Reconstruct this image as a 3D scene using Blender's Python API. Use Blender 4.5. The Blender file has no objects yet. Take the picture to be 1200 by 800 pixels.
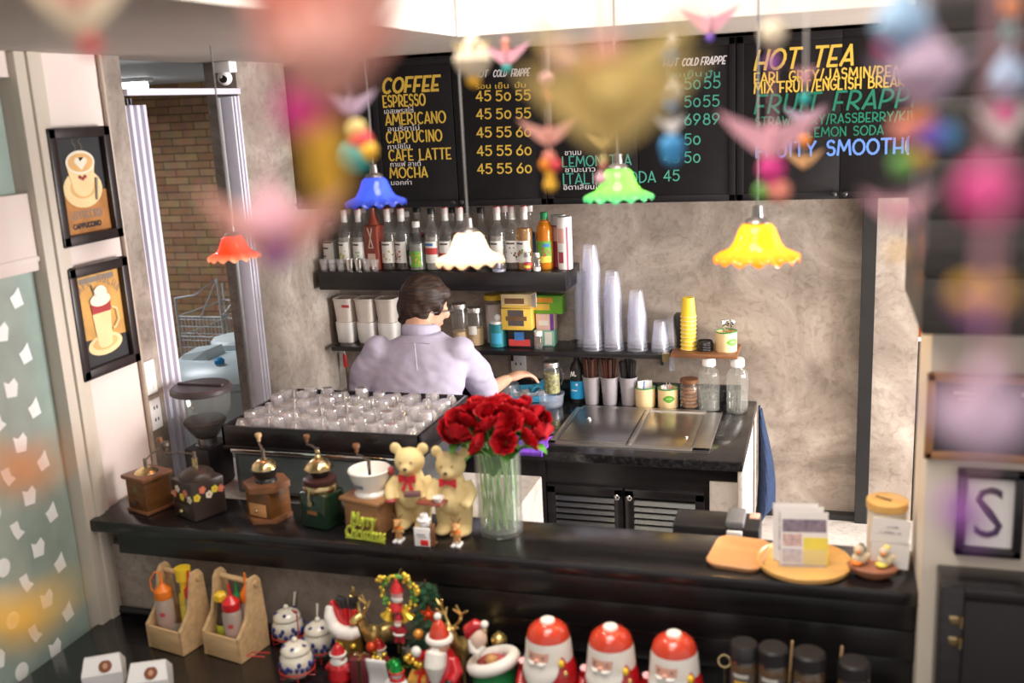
import bpy, bmesh, math, random
from mathutils import Vector, Matrix, Euler
R = math.radians; PI = math.pi
random.seed(7)
SC = bpy.context.scene
COL = SC.collection

# ---------------------------------------------------------------- camera
YAW, PITCH, ROLL, FPX, EYE = R(-17.6737), R(13.2523), R(2.9156), 1184.26, 2.25
_F = Vector((math.sin(YAW)*math.cos(PITCH), math.cos(YAW)*math.cos(PITCH), -math.sin(PITCH)))
_r0 = Vector((math.cos(YAW), -math.sin(YAW), 0)); _d0 = _F.cross(_r0)
_RT = math.cos(ROLL)*_r0 + math.sin(ROLL)*_d0
_DN = -math.sin(ROLL)*_r0 + math.cos(ROLL)*_d0
cam_data = bpy.data.cameras.new('camera'); cam = bpy.data.objects.new('camera', cam_data); COL.objects.link(cam)
cam_data.sensor_width = 36.0; cam_data.lens = FPX/1200*36
m3 = Matrix((_RT, -_DN, -_F)).transposed()
cam.matrix_world = Matrix.Translation((0, 0, EYE)) @ m3.to_4x4()
cam_data.clip_start = 0.02
cam_data.dof.use_dof = True; cam_data.dof.focus_distance = 4.4; cam_data.dof.aperture_fstop = 1.5
SC.camera = cam

def at(px, py, **k):
    """the point of the plane x=, y= or z= that the photograph shows at a pixel"""
    ray = _F + _RT*((px-600)/FPX) + _DN*((py-400)/FPX)
    ax, v = list(k.items())[0]; i = 'xyz'.index(ax)
    o = Vector((0, 0, EYE)); return o + ray*((v-o[i])/ray[i])

# ---------------------------------------------------------------- light
SC.view_settings.view_transform = 'Standard'; SC.view_settings.look = 'None'
SC.view_settings.exposure = 0.45; SC.view_settings.gamma = 1.0; SC.view_settings.use_curve_mapping = False
W = bpy.data.worlds.new('sky'); SC.world = W; W.use_nodes = True
W.node_tree.nodes['Background'].inputs[0].default_value = (1.0, 0.93, 0.90, 1)
W.node_tree.nodes['Background'].inputs[1].default_value = .56

def area(name, loc, size, power, col=(1, .95, .88), rot=(0, 0, 0), sizey=None):
    d = bpy.data.lights.new(name, 'AREA'); d.energy = power; d.color = col; d.shape = 'RECTANGLE' if sizey else 'DISK'; d.size = size
    if sizey: d.size_y = sizey
    o = bpy.data.objects.new(name, d); COL.objects.link(o); o.location = loc; o.rotation_euler = rot; return o
area('upper_fill_light', (-0.5, 1.9, 3.45), 1.4, 40)  # both upper lamps are added, unseen fill for the bar and back wall
area('upper_fill_light', (-0.6, 0.4, 3.45), 1.4, 20)
area('side_window_daylight', (2.7, 3.75, 1.45), 1.5, 230, (1, .97, .95), (0, R(90), 0), sizey=1.7)
area('store_room_light', (-4.2, 4.7, 2.3), 1.0, 22, (.9, .95, 1), sizey=.3)
SC.cycles.transparent_max_bounces = 48

# ---------------------------------------------------------------- materials
MATS = {}
def mat(name, col, rough=.5, metal=0.0, var=.06, scale=12, bump=0.0, spec=.5, emit=0, coat=0, sheen=0, stretch=None, col2=None, trans=0, bscale=None):
    if name in MATS: return MATS[name]
    m = bpy.data.materials.new(name); m.use_nodes = True; nt = m.node_tree; N = nt.nodes; L = nt.links
    b = N['Principled BSDF']
    b.inputs['Roughness'].default_value = rough; b.inputs['Metallic'].default_value = metal
    b.inputs['Specular IOR Level'].default_value = spec
    if coat: b.inputs['Coat Weight'].default_value = coat; b.inputs['Coat Roughness'].default_value = .08
    if sheen: b.inputs['Sheen Weight'].default_value = sheen
    if trans: b.inputs['Transmission Weight'].default_value = trans
    tc = N.new('ShaderNodeTexCoord'); mp = N.new('ShaderNodeMapping'); L.new(tc.outputs['Object'], mp.inputs[0])
    if stretch: mp.inputs['Scale'].default_value = stretch
    n = N.new('ShaderNodeTexNoise'); n.inputs['Scale'].default_value = scale; n.inputs['Detail'].default_value = 5
    L.new(mp.outputs[0], n.inputs[0])
    cr = N.new('ShaderNodeValToRGB'); c = col
    c2 = col2 or tuple(min(1, x*(1+var)) for x in c)
    c1 = c if col2 else tuple(x*(1-var) for x in c)
    cr.color_ramp.elements[0].color = (*c1, 1); cr.color_ramp.elements[1].color = (*c2, 1)
    cr.color_ramp.elements[0].position = .35; cr.color_ramp.elements[1].position = .68
    L.new(n.outputs[0], cr.inputs[0]); L.new(cr.outputs[0], b.inputs['Base Color'])
    if emit: L.new(cr.outputs[0], b.inputs['Emission Color']); b.inputs['Emission Strength'].default_value = emit
    if bump:
        bp = N.new('ShaderNodeBump'); bp.inputs['Strength'].default_value = bump; bp.inputs['Distance'].default_value = .01
        if bscale:
            n2 = N.new('ShaderNodeTexNoise'); n2.inputs['Scale'].default_value = bscale; L.new(mp.outputs[0], n2.inputs[0]); n = n2
        L.new(n.outputs[0], bp.inputs['Height']); L.new(bp.outputs[0], b.inputs['Normal'])
    MATS[name] = m; return m

def clear(name, tint=(1, 1, 1), body=(1, 1, 1), mixb=.08, gloss=.5, rough=.04):
    """thin clear glass or plastic: sees through, mirrors at grazing angles, a little milky"""
    if name in MATS: return MATS[name]
    m = bpy.data.materials.new(name); m.use_nodes = True; nt = m.node_tree; N = nt.nodes; L = nt.links
    for x in list(N):
        if x.type == 'BSDF_PRINCIPLED': N.remove(x)
    out = [x for x in N if x.type == 'OUTPUT_MATERIAL'][0]
    t = N.new('ShaderNodeBsdfTransparent'); t.inputs[0].default_value = (*tint, 1)
    d = N.new('ShaderNodeBsdfDiffuse'); d.inputs[0].default_value = (*body, 1)
    g = N.new('ShaderNodeBsdfGlossy'); g.inputs['Roughness'].default_value = rough
    lw = N.new('ShaderNodeLayerWeight'); lw.inputs[0].default_value = .5
    tc = N.new('ShaderNodeTexCoord'); nz = N.new('ShaderNodeTexNoise'); nz.inputs['Scale'].default_value = 9; L.new(tc.outputs['Object'], nz.inputs[0])
    mr = N.new('ShaderNodeMapRange'); mr.inputs[3].default_value = mixb*.7; mr.inputs[4].default_value = mixb*1.3; L.new(nz.outputs[0], mr.inputs[0])
    m1 = N.new('ShaderNodeMixShader'); L.new(mr.outputs[0], m1.inputs[0]); L.new(t.outputs[0], m1.inputs[1]); L.new(d.outputs[0], m1.inputs[2])
    m2 = N.new('ShaderNodeMixShader'); pw = N.new('ShaderNodeMath'); pw.operation = 'POWER'; pw.inputs[1].default_value = 3.2; L.new(lw.outputs['Facing'], pw.inputs[0]); ml = N.new('ShaderNodeMath'); ml.operation = 'MULTIPLY_ADD'; ml.inputs[1].default_value = gloss*1.1; ml.inputs[2].default_value = .03+gloss*.06; L.new(pw.outputs[0], ml.inputs[0]); L.new(ml.outputs[0], m2.inputs[0]); L.new(m1.outputs[0], m2.inputs[1]); L.new(g.outputs[0], m2.inputs[2])
    L.new(m2.outputs[0], out.inputs[0]); MATS[name] = m; return m

def shade_mat(name, c_in, c_rim, emit, rim=.4, z0=0.0, z1=.1):
    """lit ruffled glass of a lamp: translucent coloured glass, its tint changing towards the frilled rim"""
    if name in MATS: return MATS[name]
    m = bpy.data.materials.new(name); m.use_nodes = True; nt = m.node_tree; N = nt.nodes; L = nt.links
    b = N['Principled BSDF']; b.inputs['Roughness'].default_value = .12; b.inputs['Coat Weight'].default_value = .6
    tc = N.new('ShaderNodeTexCoord'); sx = N.new('ShaderNodeSeparateXYZ'); L.new(tc.outputs['Object'], sx.inputs[0])
    mr = N.new('ShaderNodeMapRange'); mr.inputs[1].default_value = z0; mr.inputs[2].default_value = z1; L.new(sx.outputs[2], mr.inputs[0])
    cr = N.new('ShaderNodeValToRGB'); cr.color_ramp.elements[0].color = (*c_rim, 1); cr.color_ramp.elements[1].color = (*c_in, 1)
    cr.color_ramp.elements[0].position = .05; cr.color_ramp.elements[1].position = rim
    L.new(mr.outputs[0], cr.inputs[0]); L.new(cr.outputs[0], b.inputs['Base Color']); L.new(cr.outputs[0], b.inputs['Emission Color'])
    b.inputs['Emission Strength'].default_value = emit
    tl = N.new('ShaderNodeBsdfTranslucent'); L.new(cr.outputs[0], tl.inputs[0])
    mx = N.new('ShaderNodeMixShader'); mx.inputs[0].default_value = .45
    out = [x for x in N if x.type == 'OUTPUT_MATERIAL'][0]
    L.new(b.outputs[0], mx.inputs[1]); L.new(tl.outputs[0], mx.inputs[2]); L.new(mx.outputs[0], out.inputs[0]); MATS[name] = m; return m

def concrete(name, base, light, dark, scale=2.2):
    m = bpy.data.materials.new(name); m.use_nodes = True; nt = m.node_tree; N = nt.nodes; L = nt.links; b = N['Principled BSDF']
    b.inputs['Roughness'].default_value = .62
    tc = N.new('ShaderNodeTexCoord')
    n1 = N.new('ShaderNodeTexNoise'); n1.inputs['Scale'].default_value = scale; n1.inputs['Detail'].default_value = 9; n1.inputs['Roughness'].default_value = .68; n1.inputs['Distortion'].default_value = .9
    L.new(tc.outputs['Object'], n1.inputs[0])
    r1 = N.new('ShaderNodeValToRGB'); e = r1.color_ramp.elements; e[0].position = .34; e[0].color = (*dark, 1); e[1].position = .66; e[1].color = (*light, 1)
    k = e.new(.5); k.color = (*base, 1)
    L.new(n1.outputs[0], r1.inputs[0])
    n2 = N.new('ShaderNodeTexNoise'); n2.inputs['Scale'].default_value = 26; n2.inputs['Detail'].default_value = 6; n2.inputs['Distortion'].default_value = 1.2; L.new(tc.outputs['Object'], n2.inputs[0])
    r2 = N.new('ShaderNodeValToRGB'); r2.color_ramp.elements[0].position = .33; r2.color_ramp.elements[0].color = (.74, .72, .70, 1); r2.color_ramp.elements[1].position = .5; r2.color_ramp.elements[1].color = (1, 1, 1, 1)
    L.new(n2.outputs[0], r2.inputs[0])
    mx = N.new('ShaderNodeMix'); mx.data_type = 'RGBA'; mx.blend_type = 'MULTIPLY'; mx.inputs[0].default_value = .8
    L.new(r1.outputs[0], mx.inputs[6]); L.new(r2.outputs[0], mx.inputs[7]); L.new(mx.outputs[2], b.inputs['Base Color'])
    bp = N.new('ShaderNodeBump'); bp.inputs['Strength'].default_value = .15; L.new(n2.outputs[0], bp.inputs['Height']); L.new(bp.outputs[0], b.inputs['Normal'])
    MATS[name] = m; return m

CONC = concrete('polished_concrete', (.345, .285, .24), (.50, .43, .375), (.205, .165, .135))
CONC2 = concrete('pale_concrete', (.50, .45, .41), (.60, .55, .51), (.36, .32, .29), 3)
CREAM = mat('cream_paint', (.74, .655, .555), .55, var=.02, scale=4, bump=.03)
PINKW = mat('warm_white_paint', (.76, .65, .60), .6, var=.02, scale=4)
WHITEP = mat('white_paint', (.88, .82, .75), .5, var=.02, scale=4)
SOFF = mat('shaded_soffit_paint', (.47, .405, .36), .65, var=.03, scale=3)  # same paint as the slab edges, with the underside's shade put into the colour
TRIMM = mat('beige_frame_paint', (.62, .55, .46), .5, var=.05, scale=5, stretch=(1, 1, .2))
BLACKW = mat('black_stained_wood', (.013, .011, .012), .28, var=.35, scale=6, stretch=(.6, 8, 8), bump=.02, spec=.5)
BLACKB = mat('bar_black_wood', (.012, .010, .011), .2, var=.4, scale=6, stretch=(.5, 9, 9), bump=.03, spec=.6)
BLACKM = mat('black_metal', (.012, .012, .013), .4, var=.1)
BOARD = mat('chalkboard', (.010, .0088, .0105), .45, var=.3, scale=5, spec=.28)
GRANITE = mat('black_granite', (.014, .013, .014), .12, var=.6, scale=60, spec=.6)
STEEL = mat('brushed_steel', (.58, .55, .53), .38, 1.0, var=.08, scale=30, stretch=(.4, 8, 8))
STEELD = mat('worn_steel', (.46, .44, .43), .34, 1.0, var=.1, scale=20, stretch=(.4, 8, 8))
CHROME = mat('chrome', (.85, .84, .82), .1, 1.0, var=.02)
BRASS = mat('brass', (.68, .52, .27), .22, 1.0, var=.08)
GOLD = mat('gold_glitter', (.80, .58, .22), .32, .85, var=.25, scale=90)
WOODP = mat('pale_wood', (.66, .43, .22), .45, var=.14, scale=9, stretch=(1, 6, 6))
WOODM = mat('brown_wood', (.21, .085, .035), .4, var=.25, scale=9, stretch=(1, 6, 6))
WOODD = mat('dark_brown_wood', (.10, .045, .022), .4, var=.3, scale=9, stretch=(1, 6, 6))
TRAYW = mat('honey_wood', (.62, .30, .12), .35, var=.1, scale=8, stretch=(1, 5, 5))
BAMBOO = mat('bamboo', (.66, .38, .12), .35, var=.1, scale=8, stretch=(1, 5, 5))
WHITE = mat('white_plastic', (.86, .84, .83), .35, var=.02)
CERAM = mat('white_ceramic', (.86, .82, .76), .2, var=.03, coat=.4)
PAPER = mat('paper', (.84, .81, .80), .7, var=.03)
CREAMP = mat('cream_plastic', (.80, .72, .65), .45, var=.03)
RED = mat('red_paint', (.62, .018, .022), .3, var=.1, coat=.3)
REDD = mat('dark_red', (.24, .015, .02), .4, var=.15)
GREEN = mat('green_plastic', (.02, .30, .08), .4, var=.1)
LEAF = mat('leaf_green', (.07, .26, .035), .5, var=.3, scale=25)
STEM = mat('stem_green', (.26, .46, .12), .5, var=.2)
YELL = mat('yellow_plastic', (.90, .60, .03), .4, var=.05)
ORNG = mat('orange_plastic', (.90, .22, .02), .4, var=.05)
BLUE = mat('blue_plastic', (.02, .28, .62), .4, var=.08)
NAVY = mat('navy_cloth', (.009, .024, .072), .85, var=.2, scale=40, bump=.2)
PURP = mat('purple_cloth', (.22, .07, .62), .75, var=.2, scale=60, bump=.3)
SKYB = mat('light_blue_plastic', (.07, .42, .68), .4, var=.1)
BLACKP = mat('black_plastic', (.018, .016, .017), .4, var=.1)
BEAN = mat('coffee_beans', (.035, .017, .010), .45, var=.5, scale=150, bump=.8)
GLASS = clear('clear_glass', (.98, .985, .98), mixb=.045, gloss=.3)
GLASSC = clear('cut_glass', (1, 1, 1), (1, .95, .95), mixb=.13, gloss=.75, rough=.04)
PLAST = clear('clear_plastic', (.99, .99, 1), (.84, .86, 1), mixb=.13, gloss=.3, rough=.12)
FROST = clear('frosted_cup_plastic', (.75, .72, .74), (.62, .58, .62), mixb=.5, gloss=.2, rough=.3)
WATER = clear('water', (.95, .96, .95), (.6, .62, .58), mixb=.10, gloss=.2)

# ---------------------------------------------------------------- mesh helpers
class G:
    def __init__(s): s.bm = bmesh.new(); s.n = None
    def _done(s, vs, m, M):
        if M is not None: bmesh.ops.transform(s.bm, matrix=M, verts=vs)
        fs = {f for v in vs for f in v.link_faces}
        for f in fs: f.material_index = m; f.smooth = True
        return s
    def box(s, x0, x1, y0, y1, z0, z1, m=0, bev=0, M=None, seg=2):
        r = bmesh.ops.create_cube(s.bm, size=1); vs = r['verts']
        for v in vs: v.co = ((x0+x1)/2+v.co.x*(x1-x0), (y0+y1)/2+v.co.y*(y1-y0), (z0+z1)/2+v.co.z*(z1-z0))
        if bev:
            es = list({e for v in vs for e in v.link_edges})
            r = bmesh.ops.bevel(s.bm, geom=es, offset=bev, segments=seg, profile=.5, affect='EDGES')
            fs0 = set(r['faces']); vs = list({v for f in fs0 for v in f.verts})
            st = list(vs); seen = set(vs)
            while st:
                v = st.pop()
                for e in v.link_edges:
                    w = e.other_vert(v)
                    if w not in seen: seen.add(w); st.append(w)
            vs = list(seen)
        return s._done(vs, m, M)
    def cbox(s, c, sz, rot=(0, 0, 0), m=0, bev=0):
        a, b, d = (q/2 for q in sz)
        return s.box(-a, a, -b, b, -d, d, m, bev, Matrix.Translation(c) @ Euler(rot).to_matrix().to_4x4())
    def lathe(s, prof, c=(0, 0, 0), seg=24, m=0, M=None, fl=None, a0=0, a1=2*PI, sq=0):
        full = abs(a1-a0-2*PI) < 1e-6; rings = []; vs = []
        n = seg if full else seg+1
        for k, (r, z) in enumerate(prof):
            if r < 1e-6 and full:
                v = s.bm.verts.new((0, 0, z)); rings.append([v]); vs.append(v); continue
            ring = []
            for i in range(n):
                a = a0+(a1-a0)*i/seg
                rr, zz = r, z
                if fl: rr, zz = fl(k, a, r, z)
                if sq:
                    q = (abs(math.cos(a))**sq+abs(math.sin(a))**sq)**(-1/sq); rr *= q
                ring.append(s.bm.verts.new((rr*math.cos(a), rr*math.sin(a), zz)))
            rings.append(ring); vs += ring
        for A, B in zip(rings, rings[1:]):
            for i in range(n if full else n-1):
                j = (i+1) % n
                try:
                    if len(A) == 1 and len(B) == 1: pass
                    elif len(A) == 1: s.bm.faces.new((A[0], B[j], B[i]))
                    elif len(B) == 1: s.bm.faces.new((A[i], A[j], B[0]))
                    else: s.bm.faces.new((A[i], A[j], B[j], B[i]))
                except ValueError: pass
        T = Matrix.Translation(c)
        return s._done(vs, m, (M @ T) if M is not None else T)
    def cyl(s, c, r, h, m=0, seg=20, M=None, r2=None, bev=0):
        r2 = r if r2 is None else r2
        p = [(0, 0), (r, 0), (r2, h), (0, h)] if not bev else [(0, 0), (r-bev, 0), (r, bev), (r2, h-bev), (r2-bev, h), (0, h)]
        return s.lathe(p, c, seg, m, M)
    def ball(s, c, r, m=0, seg=14, M=None, rot=None):
        if not isinstance(r, (tuple, list)): r = (r, r, r)
        k = bmesh.ops.create_uvsphere(s.bm, u_segments=seg, v_segments=max(6, seg*2//3), radius=1)
        T = Matrix.Translation(c) @ (Euler(rot).to_matrix().to_4x4() if rot else Matrix()) @ Matrix.Diagonal((*r, 1))
        return s._done(k['verts'], m, (M @ T) if M is not None else T)
    def tube(s, pts, r, m=0, seg=8, M=None, closed=False, flat=None):
        pts = [Vector(p) for p in pts]; n = len(pts)
        rs = r if isinstance(r, (list, tuple)) else [r]*n
        rings = []; vs = []; up = None
        for i, p in enumerate(pts):
            a = pts[i-1] if i else (pts[-1] if closed else pts[0]); b = pts[(i+1) % n] if (i < n-1 or closed) else pts[-1]
            t = (b-a).normalized()
            if up is None: up = Vector((0, 0, 1)) if abs(t.z) < .9 else Vector((1, 0, 0))
            u = (up-t*up.dot(t)).normalized(); w = t.cross(u); up = u
            k = flat or 1
            ring = [s.bm.verts.new(p+(u*math.cos(2*PI*j/seg)*k+w*math.sin(2*PI*j/seg))*rs[i]) for j in range(seg)]
            rings.append(ring); vs += ring
        prs = list(zip(rings, rings[1:]))+([(rings[-1], rings[0])] if closed else [])
        for A, B in prs:
            for j in range(seg): s.bm.faces.new((A[j], A[(j+1) % seg], B[(j+1) % seg], B[j]))
        if not closed: s.bm.faces.new(rings[0][::-1]); s.bm.faces.new(rings[-1])
        return s._done(vs, m, M)
    def poly(s, pts, h, m=0, M=None):
        """polygon in the xy plane pushed up by h"""
        A = [s.bm.verts.new((x, y, 0)) for x, y in pts]; B = [s.bm.verts.new((x, y, h)) for x, y in pts]; n = len(A)
        s.bm.faces.new(A[::-1]); s.bm.faces.new(B)
        for i in range(n): s.bm.faces.new((A[i], A[(i+1) % n], B[(i+1) % n], B[i]))
        return s._done(A+B, m, M)
    def loft(s, rings, m=0, M=None, caps=True):
        Rg = [[s.bm.verts.new(p) for p in r] for r in rings]; n = len(Rg[0])
        for A, B in zip(Rg, Rg[1:]):
            for j in range(n): s.bm.faces.new((A[j], A[(j+1) % n], B[(j+1) % n], B[j]))
        if caps: s.bm.faces.new(Rg[0][::-1]); s.bm.faces.new(Rg[-1])
        return s._done([v for r in Rg for v in r], m, M)
    def faces(s, vs, fs, m=0, M=None):
        V = [s.bm.verts.new(v) for v in vs]
        for f in fs: s.bm.faces.new([V[i] for i in f])
        return s._done(V, m, M)
    def add(s, me, M, m=0):
        k = len(s.bm.verts); s.bm.from_mesh(me); s.bm.verts.ensure_lookup_table()
        return s._done(s.bm.verts[k:], m, M)
    def grid(s, nx, ny, fn, m=0):
        V = [[s.bm.verts.new(fn(i/nx, j/ny)) for i in range(nx+1)] for j in range(ny+1)]
        for j in range(ny):
            for i in range(nx): s.bm.faces.new((V[j][i], V[j][i+1], V[j+1][i+1], V[j+1][i]))
        return s._done([v for r in V for v in r], m, None)
    def mesh(s, name, mats, ang=38):
        bmesh.ops.recalc_face_normals(s.bm, faces=s.bm.faces)
        me = bpy.data.meshes.new(name); s.bm.to_mesh(me); s.bm.free()
        for x in (mats if isinstance(mats, (list, tuple)) else [mats]): me.materials.append(x)
        me.set_sharp_from_angle(angle=R(ang)); return me

def fuse(g, mats, voxel=.006, it=4, name='fused'):
    """all shapes of g melted into one continuous skin"""
    me = g.mesh(name, mats); o = bpy.data.objects.new(name, me); COL.objects.link(o)
    a = o.modifiers.new('r', 'REMESH'); a.mode = 'VOXEL'; a.voxel_size = voxel; a.use_smooth_shade = True
    if it: b = o.modifiers.new('s', 'SMOOTH'); b.iterations = it; b.factor = .5
    dg = bpy.context.evaluated_depsgraph_get(); dg.update()
    out = bpy.data.meshes.new_from_object(o.evaluated_get(dg)); bpy.data.objects.remove(o)
    out.materials.clear()
    for x in (mats if isinstance(mats, (list, tuple)) else [mats]): out.materials.append(x)
    for p in out.polygons: p.use_smooth = True
    return out

def tag(o, label, cat, group=None, kind=None):
    o['label'] = label; o['category'] = cat
    if group: o['group'] = group
    if kind: o['kind'] = kind
    return o
def put(name, me, parent=None, loc=(0, 0, 0), rot=(0, 0, 0)):
    o = bpy.data.objects.new(name, me); COL.objects.link(o); o.location = loc; o.rotation_euler = rot
    if parent: o.parent = parent
    return o
def part(name, g, mats, parent, ang=38, label=None, loc=(0, 0, 0), rot=(0, 0, 0)):
    o = put(name, g.mesh(name, mats, ang) if isinstance(g, G) else g, parent, loc, rot)
    if label: o['label'] = label
    return o
def thing(name, label, cat, loc=(0, 0, 0), rz=0, group=None):
    o = bpy.data.objects.new(name, None); COL.objects.link(o); o.empty_display_size = .05
    o.location = loc; o.rotation_euler = (0, 0, rz); return tag(o, label, cat, group)
def solo(name, g, mats, label, cat, loc=(0, 0, 0), rz=0, group=None, ang=38):
    o = put(name, g.mesh(name, mats, ang) if isinstance(g, G) else g, None, loc, (0, 0, rz)); return tag(o, label, cat, group)
def dup(o, loc=None, rz=None, label=None, group=None, parent=None):
    c = o.copy(); COL.objects.link(c)
    if parent: c.parent = parent
    if loc is not None: c.location = loc
    if rz is not None: c.rotation_euler = (o.rotation_euler.x, o.rotation_euler.y, rz)
    if label: c['label'] = label
    if group: c['group'] = group
    for ch in list(o.children): dup(ch, parent=c)
    return c
def struct(name, g, mats, ang=38):
    o = put(name, g.mesh(name, mats, ang)); o['kind'] = 'structure'; return o
def arc(cx, cy, rx, ry, a0, a1, n=8): return [(cx+rx*math.cos(R(a0+(a1-a0)*i/n)), cy+ry*math.sin(R(a0+(a1-a0)*i/n))) for i in range(n+1)]

# hand-painted tall lettering, drawn as strokes
_O = [arc(.5, .5, .5, .5, 0, 360, 14)]
GL = {'A': [[(0, 0), (.5, 1), (1, 0)], [(.14, .24), (.86, .24)]], 'B': [[(.05, 0), (.05, 1)]+arc(.3, .78, .5, .22, 90, -90, 6)+[(.05, .56)], [(.05, .56)]+arc(.4, .28, .6, .28, 90, -90, 7)+[(.05, 0)]],
 'C': [arc(.55, .5, .55, .5, 50, 310, 11)], 'D': [[(.05, 0), (.05, 1)]+arc(.3, .5, .7, .5, 90, -90, 9)+[(.05, 0)]], 'E': [[(.95, 1), (.05, 1), (.05, 0), (.95, 0)], [(.05, .36), (.75, .36)]],
 'F': [[(.95, 1), (.05, 1), (.05, 0)], [(.05, .4), (.75, .4)]], 'G': [arc(.55, .5, .55, .5, 50, 330, 11)+[(1, .42), (.6, .42)]], 'H': [[(.05, 0), (.05, 1)], [(.95, 0), (.95, 1)], [(.05, .34), (.95, .34)]],
 'I': [[(.5, 0), (.5, 1)]], 'J': [[(.8, 1), (.8, .25)]+arc(.45, .25, .35, .25, 0, -180, 6)], 'K': [[(.05, 0), (.05, 1)], [(.95, 1), (.05, .38), (.95, 0)]], 'L': [[(.05, 1), (.05, 0), (.9, 0)]],
 'M': [[(0, 0), (.12, 1), (.5, .3), (.88, 1), (1, 0)]], 'N': [[(.05, 0), (.05, 1), (.95, 0), (.95, 1)]], 'O': _O, 'P': [[(.05, 0), (.05, 1)]+arc(.3, .68, .6, .32, 90, -90, 8)+[(.05, .36)]],
 'Q': _O+[[(.6, .25), (1, -.05)]], 'R': [[(.05, 0), (.05, 1)]+arc(.3, .68, .6, .32, 90, -90, 8)+[(.05, .36), (.3, .36), (.95, 0)]], 'S': [arc(.5, .76, .42, .24, 30, 270, 8)+arc(.5, .27, .46, .27, 90, -150, 8)],
 'T': [[(0, 1), (1, 1)], [(.5, 1), (.5, 0)]], 'U': [[(.05, 1), (.05, .35)]+arc(.5, .35, .45, .35, 180, 360, 8)+[(.95, 1)]], 'V': [[(0, 1), (.5, 0), (1, 1)]], 'W': [[(0, 1), (.25, 0), (.5, .7), (.75, 0), (1, 1)]],
 'X': [[(0, 0), (1, 1)], [(0, 1), (1, 0)]], 'Y': [[(0, 1), (.5, .45), (1, 1)], [(.5, .45), (.5, 0)]], 'Z': [[(0, 1), (1, 1), (0, 0), (1, 0)]], '/': [[(0, -.1), (1, 1.05)]], '(': [arc(1, .5, .7, .6, 120, 240, 6)],
 '0': [arc(.5, .38, .45, .38, 0, 360, 14)], '4': [[(.72, 0), (.72, 1), (0, .3), (1, .3)]], '5': [[(.9, 1), (.2, 1), (.12, .58)]+arc(.45, .33, .5, .33, 110, -140, 9)], '6': [[(.75, 1), (.12, .42)], arc(.5, .31, .45, .31, 0, 360, 12)],
 '8': [arc(.5, .77, .36, .23, 0, 360, 10), arc(.5, .28, .46, .28, 0, 360, 12)], '9': [[(.25, 0), (.9, .58)], arc(.5, .69, .45, .31, 0, 360, 12)]}
WID = {'I': .3, '/': .45, '(': .5, 'E': .75, 'F': .75, 'L': .75, 'M': 1.25, 'W': 1.25, 'O': 1.1, ' ': .6, 'S': .8}
def strokes(g, txt, M, h, w, sw, m=0, shear=0, d=.0016):
    """txt painted in the xy plane of M, h tall, w long, strokes sw wide"""
    tot = sum(WID.get(c, .9)+.28 for c in txt)-.28; u = w/tot; x = 0; kk = 0
    for c in txt:
        cw = WID.get(c, .9)*u
        for ln in GL.get(c, []):
            P = [Vector((x+px*cw+shear*py*h, py*h)) for px, py in ln]
            for a, b in zip(P, P[1:]):
                t = (b-a)
                if t.length < 1e-7: continue
                t.normalize(); n = Vector((-t.y, t.x))*sw/2; e = t*sw*.35
                q = [a-e-n, b+e-n, b+e+n, a-e+n]
                g.poly([(v.x, v.y) for v in q], d+kk*1.2e-5, m, M); kk += 1
        x += cw+.28*u
def font_mesh(txt, size=1, ext=.0005, w=None):
    c = bpy.data.curves.new('t', 'FONT'); c.body = txt; c.size = size; c.extrude = ext; c.resolution_u = 2
    o = bpy.data.objects.new('t', c); COL.objects.link(o); dg = bpy.context.evaluated_depsgraph_get(); dg.update()
    me = bpy.data.meshes.new_from_object(o.evaluated_get(dg)); bpy.data.objects.remove(o)
    if w and len(me.vertices):
        xs = [v.co.x for v in me.vertices]; k = w/(max(xs)-min(xs)); x0 = min(xs)
        for v in me.vertices: v.co.x = (v.co.x-x0)*k
    return me
FRONT = Matrix(((1, 0, 0, 0), (0, 0, -1, 0), (0, 1, 0, 0), (0, 0, 0, 1)))     # xy plane stood up, facing the camera side
SIDE = Matrix(((0, 0, 1, 0), (1, 0, 0, 0), (0, 1, 0, 0), (0, 0, 0, 1)))       # xy plane stood up on the left wall, facing +x
def T(x, y, z): return Matrix.Translation((x, y, z))
# ================================================================ the setting
XL, YB, ZS, ZB, ZC, ZL = -2.35, 4.55, 2.475, .97, .87, .594       # left wall, back wall, soffit, bar top, back counter, low counter
g = G(); g.box(-6.2, 3, -2, 6.2, -.3, -.15); struct('floor', g, mat('dark_floor', (.10, .085, .075), .4, var=.2, scale=3))
g = G(); g.box(XL, .6, 2.72, YB, -.149, 0); struct('floor_platform', g, mat('grey_tile_floor', (.22, .20, .19), .4, var=.15, scale=4))
g = G(); g.box(XL-.0, .385, YB, YB+.14, 0, ZS); struct('wall_back', g, CONC)
g = G(); g.box(XL-.15, XL, 3.80, YB+.14, 0, ZS); g.box(XL-.15, XL, 2.955, 3.07, -.15, ZS); struct('wall_left_pier', g, CONC)
g = G(); g.box(XL-.15, XL, 2.672, 2.955, -.15, ZS); g.box(XL-.15, XL, -2, .95, -.15, ZS); struct('wall_left', g, PINKW)
# soffit round the open well: one slab over the bar, one along the left wall
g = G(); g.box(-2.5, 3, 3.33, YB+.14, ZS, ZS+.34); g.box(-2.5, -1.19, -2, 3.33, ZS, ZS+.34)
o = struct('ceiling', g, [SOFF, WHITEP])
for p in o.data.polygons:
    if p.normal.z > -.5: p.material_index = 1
g = G(); g.box(-2.5, 3, -2, YB+.14, 3.55, 3.65); struct('ceiling_upper', g, WHITEP)
g = G(); g.box(-2.5, -2.4, -2, YB, ZS+.34, 3.55); g.box(-2.5, 3, YB, YB+.1, ZS+.34, 3.55); struct('wall_upper', g, WHITEP)
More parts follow.
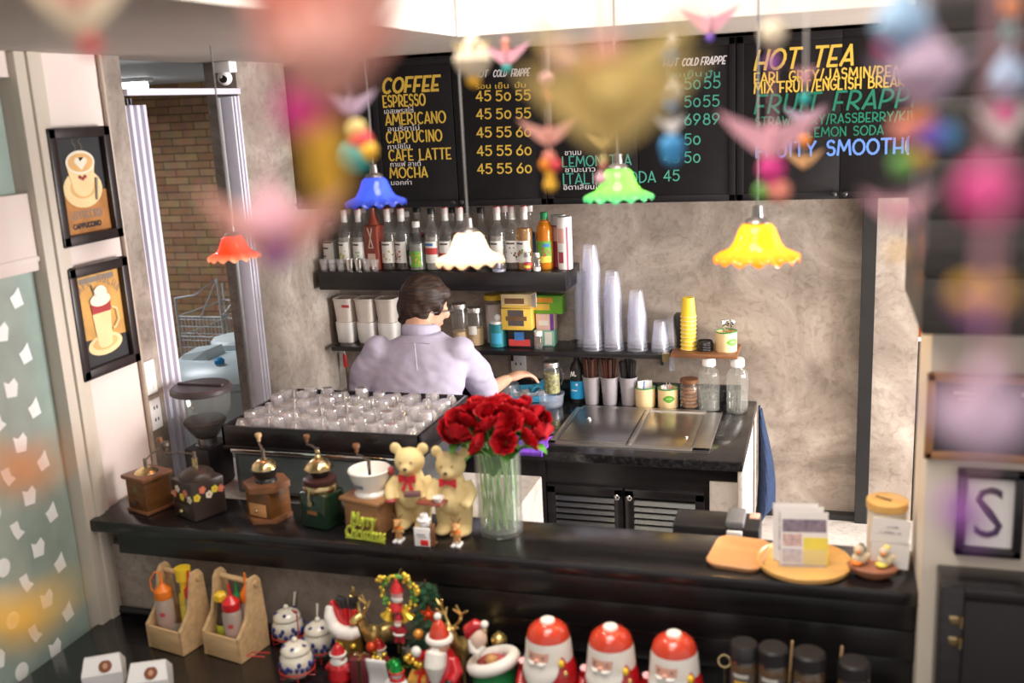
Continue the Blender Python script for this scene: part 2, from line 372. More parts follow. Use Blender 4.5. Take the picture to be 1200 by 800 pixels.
# cream wall to the right with the black boarded box above it
g = G(); g.box(.245, 2.8, 2.53, 2.83, -.15, 1.72); struct('wall_right', g, CREAM)
g = G()
for k in range(7): g.box(.2, 2.8, 2.3, 2.83, 1.717+k*.126, 1.717+k*.126+.1235, 0, .002)
struct('wall_right_cladding', g, mat('black_boards', (.032, .026, .024), .45, var=.3, scale=5, stretch=(.5, 8, 8)))
# ledge along the back wall to the right of the counter
g = G(); g.box(-.285, .55, 4.1, YB, 0, .335); struct('trim_1', g, CONC2)
TILE = mat('white_tile', (.86, .84, .85), .3, var=.02)
g = G()
for a, b, k in ((-.2, -.1, .338), (.3, .4, .338)):
    for i in range(2):
        for j in range(2): g.box(a+i*.052, a+i*.052+.05, 4.13+j*.052, 4.18+j*.052, .334, k)
struct('trim_2', g, TILE)
# black steel sliding-panel frame on the back wall
g = G(); g.box(.145, .2, YB-.07, YB, .335, 1.82); g.box(-.28, .145, YB-.05, YB, .335, .36); struct('trim_3', g, BLACKM)
# store room seen through the opening in the left wall
def brick_mat():
    m = bpy.data.materials.new('brown_brick'); m.use_nodes = True; nt = m.node_tree; N = nt.nodes; L = nt.links; b = N['Principled BSDF']; b.inputs['Roughness'].default_value = .8
    tc = N.new('ShaderNodeTexCoord'); mp = N.new('ShaderNodeMapping'); mp.inputs['Rotation'].default_value = (R(90), 0, 0); L.new(tc.outputs['Object'], mp.inputs[0])
    br = N.new('ShaderNodeTexBrick'); L.new(mp.outputs[0], br.inputs[0]); br.inputs['Scale'].default_value = 1
    br.inputs['Brick Width'].default_value = .185; br.inputs['Row Height'].default_value = .052; br.inputs['Mortar Size'].default_value = .004; br.inputs['Mortar Smooth'].default_value = .3
    br.inputs['Color1'].default_value = (.24, .125, .06, 1); br.inputs['Color2'].default_value = (.34, .20, .105, 1); br.inputs['Mortar'].default_value = (.10, .06, .035, 1)
    n = N.new('ShaderNodeTexNoise'); n.inputs['Scale'].default_value = 14; L.new(tc.outputs['Object'], n.inputs[0])
    mx = N.new('ShaderNodeMix'); mx.data_type = 'RGBA'; mx.blend_type = 'OVERLAY'; mx.inputs[0].default_value = .4; L.new(br.outputs[0], mx.inputs[6]); L.new(n.outputs[1], mx.inputs[7]); L.new(mx.outputs[2], b.inputs['Base Color'])
    bp = N.new('ShaderNodeBump'); bp.invert = True; bp.inputs['Strength'].default_value = .6; bp.inputs['Distance'].default_value = .01; L.new(br.outputs[1], bp.inputs['Height']); L.new(bp.outputs[0], b.inputs['Normal'])
    return m
g = G(); g.box(-6.2, -2.5, 6, 6.15, -.15, 2.6); struct('wall_back_store_room', g, brick_mat())
g = G(); g.box(-6.2, XL-.15, 2.5, 6.15, 2.49, 2.6); struct('ceiling_store_room', g, mat('blue_white_paint', (.72, .80, .88), .6, var=.02))
g = G(); g.box(-6.2, -6.1, 2.5, 6, -.15, 2.49); g.box(-6.1, -2.5, 2.4, 2.5, -.15, 2.49); g.box(-2.5, -2.4, 4.69, 6, -.15, 2.49); struct('wall_store_room', g, WHITEP)
# opening: white rail, folded white concertina door, jamb
FOLD = mat('lavender_white_plastic', (.74, .72, .82), .4, var=.02)
g = G(); g.box(XL-.03, XL+.016, 3.07, 3.8, 2.342, 2.366, 0, .003); struct('trim_4', g, FOLD)
t = thing('concertina_door', 'white folding concertina door bunched beside the grey pier at the store room opening', 'door', (XL-.06, 3.08, 0))
g = G()
for k in range(6): g.box(-.05+(k % 2)*.012, .04+(k % 2)*.012, .006+k*.019, .023+k*.019, .01, 2.31, 0, .003)
part('folded_panels', g, FOLD, t)
g = G()
for k in range(5): g.cyl((0, .02+k*.02, 2.31), .006, .024, 0, 8)
part('hanger', g, BLACKP, t)
g = G(); g.box(XL-.07, XL+.004, 3.745, 3.80, 0, 2.335, 0, .005); g.box(XL+.004, XL+.012, 3.752, 3.762, 0, 2.335); g.box(XL+.004, XL+.012, 3.778, 3.79, 0, 2.335); struct('door_1', g, FOLD)
# left wall: beige door post, glazed door with frosted glass, pipe
g = G(); g.box(XL-.15, XL+.025, 2.556, 2.672, -.15, ZS, 0, .004); g.box(XL-.15, XL+.035, 2.60, 2.64, -.15, ZS, 0, .004); struct('trim_5', g, TRIMM)
g = G()
g.box(XL-.06, XL, .95, 2.556, 1.815, 2.055, 0, .004); g.box(XL-.06, XL+.006, .95, 2.556, 1.845, 1.86); g.box(XL-.06, XL, .95, 2.556, -.15, .56); g.box(XL-.06, XL, .95, 2.556, 2.40, ZS)
g.box(XL-.06, XL, .95, 1.02, .56, 2.4); d2 = struct('door_2', g, PINKW)
FG = clear('frosted_door_glass', (.40, .50, .47), (.50, .62, .56), mixb=.62, gloss=.25, rough=.1)
g = G(); g.box(XL-.035, XL-.025, 1.02, 2.55, .56, 1.815); g.box(XL-.035, XL-.025, 1.02, 2.53, 2.055, 2.4)
part('glass', g, FG, d2)
DOTM = mat('white_window_film', (.92, .95, .94), .6, var=.02, emit=.0)
g = G(); rnd = random.Random(3)
for j in range(17):
    for i in range(12):
        y = 1.04+i*.15+(j % 2)*.075; z = .60+j*.088
        if y > 2.53 or z > 1.79: continue
        k = (i+2*j) % 4; s = .027
        if k == 0: P = [(s*math.cos(a*PI/8), s*1.1*math.sin(a*PI/8)) for a in range(16)]
        elif k == 1: P = [(-s, -s), (s*.5, -s*1.2), (s*.9, s*.2), (s*.5, s), (-s*.4, s*.5), (-s*1.1, s*.9)]
        elif k == 2: P = [(-s*.9, s), (s*.3, s*1.1), (s*.5, 0), (s*1.1, -s*.6), (-s*.1, -s*1.1), (-s*.6, -s*.2)]
        else: P = [(-s*.5, -s*1.2), (s*.9, -s*.9), (s*.5, s*1.2), (-s*.3, s*.5), (-s, s*.2)]
        g.poly(P, .001, 0, T(XL-.024, y, z) @ SIDE)
part('film_pattern', g, DOTM, d2)
g = G(); g.tube([(XL+.0095, 2.955, -.15), (XL+.0095, 2.955, ZS)], .009, 0, 12); g.tube([(XL+.0095, 2.955, 2.36), (XL+.0095, 2.955, 2.385)], .011, 0, 12)
solo('wall_pipe', g, mat('pipe_paint', (.42, .33, .26), .3, var=.08), 'thin brown conduit pipe running up the wall beside the framed coffee prints', 'pipe')

# ================================================================ wall cupboards with the painted menu
YCF = 4.22
DOORX = [(-2.352, -1.935), (-1.935, -1.552), (-1.552, -1.147), (-1.147, -.752), (-.752, -.356), (-.356, .042), (.042, .44)]
CHY = mat('yellow_chalk_paint', (.78, .53, .09), .7, var=.06, spec=.2); CHW = mat('white_chalk_paint', (.78, .76, .80), .7, var=.06, spec=.2)
CHG = mat('green_chalk_paint', (.025, .22, .14), .7, var=.08, spec=.2); CHB = mat('blue_chalk_paint', (.15, .31, .80), .7, var=.05, spec=.2)
CHT = mat('teal_chalk_paint', (.09, .40, .31), .7, var=.05, spec=.2)
K = {'Y': 0, 'W': 1, 'G': 2, 'B': 3, 'T': 4}
EN = [ # text, left px, baseline px, height px, width px, colour, shear, stroke
 ('COFFEE', 448, 109, 15.5, 66, 'Y', .22, 3.4), ('ESPRESSO', 449, 125.5, 12.5, 50, 'Y', 0, 1.9), ('AMERICANO', 452, 146.5, 12.5, 71, 'Y', 0, 1.9), ('CAPPUCINO', 453, 167.5, 12.5, 66, 'Y', 0, 1.9), ('CAFE LATTE', 456, 188.3, 12, 74, 'Y', 0, 1.9), ('MOCHA', 457, 208.5, 11.5, 45, 'Y', 0, 1.9),
 ('HOT', 556, 90.5, 7, 14, 'W', .25, 1.3), ('COLD', 577.5, 90, 7, 14.5, 'W', .25, 1.3), ('FRAPPE', 598.5, 89.5, 7.5, 20, 'W', .25, 1.3),
 ('HOT', 777, 77.5, 7, 14.5, 'W', .25, 1.4), ('COLD', 799, 77, 7, 15.5, 'W', .25, 1.4), ('FRAPPE', 821, 76, 7.5, 24, 'W', .25, 1.4),
 ('LEMON TEA', 659, 195.5, 11, 74, 'T', 0, 1.5), ('ITALIAN SODA', 659, 216, 11.5, 100, 'T', 0, 1.5),
 ('HOT TEA', 884, 82, 19, 92, 'Y', .22, 3.2), ('EARL GREY/JASMIN/PEACH/ROSE', 884, 97.5, 10, 184, 'Y', 0, 1.8), ('MIX FRUIT/ENGLISH BREAKFAST', 884, 109.5, 10.5, 166, 'Y', 0, 1.8),
 ('FRUIT FRAPPE', 884, 133, 18, 156, 'G', .2, 2.8), ('STRAWBERRY/RASSBERRY/KIWI', 885, 148, 9, 156, 'G', 0, 1.4), ('LEMON SODA', 947, 160.5, 9, 70, 'G', 0, 1.4), ('FRUITY SMOOTHIE', 886, 184.5, 14.5, 154, 'B', 0, 2.6), ('(', 1059, 180, 16, 6, 'W', 0, 2)]
for r_, row in enumerate((('45', '50', '55'), ('45', '50', '55'), ('45', '55', '60'), ('45', '55', '60'), ('45', '55', '60'))):
    for c_, q in enumerate(row): EN.append((q, (558, 581, 604)[c_]+r_*.4, (118.5, 139.5, 161, 182.5, 203.5)[r_]-c_*.4, 10.5, 16.5, 'Y', 0, 1.8))
for q, x, y in (('50', 802, 104.5), ('55', 825, 103.5), ('50', 802, 125.5), ('55', 824, 125), ('69', 802, 146.5), ('89', 824, 146), ('50', 802, 169.5), ('45', 778, 191), ('50', 802, 190.5), ('45', 778, 212)): EN.append((q, x, y, 11, 16, 'T', 0, 1.5))
TH = [('เอสเพรสโซ่', 450, 133.5, 35, 'W'), ('อเมริกาโน่', 454, 154, 38, 'W'), ('กาปูชิโน', 454, 175, 27, 'W'), ('กาแฟ ลาเต้', 457, 195.5, 37, 'W'), ('มอคค่า', 458, 217, 25, 'W'),
 ('ร้อน', 557, 104.5, 17, 'Y'), ('เย็น', 580, 104, 15, 'Y'), ('ปั่น', 603, 103, 12, 'Y'), ('ร้อน', 779, 91, 16, 'T'), ('เย็น', 801, 90.5, 18, 'T'), ('ปั่น', 827, 90, 14, 'T'),
 ('ชานม', 661.5, 182, 18, 'W'), ('ชามะนาว', 662, 202, 33, 'W'), ('อิตาเลียนโซดา', 660, 222.5, 52, 'W')]
MPX = 4.48/FPX        # metres a photograph pixel spans on the cupboard fronts
lett = [[] for _ in DOORX]
yl = YCF-.0195
for e in EN: lett[max(i for i, d in enumerate(DOORX) if at(e[1], e[2], y=yl).x > d[0])].append(('e', e))
for e in TH: lett[max(i for i, d in enumerate(DOORX) if at(e[1], e[2], y=yl).x > d[0])].append(('t', e))
CABS = [((0,), 'black wall cupboard against the left wall, leftmost above the bottles, its door blank'), ((1, 2), 'black wall cupboard painted with the COFFEE list and hot, cold and frappe prices'),
        ((3, 4), 'black wall cupboard painted with lemon tea and Italian soda in green'), ((5, 6), 'black wall cupboard painted with HOT TEA, fruit frappe and smoothie')]
for ds, lab in CABS:
    x0, x1 = DOORX[ds[0]][0], DOORX[ds[-1]][1]; cx = (x0+x1)/2
    t = thing('wall_cupboard', lab, 'cupboard', (cx, YB, 1.817), 0, 'black menu cupboards over the back wall')
    g = G(); g.box(x0-cx+.001, x1-cx-.001, YCF-YB+.002, -.001, 0, .645); part('carcass', g, BLACKW, t)
    for i in ds:
        a, b = DOORX[i]; w = b-a; g = G()
        g.box(.002, w-.002, -.014, 0, .002, .643, 0, .002); 
        L_, R_ = i in (0, 1, 3, 5), i in (0, 2, 4, 6)
        if L_: g.box(.002, .03, -.019, -.012, .002, .643, 0, .003)
        if R_: g.box(w-.03, w-.002, -.019, -.012, .002, .643, 0, .003)
        g.box(.002, w-.002, -.019, -.012, .002, .03, 0, .003); g.box(.002, w-.002, -.019, -.012, .613, .643, 0, .003)
        d = part('door', g, BOARD, t, loc=(a-cx, YCF-YB, 0))
        kx = w-.02 if (i in (1, 3, 5)) else .02
        g2 = G(); g2.lathe([(0, 0), (.005, 0), (.005, .008), (.010, .012), (.011, .018), (.007, .022), (0, .023)], (0, 0, 0), 12, 0, T(kx, -.021, .022) @ Matrix.Rotation(R(90), 4, 'X'))
        part('knob', g2, BLACKP, d)
        for kd, e in lett[i]:
            g = G(); p = at(e[1], e[2], y=yl); M = T(p.x-a, yl-YCF+.005, p.z-1.817) @ FRONT; c = K[e[5] if kd == 'e' else e[4]]
            if kd == 'e': strokes(g, e[0], M, e[3]*MPX, e[4]*MPX*1.045, e[7]*MPX*.92, 0, e[6])
            else: g.add(font_mesh(e[0], 8*MPX, .0012, e[3]*MPX*1.045), M)
            part('lettering', g, (CHY, CHW, CHG, CHB, CHT)[c], d)

# ================================================================ shelves, back counter
g = G(); g.box(-2.318, -1.10, 4.28, YB, 1.425, 1.512, 0, .003); solo('bottle_shelf', g, BLACKW, 'thick black wooden shelf carrying the row of syrup bottles', 'shelf')
g = G(); g.box(-2.31, -.66, 4.33, YB, 1.112, 1.135, 0, .002); o = thing('narrow_shelf', 'thin dark lower shelf with canisters, tea boxes and plastic cups on it', 'shelf')
part('board', g, BLACKW, o); g = G(); g.box(-.685, -.655, 4.32, 4.345, 1.105, 1.142); part('end_clip', g, BRASS, o)
for x in (-2.2, -1.45, -.72):
    g = G(); g.box(x-.006, x+.006, 4.40, YB, 1.095, 1.112); g.box(x-.006, x+.006, YB-.012, YB, 1.03, 1.111)
    part('bracket', g, BLACKM, o)
g = G(); g.box(-.652, -.362, 4.345, YB, 1.118, 1.136, 0, .003); solo('wooden_shelf', g, WOODM, 'short brown wooden shelf board under the yellow paper cups', 'shelf')
t = thing('back_counter', 'black cabinet run with louvred doors carrying the steel ice bin and straws', 'counter', (0, 0, 0))
g = G(); g.box(-2.3, -.29, 3.735, YB-.001, ZC-.04, ZC, 0, .004); part('worktop', g, GRANITE, t)
g = G(); g.box(-2.3, -.36, YB-.02, YB-.001, ZC+.0005, ZC+.075, 0, .003); struct('trim_6', g, GRANITE)
g = G(); g.box(-2.3, -.42, 3.78, YB-.02, .001, ZC-.04); g.box(-.42, -.31, 3.78, YB-.02, .77, ZC-.04); g.box(-1.11, -1.085, 3.765, 3.78, .02, ZC-.045); part('body', g, BLACKW, t)
for a, b in ((-1.08, -.765), (-.755, -.44)):
    g = G(); g.box(a, a+.035, 3.76, 3.78, .05, .715, 0, .002); g.box(b-.035, b, 3.76, 3.78, .05, .715, 0, .002); g.box(a, b, 3.76, 3.78, .685, .72, 0, .002); g.box(a, b, 3.76, 3.78, .05, .09, 0, .002)
    for k in range(22): g.cbox(((a+b)/2, 3.772, .105+k*.0265), (b-a-.07, .006, .026), (R(-38), 0, 0))
    d = part('louvred_door', g, BLACKW, t)
    g = G(); kx = b-.02 if a < -1 else a+.02
    g.lathe([(0, 0), (.005, 0), (.005, .01), (.011, .014), (.012, .02), (.006, .024), (0, .025)], (0, 0, 0), 14, 0, T(kx, 3.76, .69) @ Matrix.Rotation(R(90), 4, 'X')); part('knob', g, CHROME, d)
g = G(); g.box(-.42, -.31, 3.77, YB-.02, .001, .77, 0, .003); g.box(-.31, -.29, 3.745, YB-.02, .001, ZC-.04, 0, .003); part('end_block', g, CONC2, t)
# steel ice bin let into the worktop
t = thing('ice_bin', 'stainless steel drop-in ice bin with two flat lids in the back counter', 'ice bin', (0, 0, ZC))
g = G(); x0, x1, y0, y1 = -1.085, -.425, 3.82, 4.36
g.box(x0, x1, y0, y0+.035, 0, .008, 0, .002); g.box(x0, x1, y1-.035, y1, 0, .008, 0, .002); g.box(x0, x0+.03, y0, y1, 0, .008, 0, .002); g.box(x1-.07, x1, y0, y1, 0, .008, 0, .002); g.box(x0, x1, y0, y1, 0, .003)
part('rim', g, STEEL, t)
g = G(); g.box(x0+.035, -.765, y0+.04, y1-.04, .006, .011, 0, .002); l = part('lid', g, STEELD, t)
g = G(); g.cyl((x0+.1, 4.15, .011), .012, .002, 0, 14); g.ball((x0+.1, 4.15, .015), .007); part('lid_knob', g, CHROME, l)
g = G(); g.box(-.755, -.742, y0+.03, y1-.03, .004, .012, 0, .001); part('divider', g, STEEL, t)
g = G(); g.box(-.735, -.50, y0+.04, y1-.07, .004, .006, 0, .001); l = part('lid', g, mat('tan_steel', (.50, .44, .36), .3, 1, var=.1), t)
g = G(); g.ball((-.535, 3.97, .01), .007); part('lid_knob', g, CHROME, l)

# ================================================================ bar and low counter
t = thing('bar', 'long black wooden bar with a glossy top holding grinders, bears and roses', 'bar')
g = G(); g.box(-2.34, .26, 2.57, 2.835, ZB-.042, ZB, 0, .006); part('bar_top', g, BLACKB, t)
g = G(); g.box(-2.25, .25, 2.60, 2.80, ZB-.125, ZB-.043, 0, .004); part('top_rail', g, BLACKW, t)
g = G(); g.box(-2.345, -1.11, 2.66, 2.80, ZL+.001, ZB-.125); part('concrete_front', g, CONC, t, label='bare grey concrete front panel')
g = G(); g.box(-1.11, .25, 2.64, 2.80, ZL+.001, ZB-.125)
g.box(-1.11, .25, 2.606, 2.64, .755, ZB-.13, 0, .003); g.box(-1.11, .25, 2.622, 2.64, .66, .748, 0, .003)
part('boarded_front', g, BLACKW, t)
g = G(); g.box(-2.345, .25, 2.70, 2.80, .001, ZL); part('base', g, BLACKW, t)
t = thing('low_counter', 'wide low black counter in front of the bar holding sauce caddies and Christmas ornaments', 'counter')
g = G(); g.box(XL+.001, .243, 1.75, 2.66, ZL-.04, ZL, 0, .004); part('top', g, BLACKB, t)
g = G(); g.box(-2.05, .2, 1.85, 2.62, -.149, ZL-.041); part('body', g, BLACKW, t)
g = G(); g.tube([(XL+.02, 2.645, ZL+.012), (-1.12, 2.645, ZL+.012)], .013, 0, 10); part('edge_roll', g, BLACKP, t)
# work bench behind the bar
g = G(); g.box(-2.33, -.99, 2.84, 3.385, .001, .9, 0, .004); g.box(-1.1, -.991, 2.845, 3.38, .9, .903); solo('work_bench', g, [CONC2], 'pale concrete work bench behind the bar carrying the espresso machine', 'bench')
g = G(); g.box(-.5, -.1, 2.84, 3.1, .001, .82, 0, .004); solo('till_stand', g, BLACKW, 'black stand behind the bar carrying the card printer', 'stand')
# ================================================================ bottles on the thick shelf
ZB1, ZB2 = 1.512, 1.135
LABW = mat('label_white', (.80, .78, .74), .6, var=.03)
CAPW = mat('pink_white_cap', (.74, .62, .60), .4, var=.04)
def liquid(n, c): return clear('liquid_'+n, tuple(min(1, x*2.2+.04) for x in c), c, mixb=.55, gloss=.2)
SYR = [(.034, 0), (.0375, .004), (.0375, .165), (.036, .178), (.030, .192), (.0185, .207), (.015, .225), (.0145, .272), (.0165, .274), (.0165, .284), (0, .284)]
def bottle(px, yy, lab, prof=SYR, h=None, glass=None, liq=None, lv=.55, lb=None, lbz=(.035, .135), lbang=(-2.4, -.75), cap=CAPW, caph=.026, logo=None, group='syrup bottles on the thick shelf', cat='bottle', name='syrup_bottle', z=ZB1, seg=22, neck=None, extra=None):
    p = at(px, 316, y=yy); H = prof[-1][1]; k = (h or H)/H; pr = [(r, q*k) for r, q in prof]; H *= k
    t = thing(name, lab, cat, (p.x, yy, z), random.uniform(-.25, .25)-.35, group)
    g = G(); g.lathe([(0, 0)]+pr, seg=seg); part('glass_body', g, glass or GLASS, t)
    if liq:
        zt = H*lv; g = G(); inner = [(max(.001, r-.003), q) for r, q in pr if q < zt]; inner = [(inner[0][0], .004)]+inner[1:]+[(inner[-1][0], zt)]
        g.lathe([(0, .004)]+inner+[(0, zt)], seg=seg); part('contents', g, liq, t)
    if lb:
        R0 = pr[2][0]+.0006; g = G(); g.lathe([(R0, lbz[0]*k), (R0, lbz[1]*k)], seg=16, a0=-PI/2-1.25, a1=-PI/2+1.25); l = part('paper_label', g, lb, t)
        if logo:
            for (kind, col, z0, dz, a, da) in logo:
                g = G(); R1 = R0+.0006
                if kind == 'bar': g.lathe([(R1, z0*k), (R1, (z0+dz)*k)], seg=8, a0=-PI/2+a-da, a1=-PI/2+a+da)
                elif kind == 'dots':
                    rr = random.Random(int(px)); 
                    for q in range(9):
                        aa = a+rr.uniform(-da, da); zz = z0+rr.uniform(0, dz); s_ = rr.uniform(.003, .006)
                        g.lathe([(R1, (zz)*k), (R1, (zz+s_*1.6)*k)], seg=2, a0=-PI/2+aa-s_/R1/1.4, a1=-PI/2+aa+s_/R1/1.4)
                part('label_print', g, col, l)
    if neck:
        g = G(); r0 = pr[-4][0]+.0008; g.lathe([(r0+.001, H*.80), (r0, H*.93)], seg=14); part('neck_band', g, neck, t)
    if cap:
        g = G(); rc = pr[-2][0]+.0012; g.lathe([(rc, H-caph), (rc, H-.002), (rc-.002, H+.001), (0, H+.001)], seg=16); c = part('cap', g, cap, t)
        if cap is CAPW: g = G(); g.cyl((0, 0, H+.001), rc*.9, .003, 0, 14); part('cap_top', g, RED, c)
    if extra: extra(t, pr, H)
    return t
DK = mat('label_dark_print', (.10, .08, .08), .6); GRL = mat('label_green', (.16, .42, .06), .6, var=.2); REDL = mat('label_red', (.60, .06, .06), .6, var=.1)
BRN = mat('label_brown', (.20, .10, .05), .6, var=.3); ORL = mat('label_orange', (.85, .35, .04), .6, var=.2); YLL = mat('label_yellow', (.85, .70, .10), .6, var=.1); TEAL = mat('label_teal', (.03, .26, .30), .5, var=.2)
BLL = mat('label_blue', (.05, .20, .55), .6, var=.1)
name_ = ('bar', DK, .118, .008, 0, .55)
clr = liquid('clear', (.5, .47, .42)); amb = liquid('amber', (.55, .26, .03)); dkr = liquid('dark', (.08, .035, .02)); rdl = liquid('red', (.38, .03, .02)); orl = liquid('orange', (.70, .28, .02))
MON = dict(lb=LABW, neck=LABW)
bottle(413, 4.475, 'clear syrup bottle in the back row behind the two green-leaf labels', liq=clr, cap=CAPW)
bottle(430.5, 4.475, 'clear syrup bottle in the back row just left of the tall red bottle', liq=clr, cap=CAPW)
bottle(462.5, 4.475, 'clear syrup bottle in the back row just right of the tall red bottle', liq=clr, cap=CAPW)
bottle(480, 4.48, 'short white-capped bottle in the back row behind the red-fruit label', h=.26, liq=clr, cap=LABW)
bottle(493.5, 4.46, 'black-capped bottle in the back row behind the small green-label bottle', liq=dkr, cap=BLACKP)
bottle(533, 4.48, 'black-capped bottle in the back row left of the white lamp', h=.275, liq=dkr, cap=BLACKP)
bottle(549, 4.48, 'black-capped bottle in the back row behind the white lamp', h=.275, liq=dkr, cap=BLACKP)
bottle(567, 4.45, 'black-capped bottle standing just right of the white lamp top', h=.275, liq=clr, cap=BLACKP, lb=LABW)
bottle(594, 4.48, 'clear syrup bottle in the back row between the red and bean labels', h=.275, liq=clr, cap=CAPW)
bottle(623, 4.48, 'white-capped bottle in the back row behind the amber syrup', h=.275, liq=dkr, cap=LABW, lb=BLL)
SH = [(.036, 0), (.0405, .004), (.0405, .14), (.037, .155), (.022, .175), (.016, .19), (.0155, .235), (.017, .238), (.017, .25), (0, .25)]
t = bottle(391, 4.40, 'round-shouldered bottle with a white shield label, leftmost on the shelf', SH, liq=clr, cap=BLACKP, lb=LABW, lbz=(.03, .13), logo=[('bar', REDD, .126, .005, 0, 1.1), ('bar', DK, .098, .008, 0, .6), ('bar', DK, .06, .006, 0, .25)])
bottle(408.5, 4.365, 'syrup bottle with yellow-green fruit label, second from the left in the front row', liq=clr, logo=[name_, ('dots', GRL, .045, .05, 0, .9), ('dots', YLL, .05, .04, .1, .8)], **MON)
bottle(425, 4.365, 'syrup bottle with green mint-leaf label beside the tall red bottle', liq=clr, logo=[name_, ('dots', GRL, .045, .05, .1, .9)], **MON)
RB = [(.034, 0), (.036, .003), (.036, .20), (.033, .21), (.016, .25), (.013, .30), (0, .30)]
def xmark(t, pr, H):
    g = G()
    for s in (-1, 1): g.cbox((0, -.0395, .155), (.006, .001, .095), (0, s*.24, 0))
    g.box(-.02, .02, -.0395, -.0385, .018, .08); g.box(-.014, .014, -.0395, -.0385, .105, .11); part('cross_mark', g, mat('pale_print', (.72, .52, .42), .6), t)
p = at(442, 316, y=4.365); t = thing('sauce_bottle', 'tall square red bottle with a large pale X on the front', 'bottle', (p.x, 4.365, ZB1), -.12)
RBM = mat('red_brown_bottle', (.27, .055, .035), .25, var=.1)
g = G(); g.box(-.0375, .0375, -.0375, .0375, 0, .213, 0, .008); part('body', g, RBM, t)
g = G(); g.lathe([(.032, .21), (.019, .245), (.0125, .275), (.0125, .305), (0, .305)], seg=18); part('neck', g, RBM, t); xmark(t, 0, 0)
bottle(458.5, 4.365, 'syrup bottle with small scattered nut label right of the red bottle', liq=dkr, lv=.3, logo=[name_, ('dots', GRL, .045, .05, 0, .9), ('dots', ORL, .045, .05, .05, .9)], **MON)
bottle(474.5, 4.365, 'syrup bottle with red strawberry label left of the small green-label bottle', liq=dkr, lv=.3, logo=[name_, ('dots', REDL, .055, .04, .1, .5), ('dots', BRN, .045, .02, 0, .5)], **MON)
bottle(491, 4.355, 'small bottle with a bright green and orange label and white screw cap', SH, .225, liq=liquid('grey', (.35, .36, .33)), lb=GRL, lbz=(.02, .10), cap=LABW, logo=[('bar', LABW, .03, .045, -.45, .45), ('dots', ORL, .03, .05, .6, .5)])
bottle(509.5, 4.36, 'black-capped bottle with a white label and red band', liq=clr, lb=LABW, cap=BLACKP, logo=[('bar', REDL, .075, .03, 0, 1.2), ('bar', BLL, .115, .012, 0, .6)])
bottle(525.5, 4.365, 'red syrup bottle half hidden by the left rim of the white lamp', liq=rdl, lv=.2, logo=[name_, ('bar', REDL, .06, .02, 0, .8)], **MON)
bottle(542.5, 4.365, 'red syrup bottle hidden behind the white lamp shade', liq=rdl, lv=.6, logo=[name_], **MON)
bottle(585.5, 4.36, 'syrup bottle with dark cherry label just right of the white lamp', liq=clr, logo=[name_, ('dots', GRL, .055, .03, .2, .5), ('dots', REDL, .05, .03, 0, .4)], **MON)
bottle(603, 4.37, 'syrup bottle with brown coffee-bean label', liq=dkr, lv=.2, logo=[name_, ('dots', BRN, .045, .06, 0, .9), ('dots', DK, .045, .06, 0, .9)], **MON)
bottle(617, 4.36, 'amber syrup bottle with a red apple label', liq=amb, lv=.66, logo=[name_, ('dots', REDL, .065, .02, -.1, .25), ('dots', GRL, .06, .03, .1, .4)], **MON)
JU = [(.034, 0), (.038, .006), (.038, .12), (.0365, .128), (.038, .136), (.036, .165), (.026, .185), (.0165, .195), (.0165, .225), (0, .225)]
bottle(640, 4.375, 'orange juice bottle with a green screw cap and green label', JU, .255, glass=liquid('orange', (.70, .28, .02)), liq=mat('orange_juice', (.66, .25, .015), .3), lv=.85, lb=GRL, lbz=(.03, .115), cap=mat('green_cap', (.01, .28, .08), .4), caph=.03, logo=[('bar', YLL, .03, .025, 0, 1.1), ('dots', REDL, .05, .03, .45, .4), ('bar', BLL, .092, .012, .6, .4)], name='juice_bottle', group=None)
TINP = mat('tin_pink', (.42, .05, .10), .4, var=.1); SKINP = mat('tin_skin_print', (.78, .42, .36), .5)
for px, yy, h, lab, mm in ((656.5, 4.44, .232, 'tall maroon tin standing behind the white and pink one', TINP), (663, 4.375, .232, 'tall white and pink tin with a face print, rightmost on the thick shelf', LABW)):
    p = at(px, 316, y=yy); t = thing('tin_can', lab, 'tin', (p.x, yy, ZB1), -.3)
    g = G(); g.cyl((0, 0, 0), .0335, h, 0, 24, None, None, .002); part('can', g, mm, t)
    g = G(); g.lathe([(.0342, h-.04), (.0342, h), (.032, h+.004), (0, h+.004)], seg=24); part('lid', g, WHITE, t)
    g = G(); R1 = .0340
    g.lathe([(R1, .12), (R1, .185)], seg=8, a0=-PI/2-.45, a1=-PI/2+.45); part('face_print', g, SKINP, t)
    g = G(); g.lathe([(R1, .03), (R1, .08)], seg=8, a0=-PI/2-.5, a1=-PI/2+.3); g.lathe([(R1, 0), (R1, h-.04)], seg=6, a0=-PI/2+.75, a1=-PI/2+1.0); part('fruit_print', g, TINP, t)
for px, lab in ((619, 'small glass shaker with a red and yellow label in front of the amber syrup'), (629.5, 'small clear glass shaker in front of the juice bottle')):
    p = at(px, 318, y=4.305); t = thing('shaker', lab, 'shaker', (p.x, 4.305, ZB1))
    g = G(); g.lathe([(0, 0), (.017, 0), (.0185, .004), (.0185, .06), (.015, .068)], seg=14); part('glass', g, GLASS, t)
    g = G(); g.lathe([(.0165, .066), (.0165, .08), (.014, .086), (0, .087)], seg=14); part('lid', g, STEEL, t)
    if px < 620:
        g = G(); g.lathe([(.0191, .012), (.0191, .04)], seg=14); part('paper_label', g, REDL, t); g = G(); g.lathe([(.0195, .018), (.0195, .03)], seg=10, a0=-2.4, a1=-.7); part('label_print', g, YLL, t)
    else:
        g = G(); g.lathe([(0, .003), (.0165, .003), (.0165, .02), (0, .02)], seg=12); part('salt', g, WHITE, t)
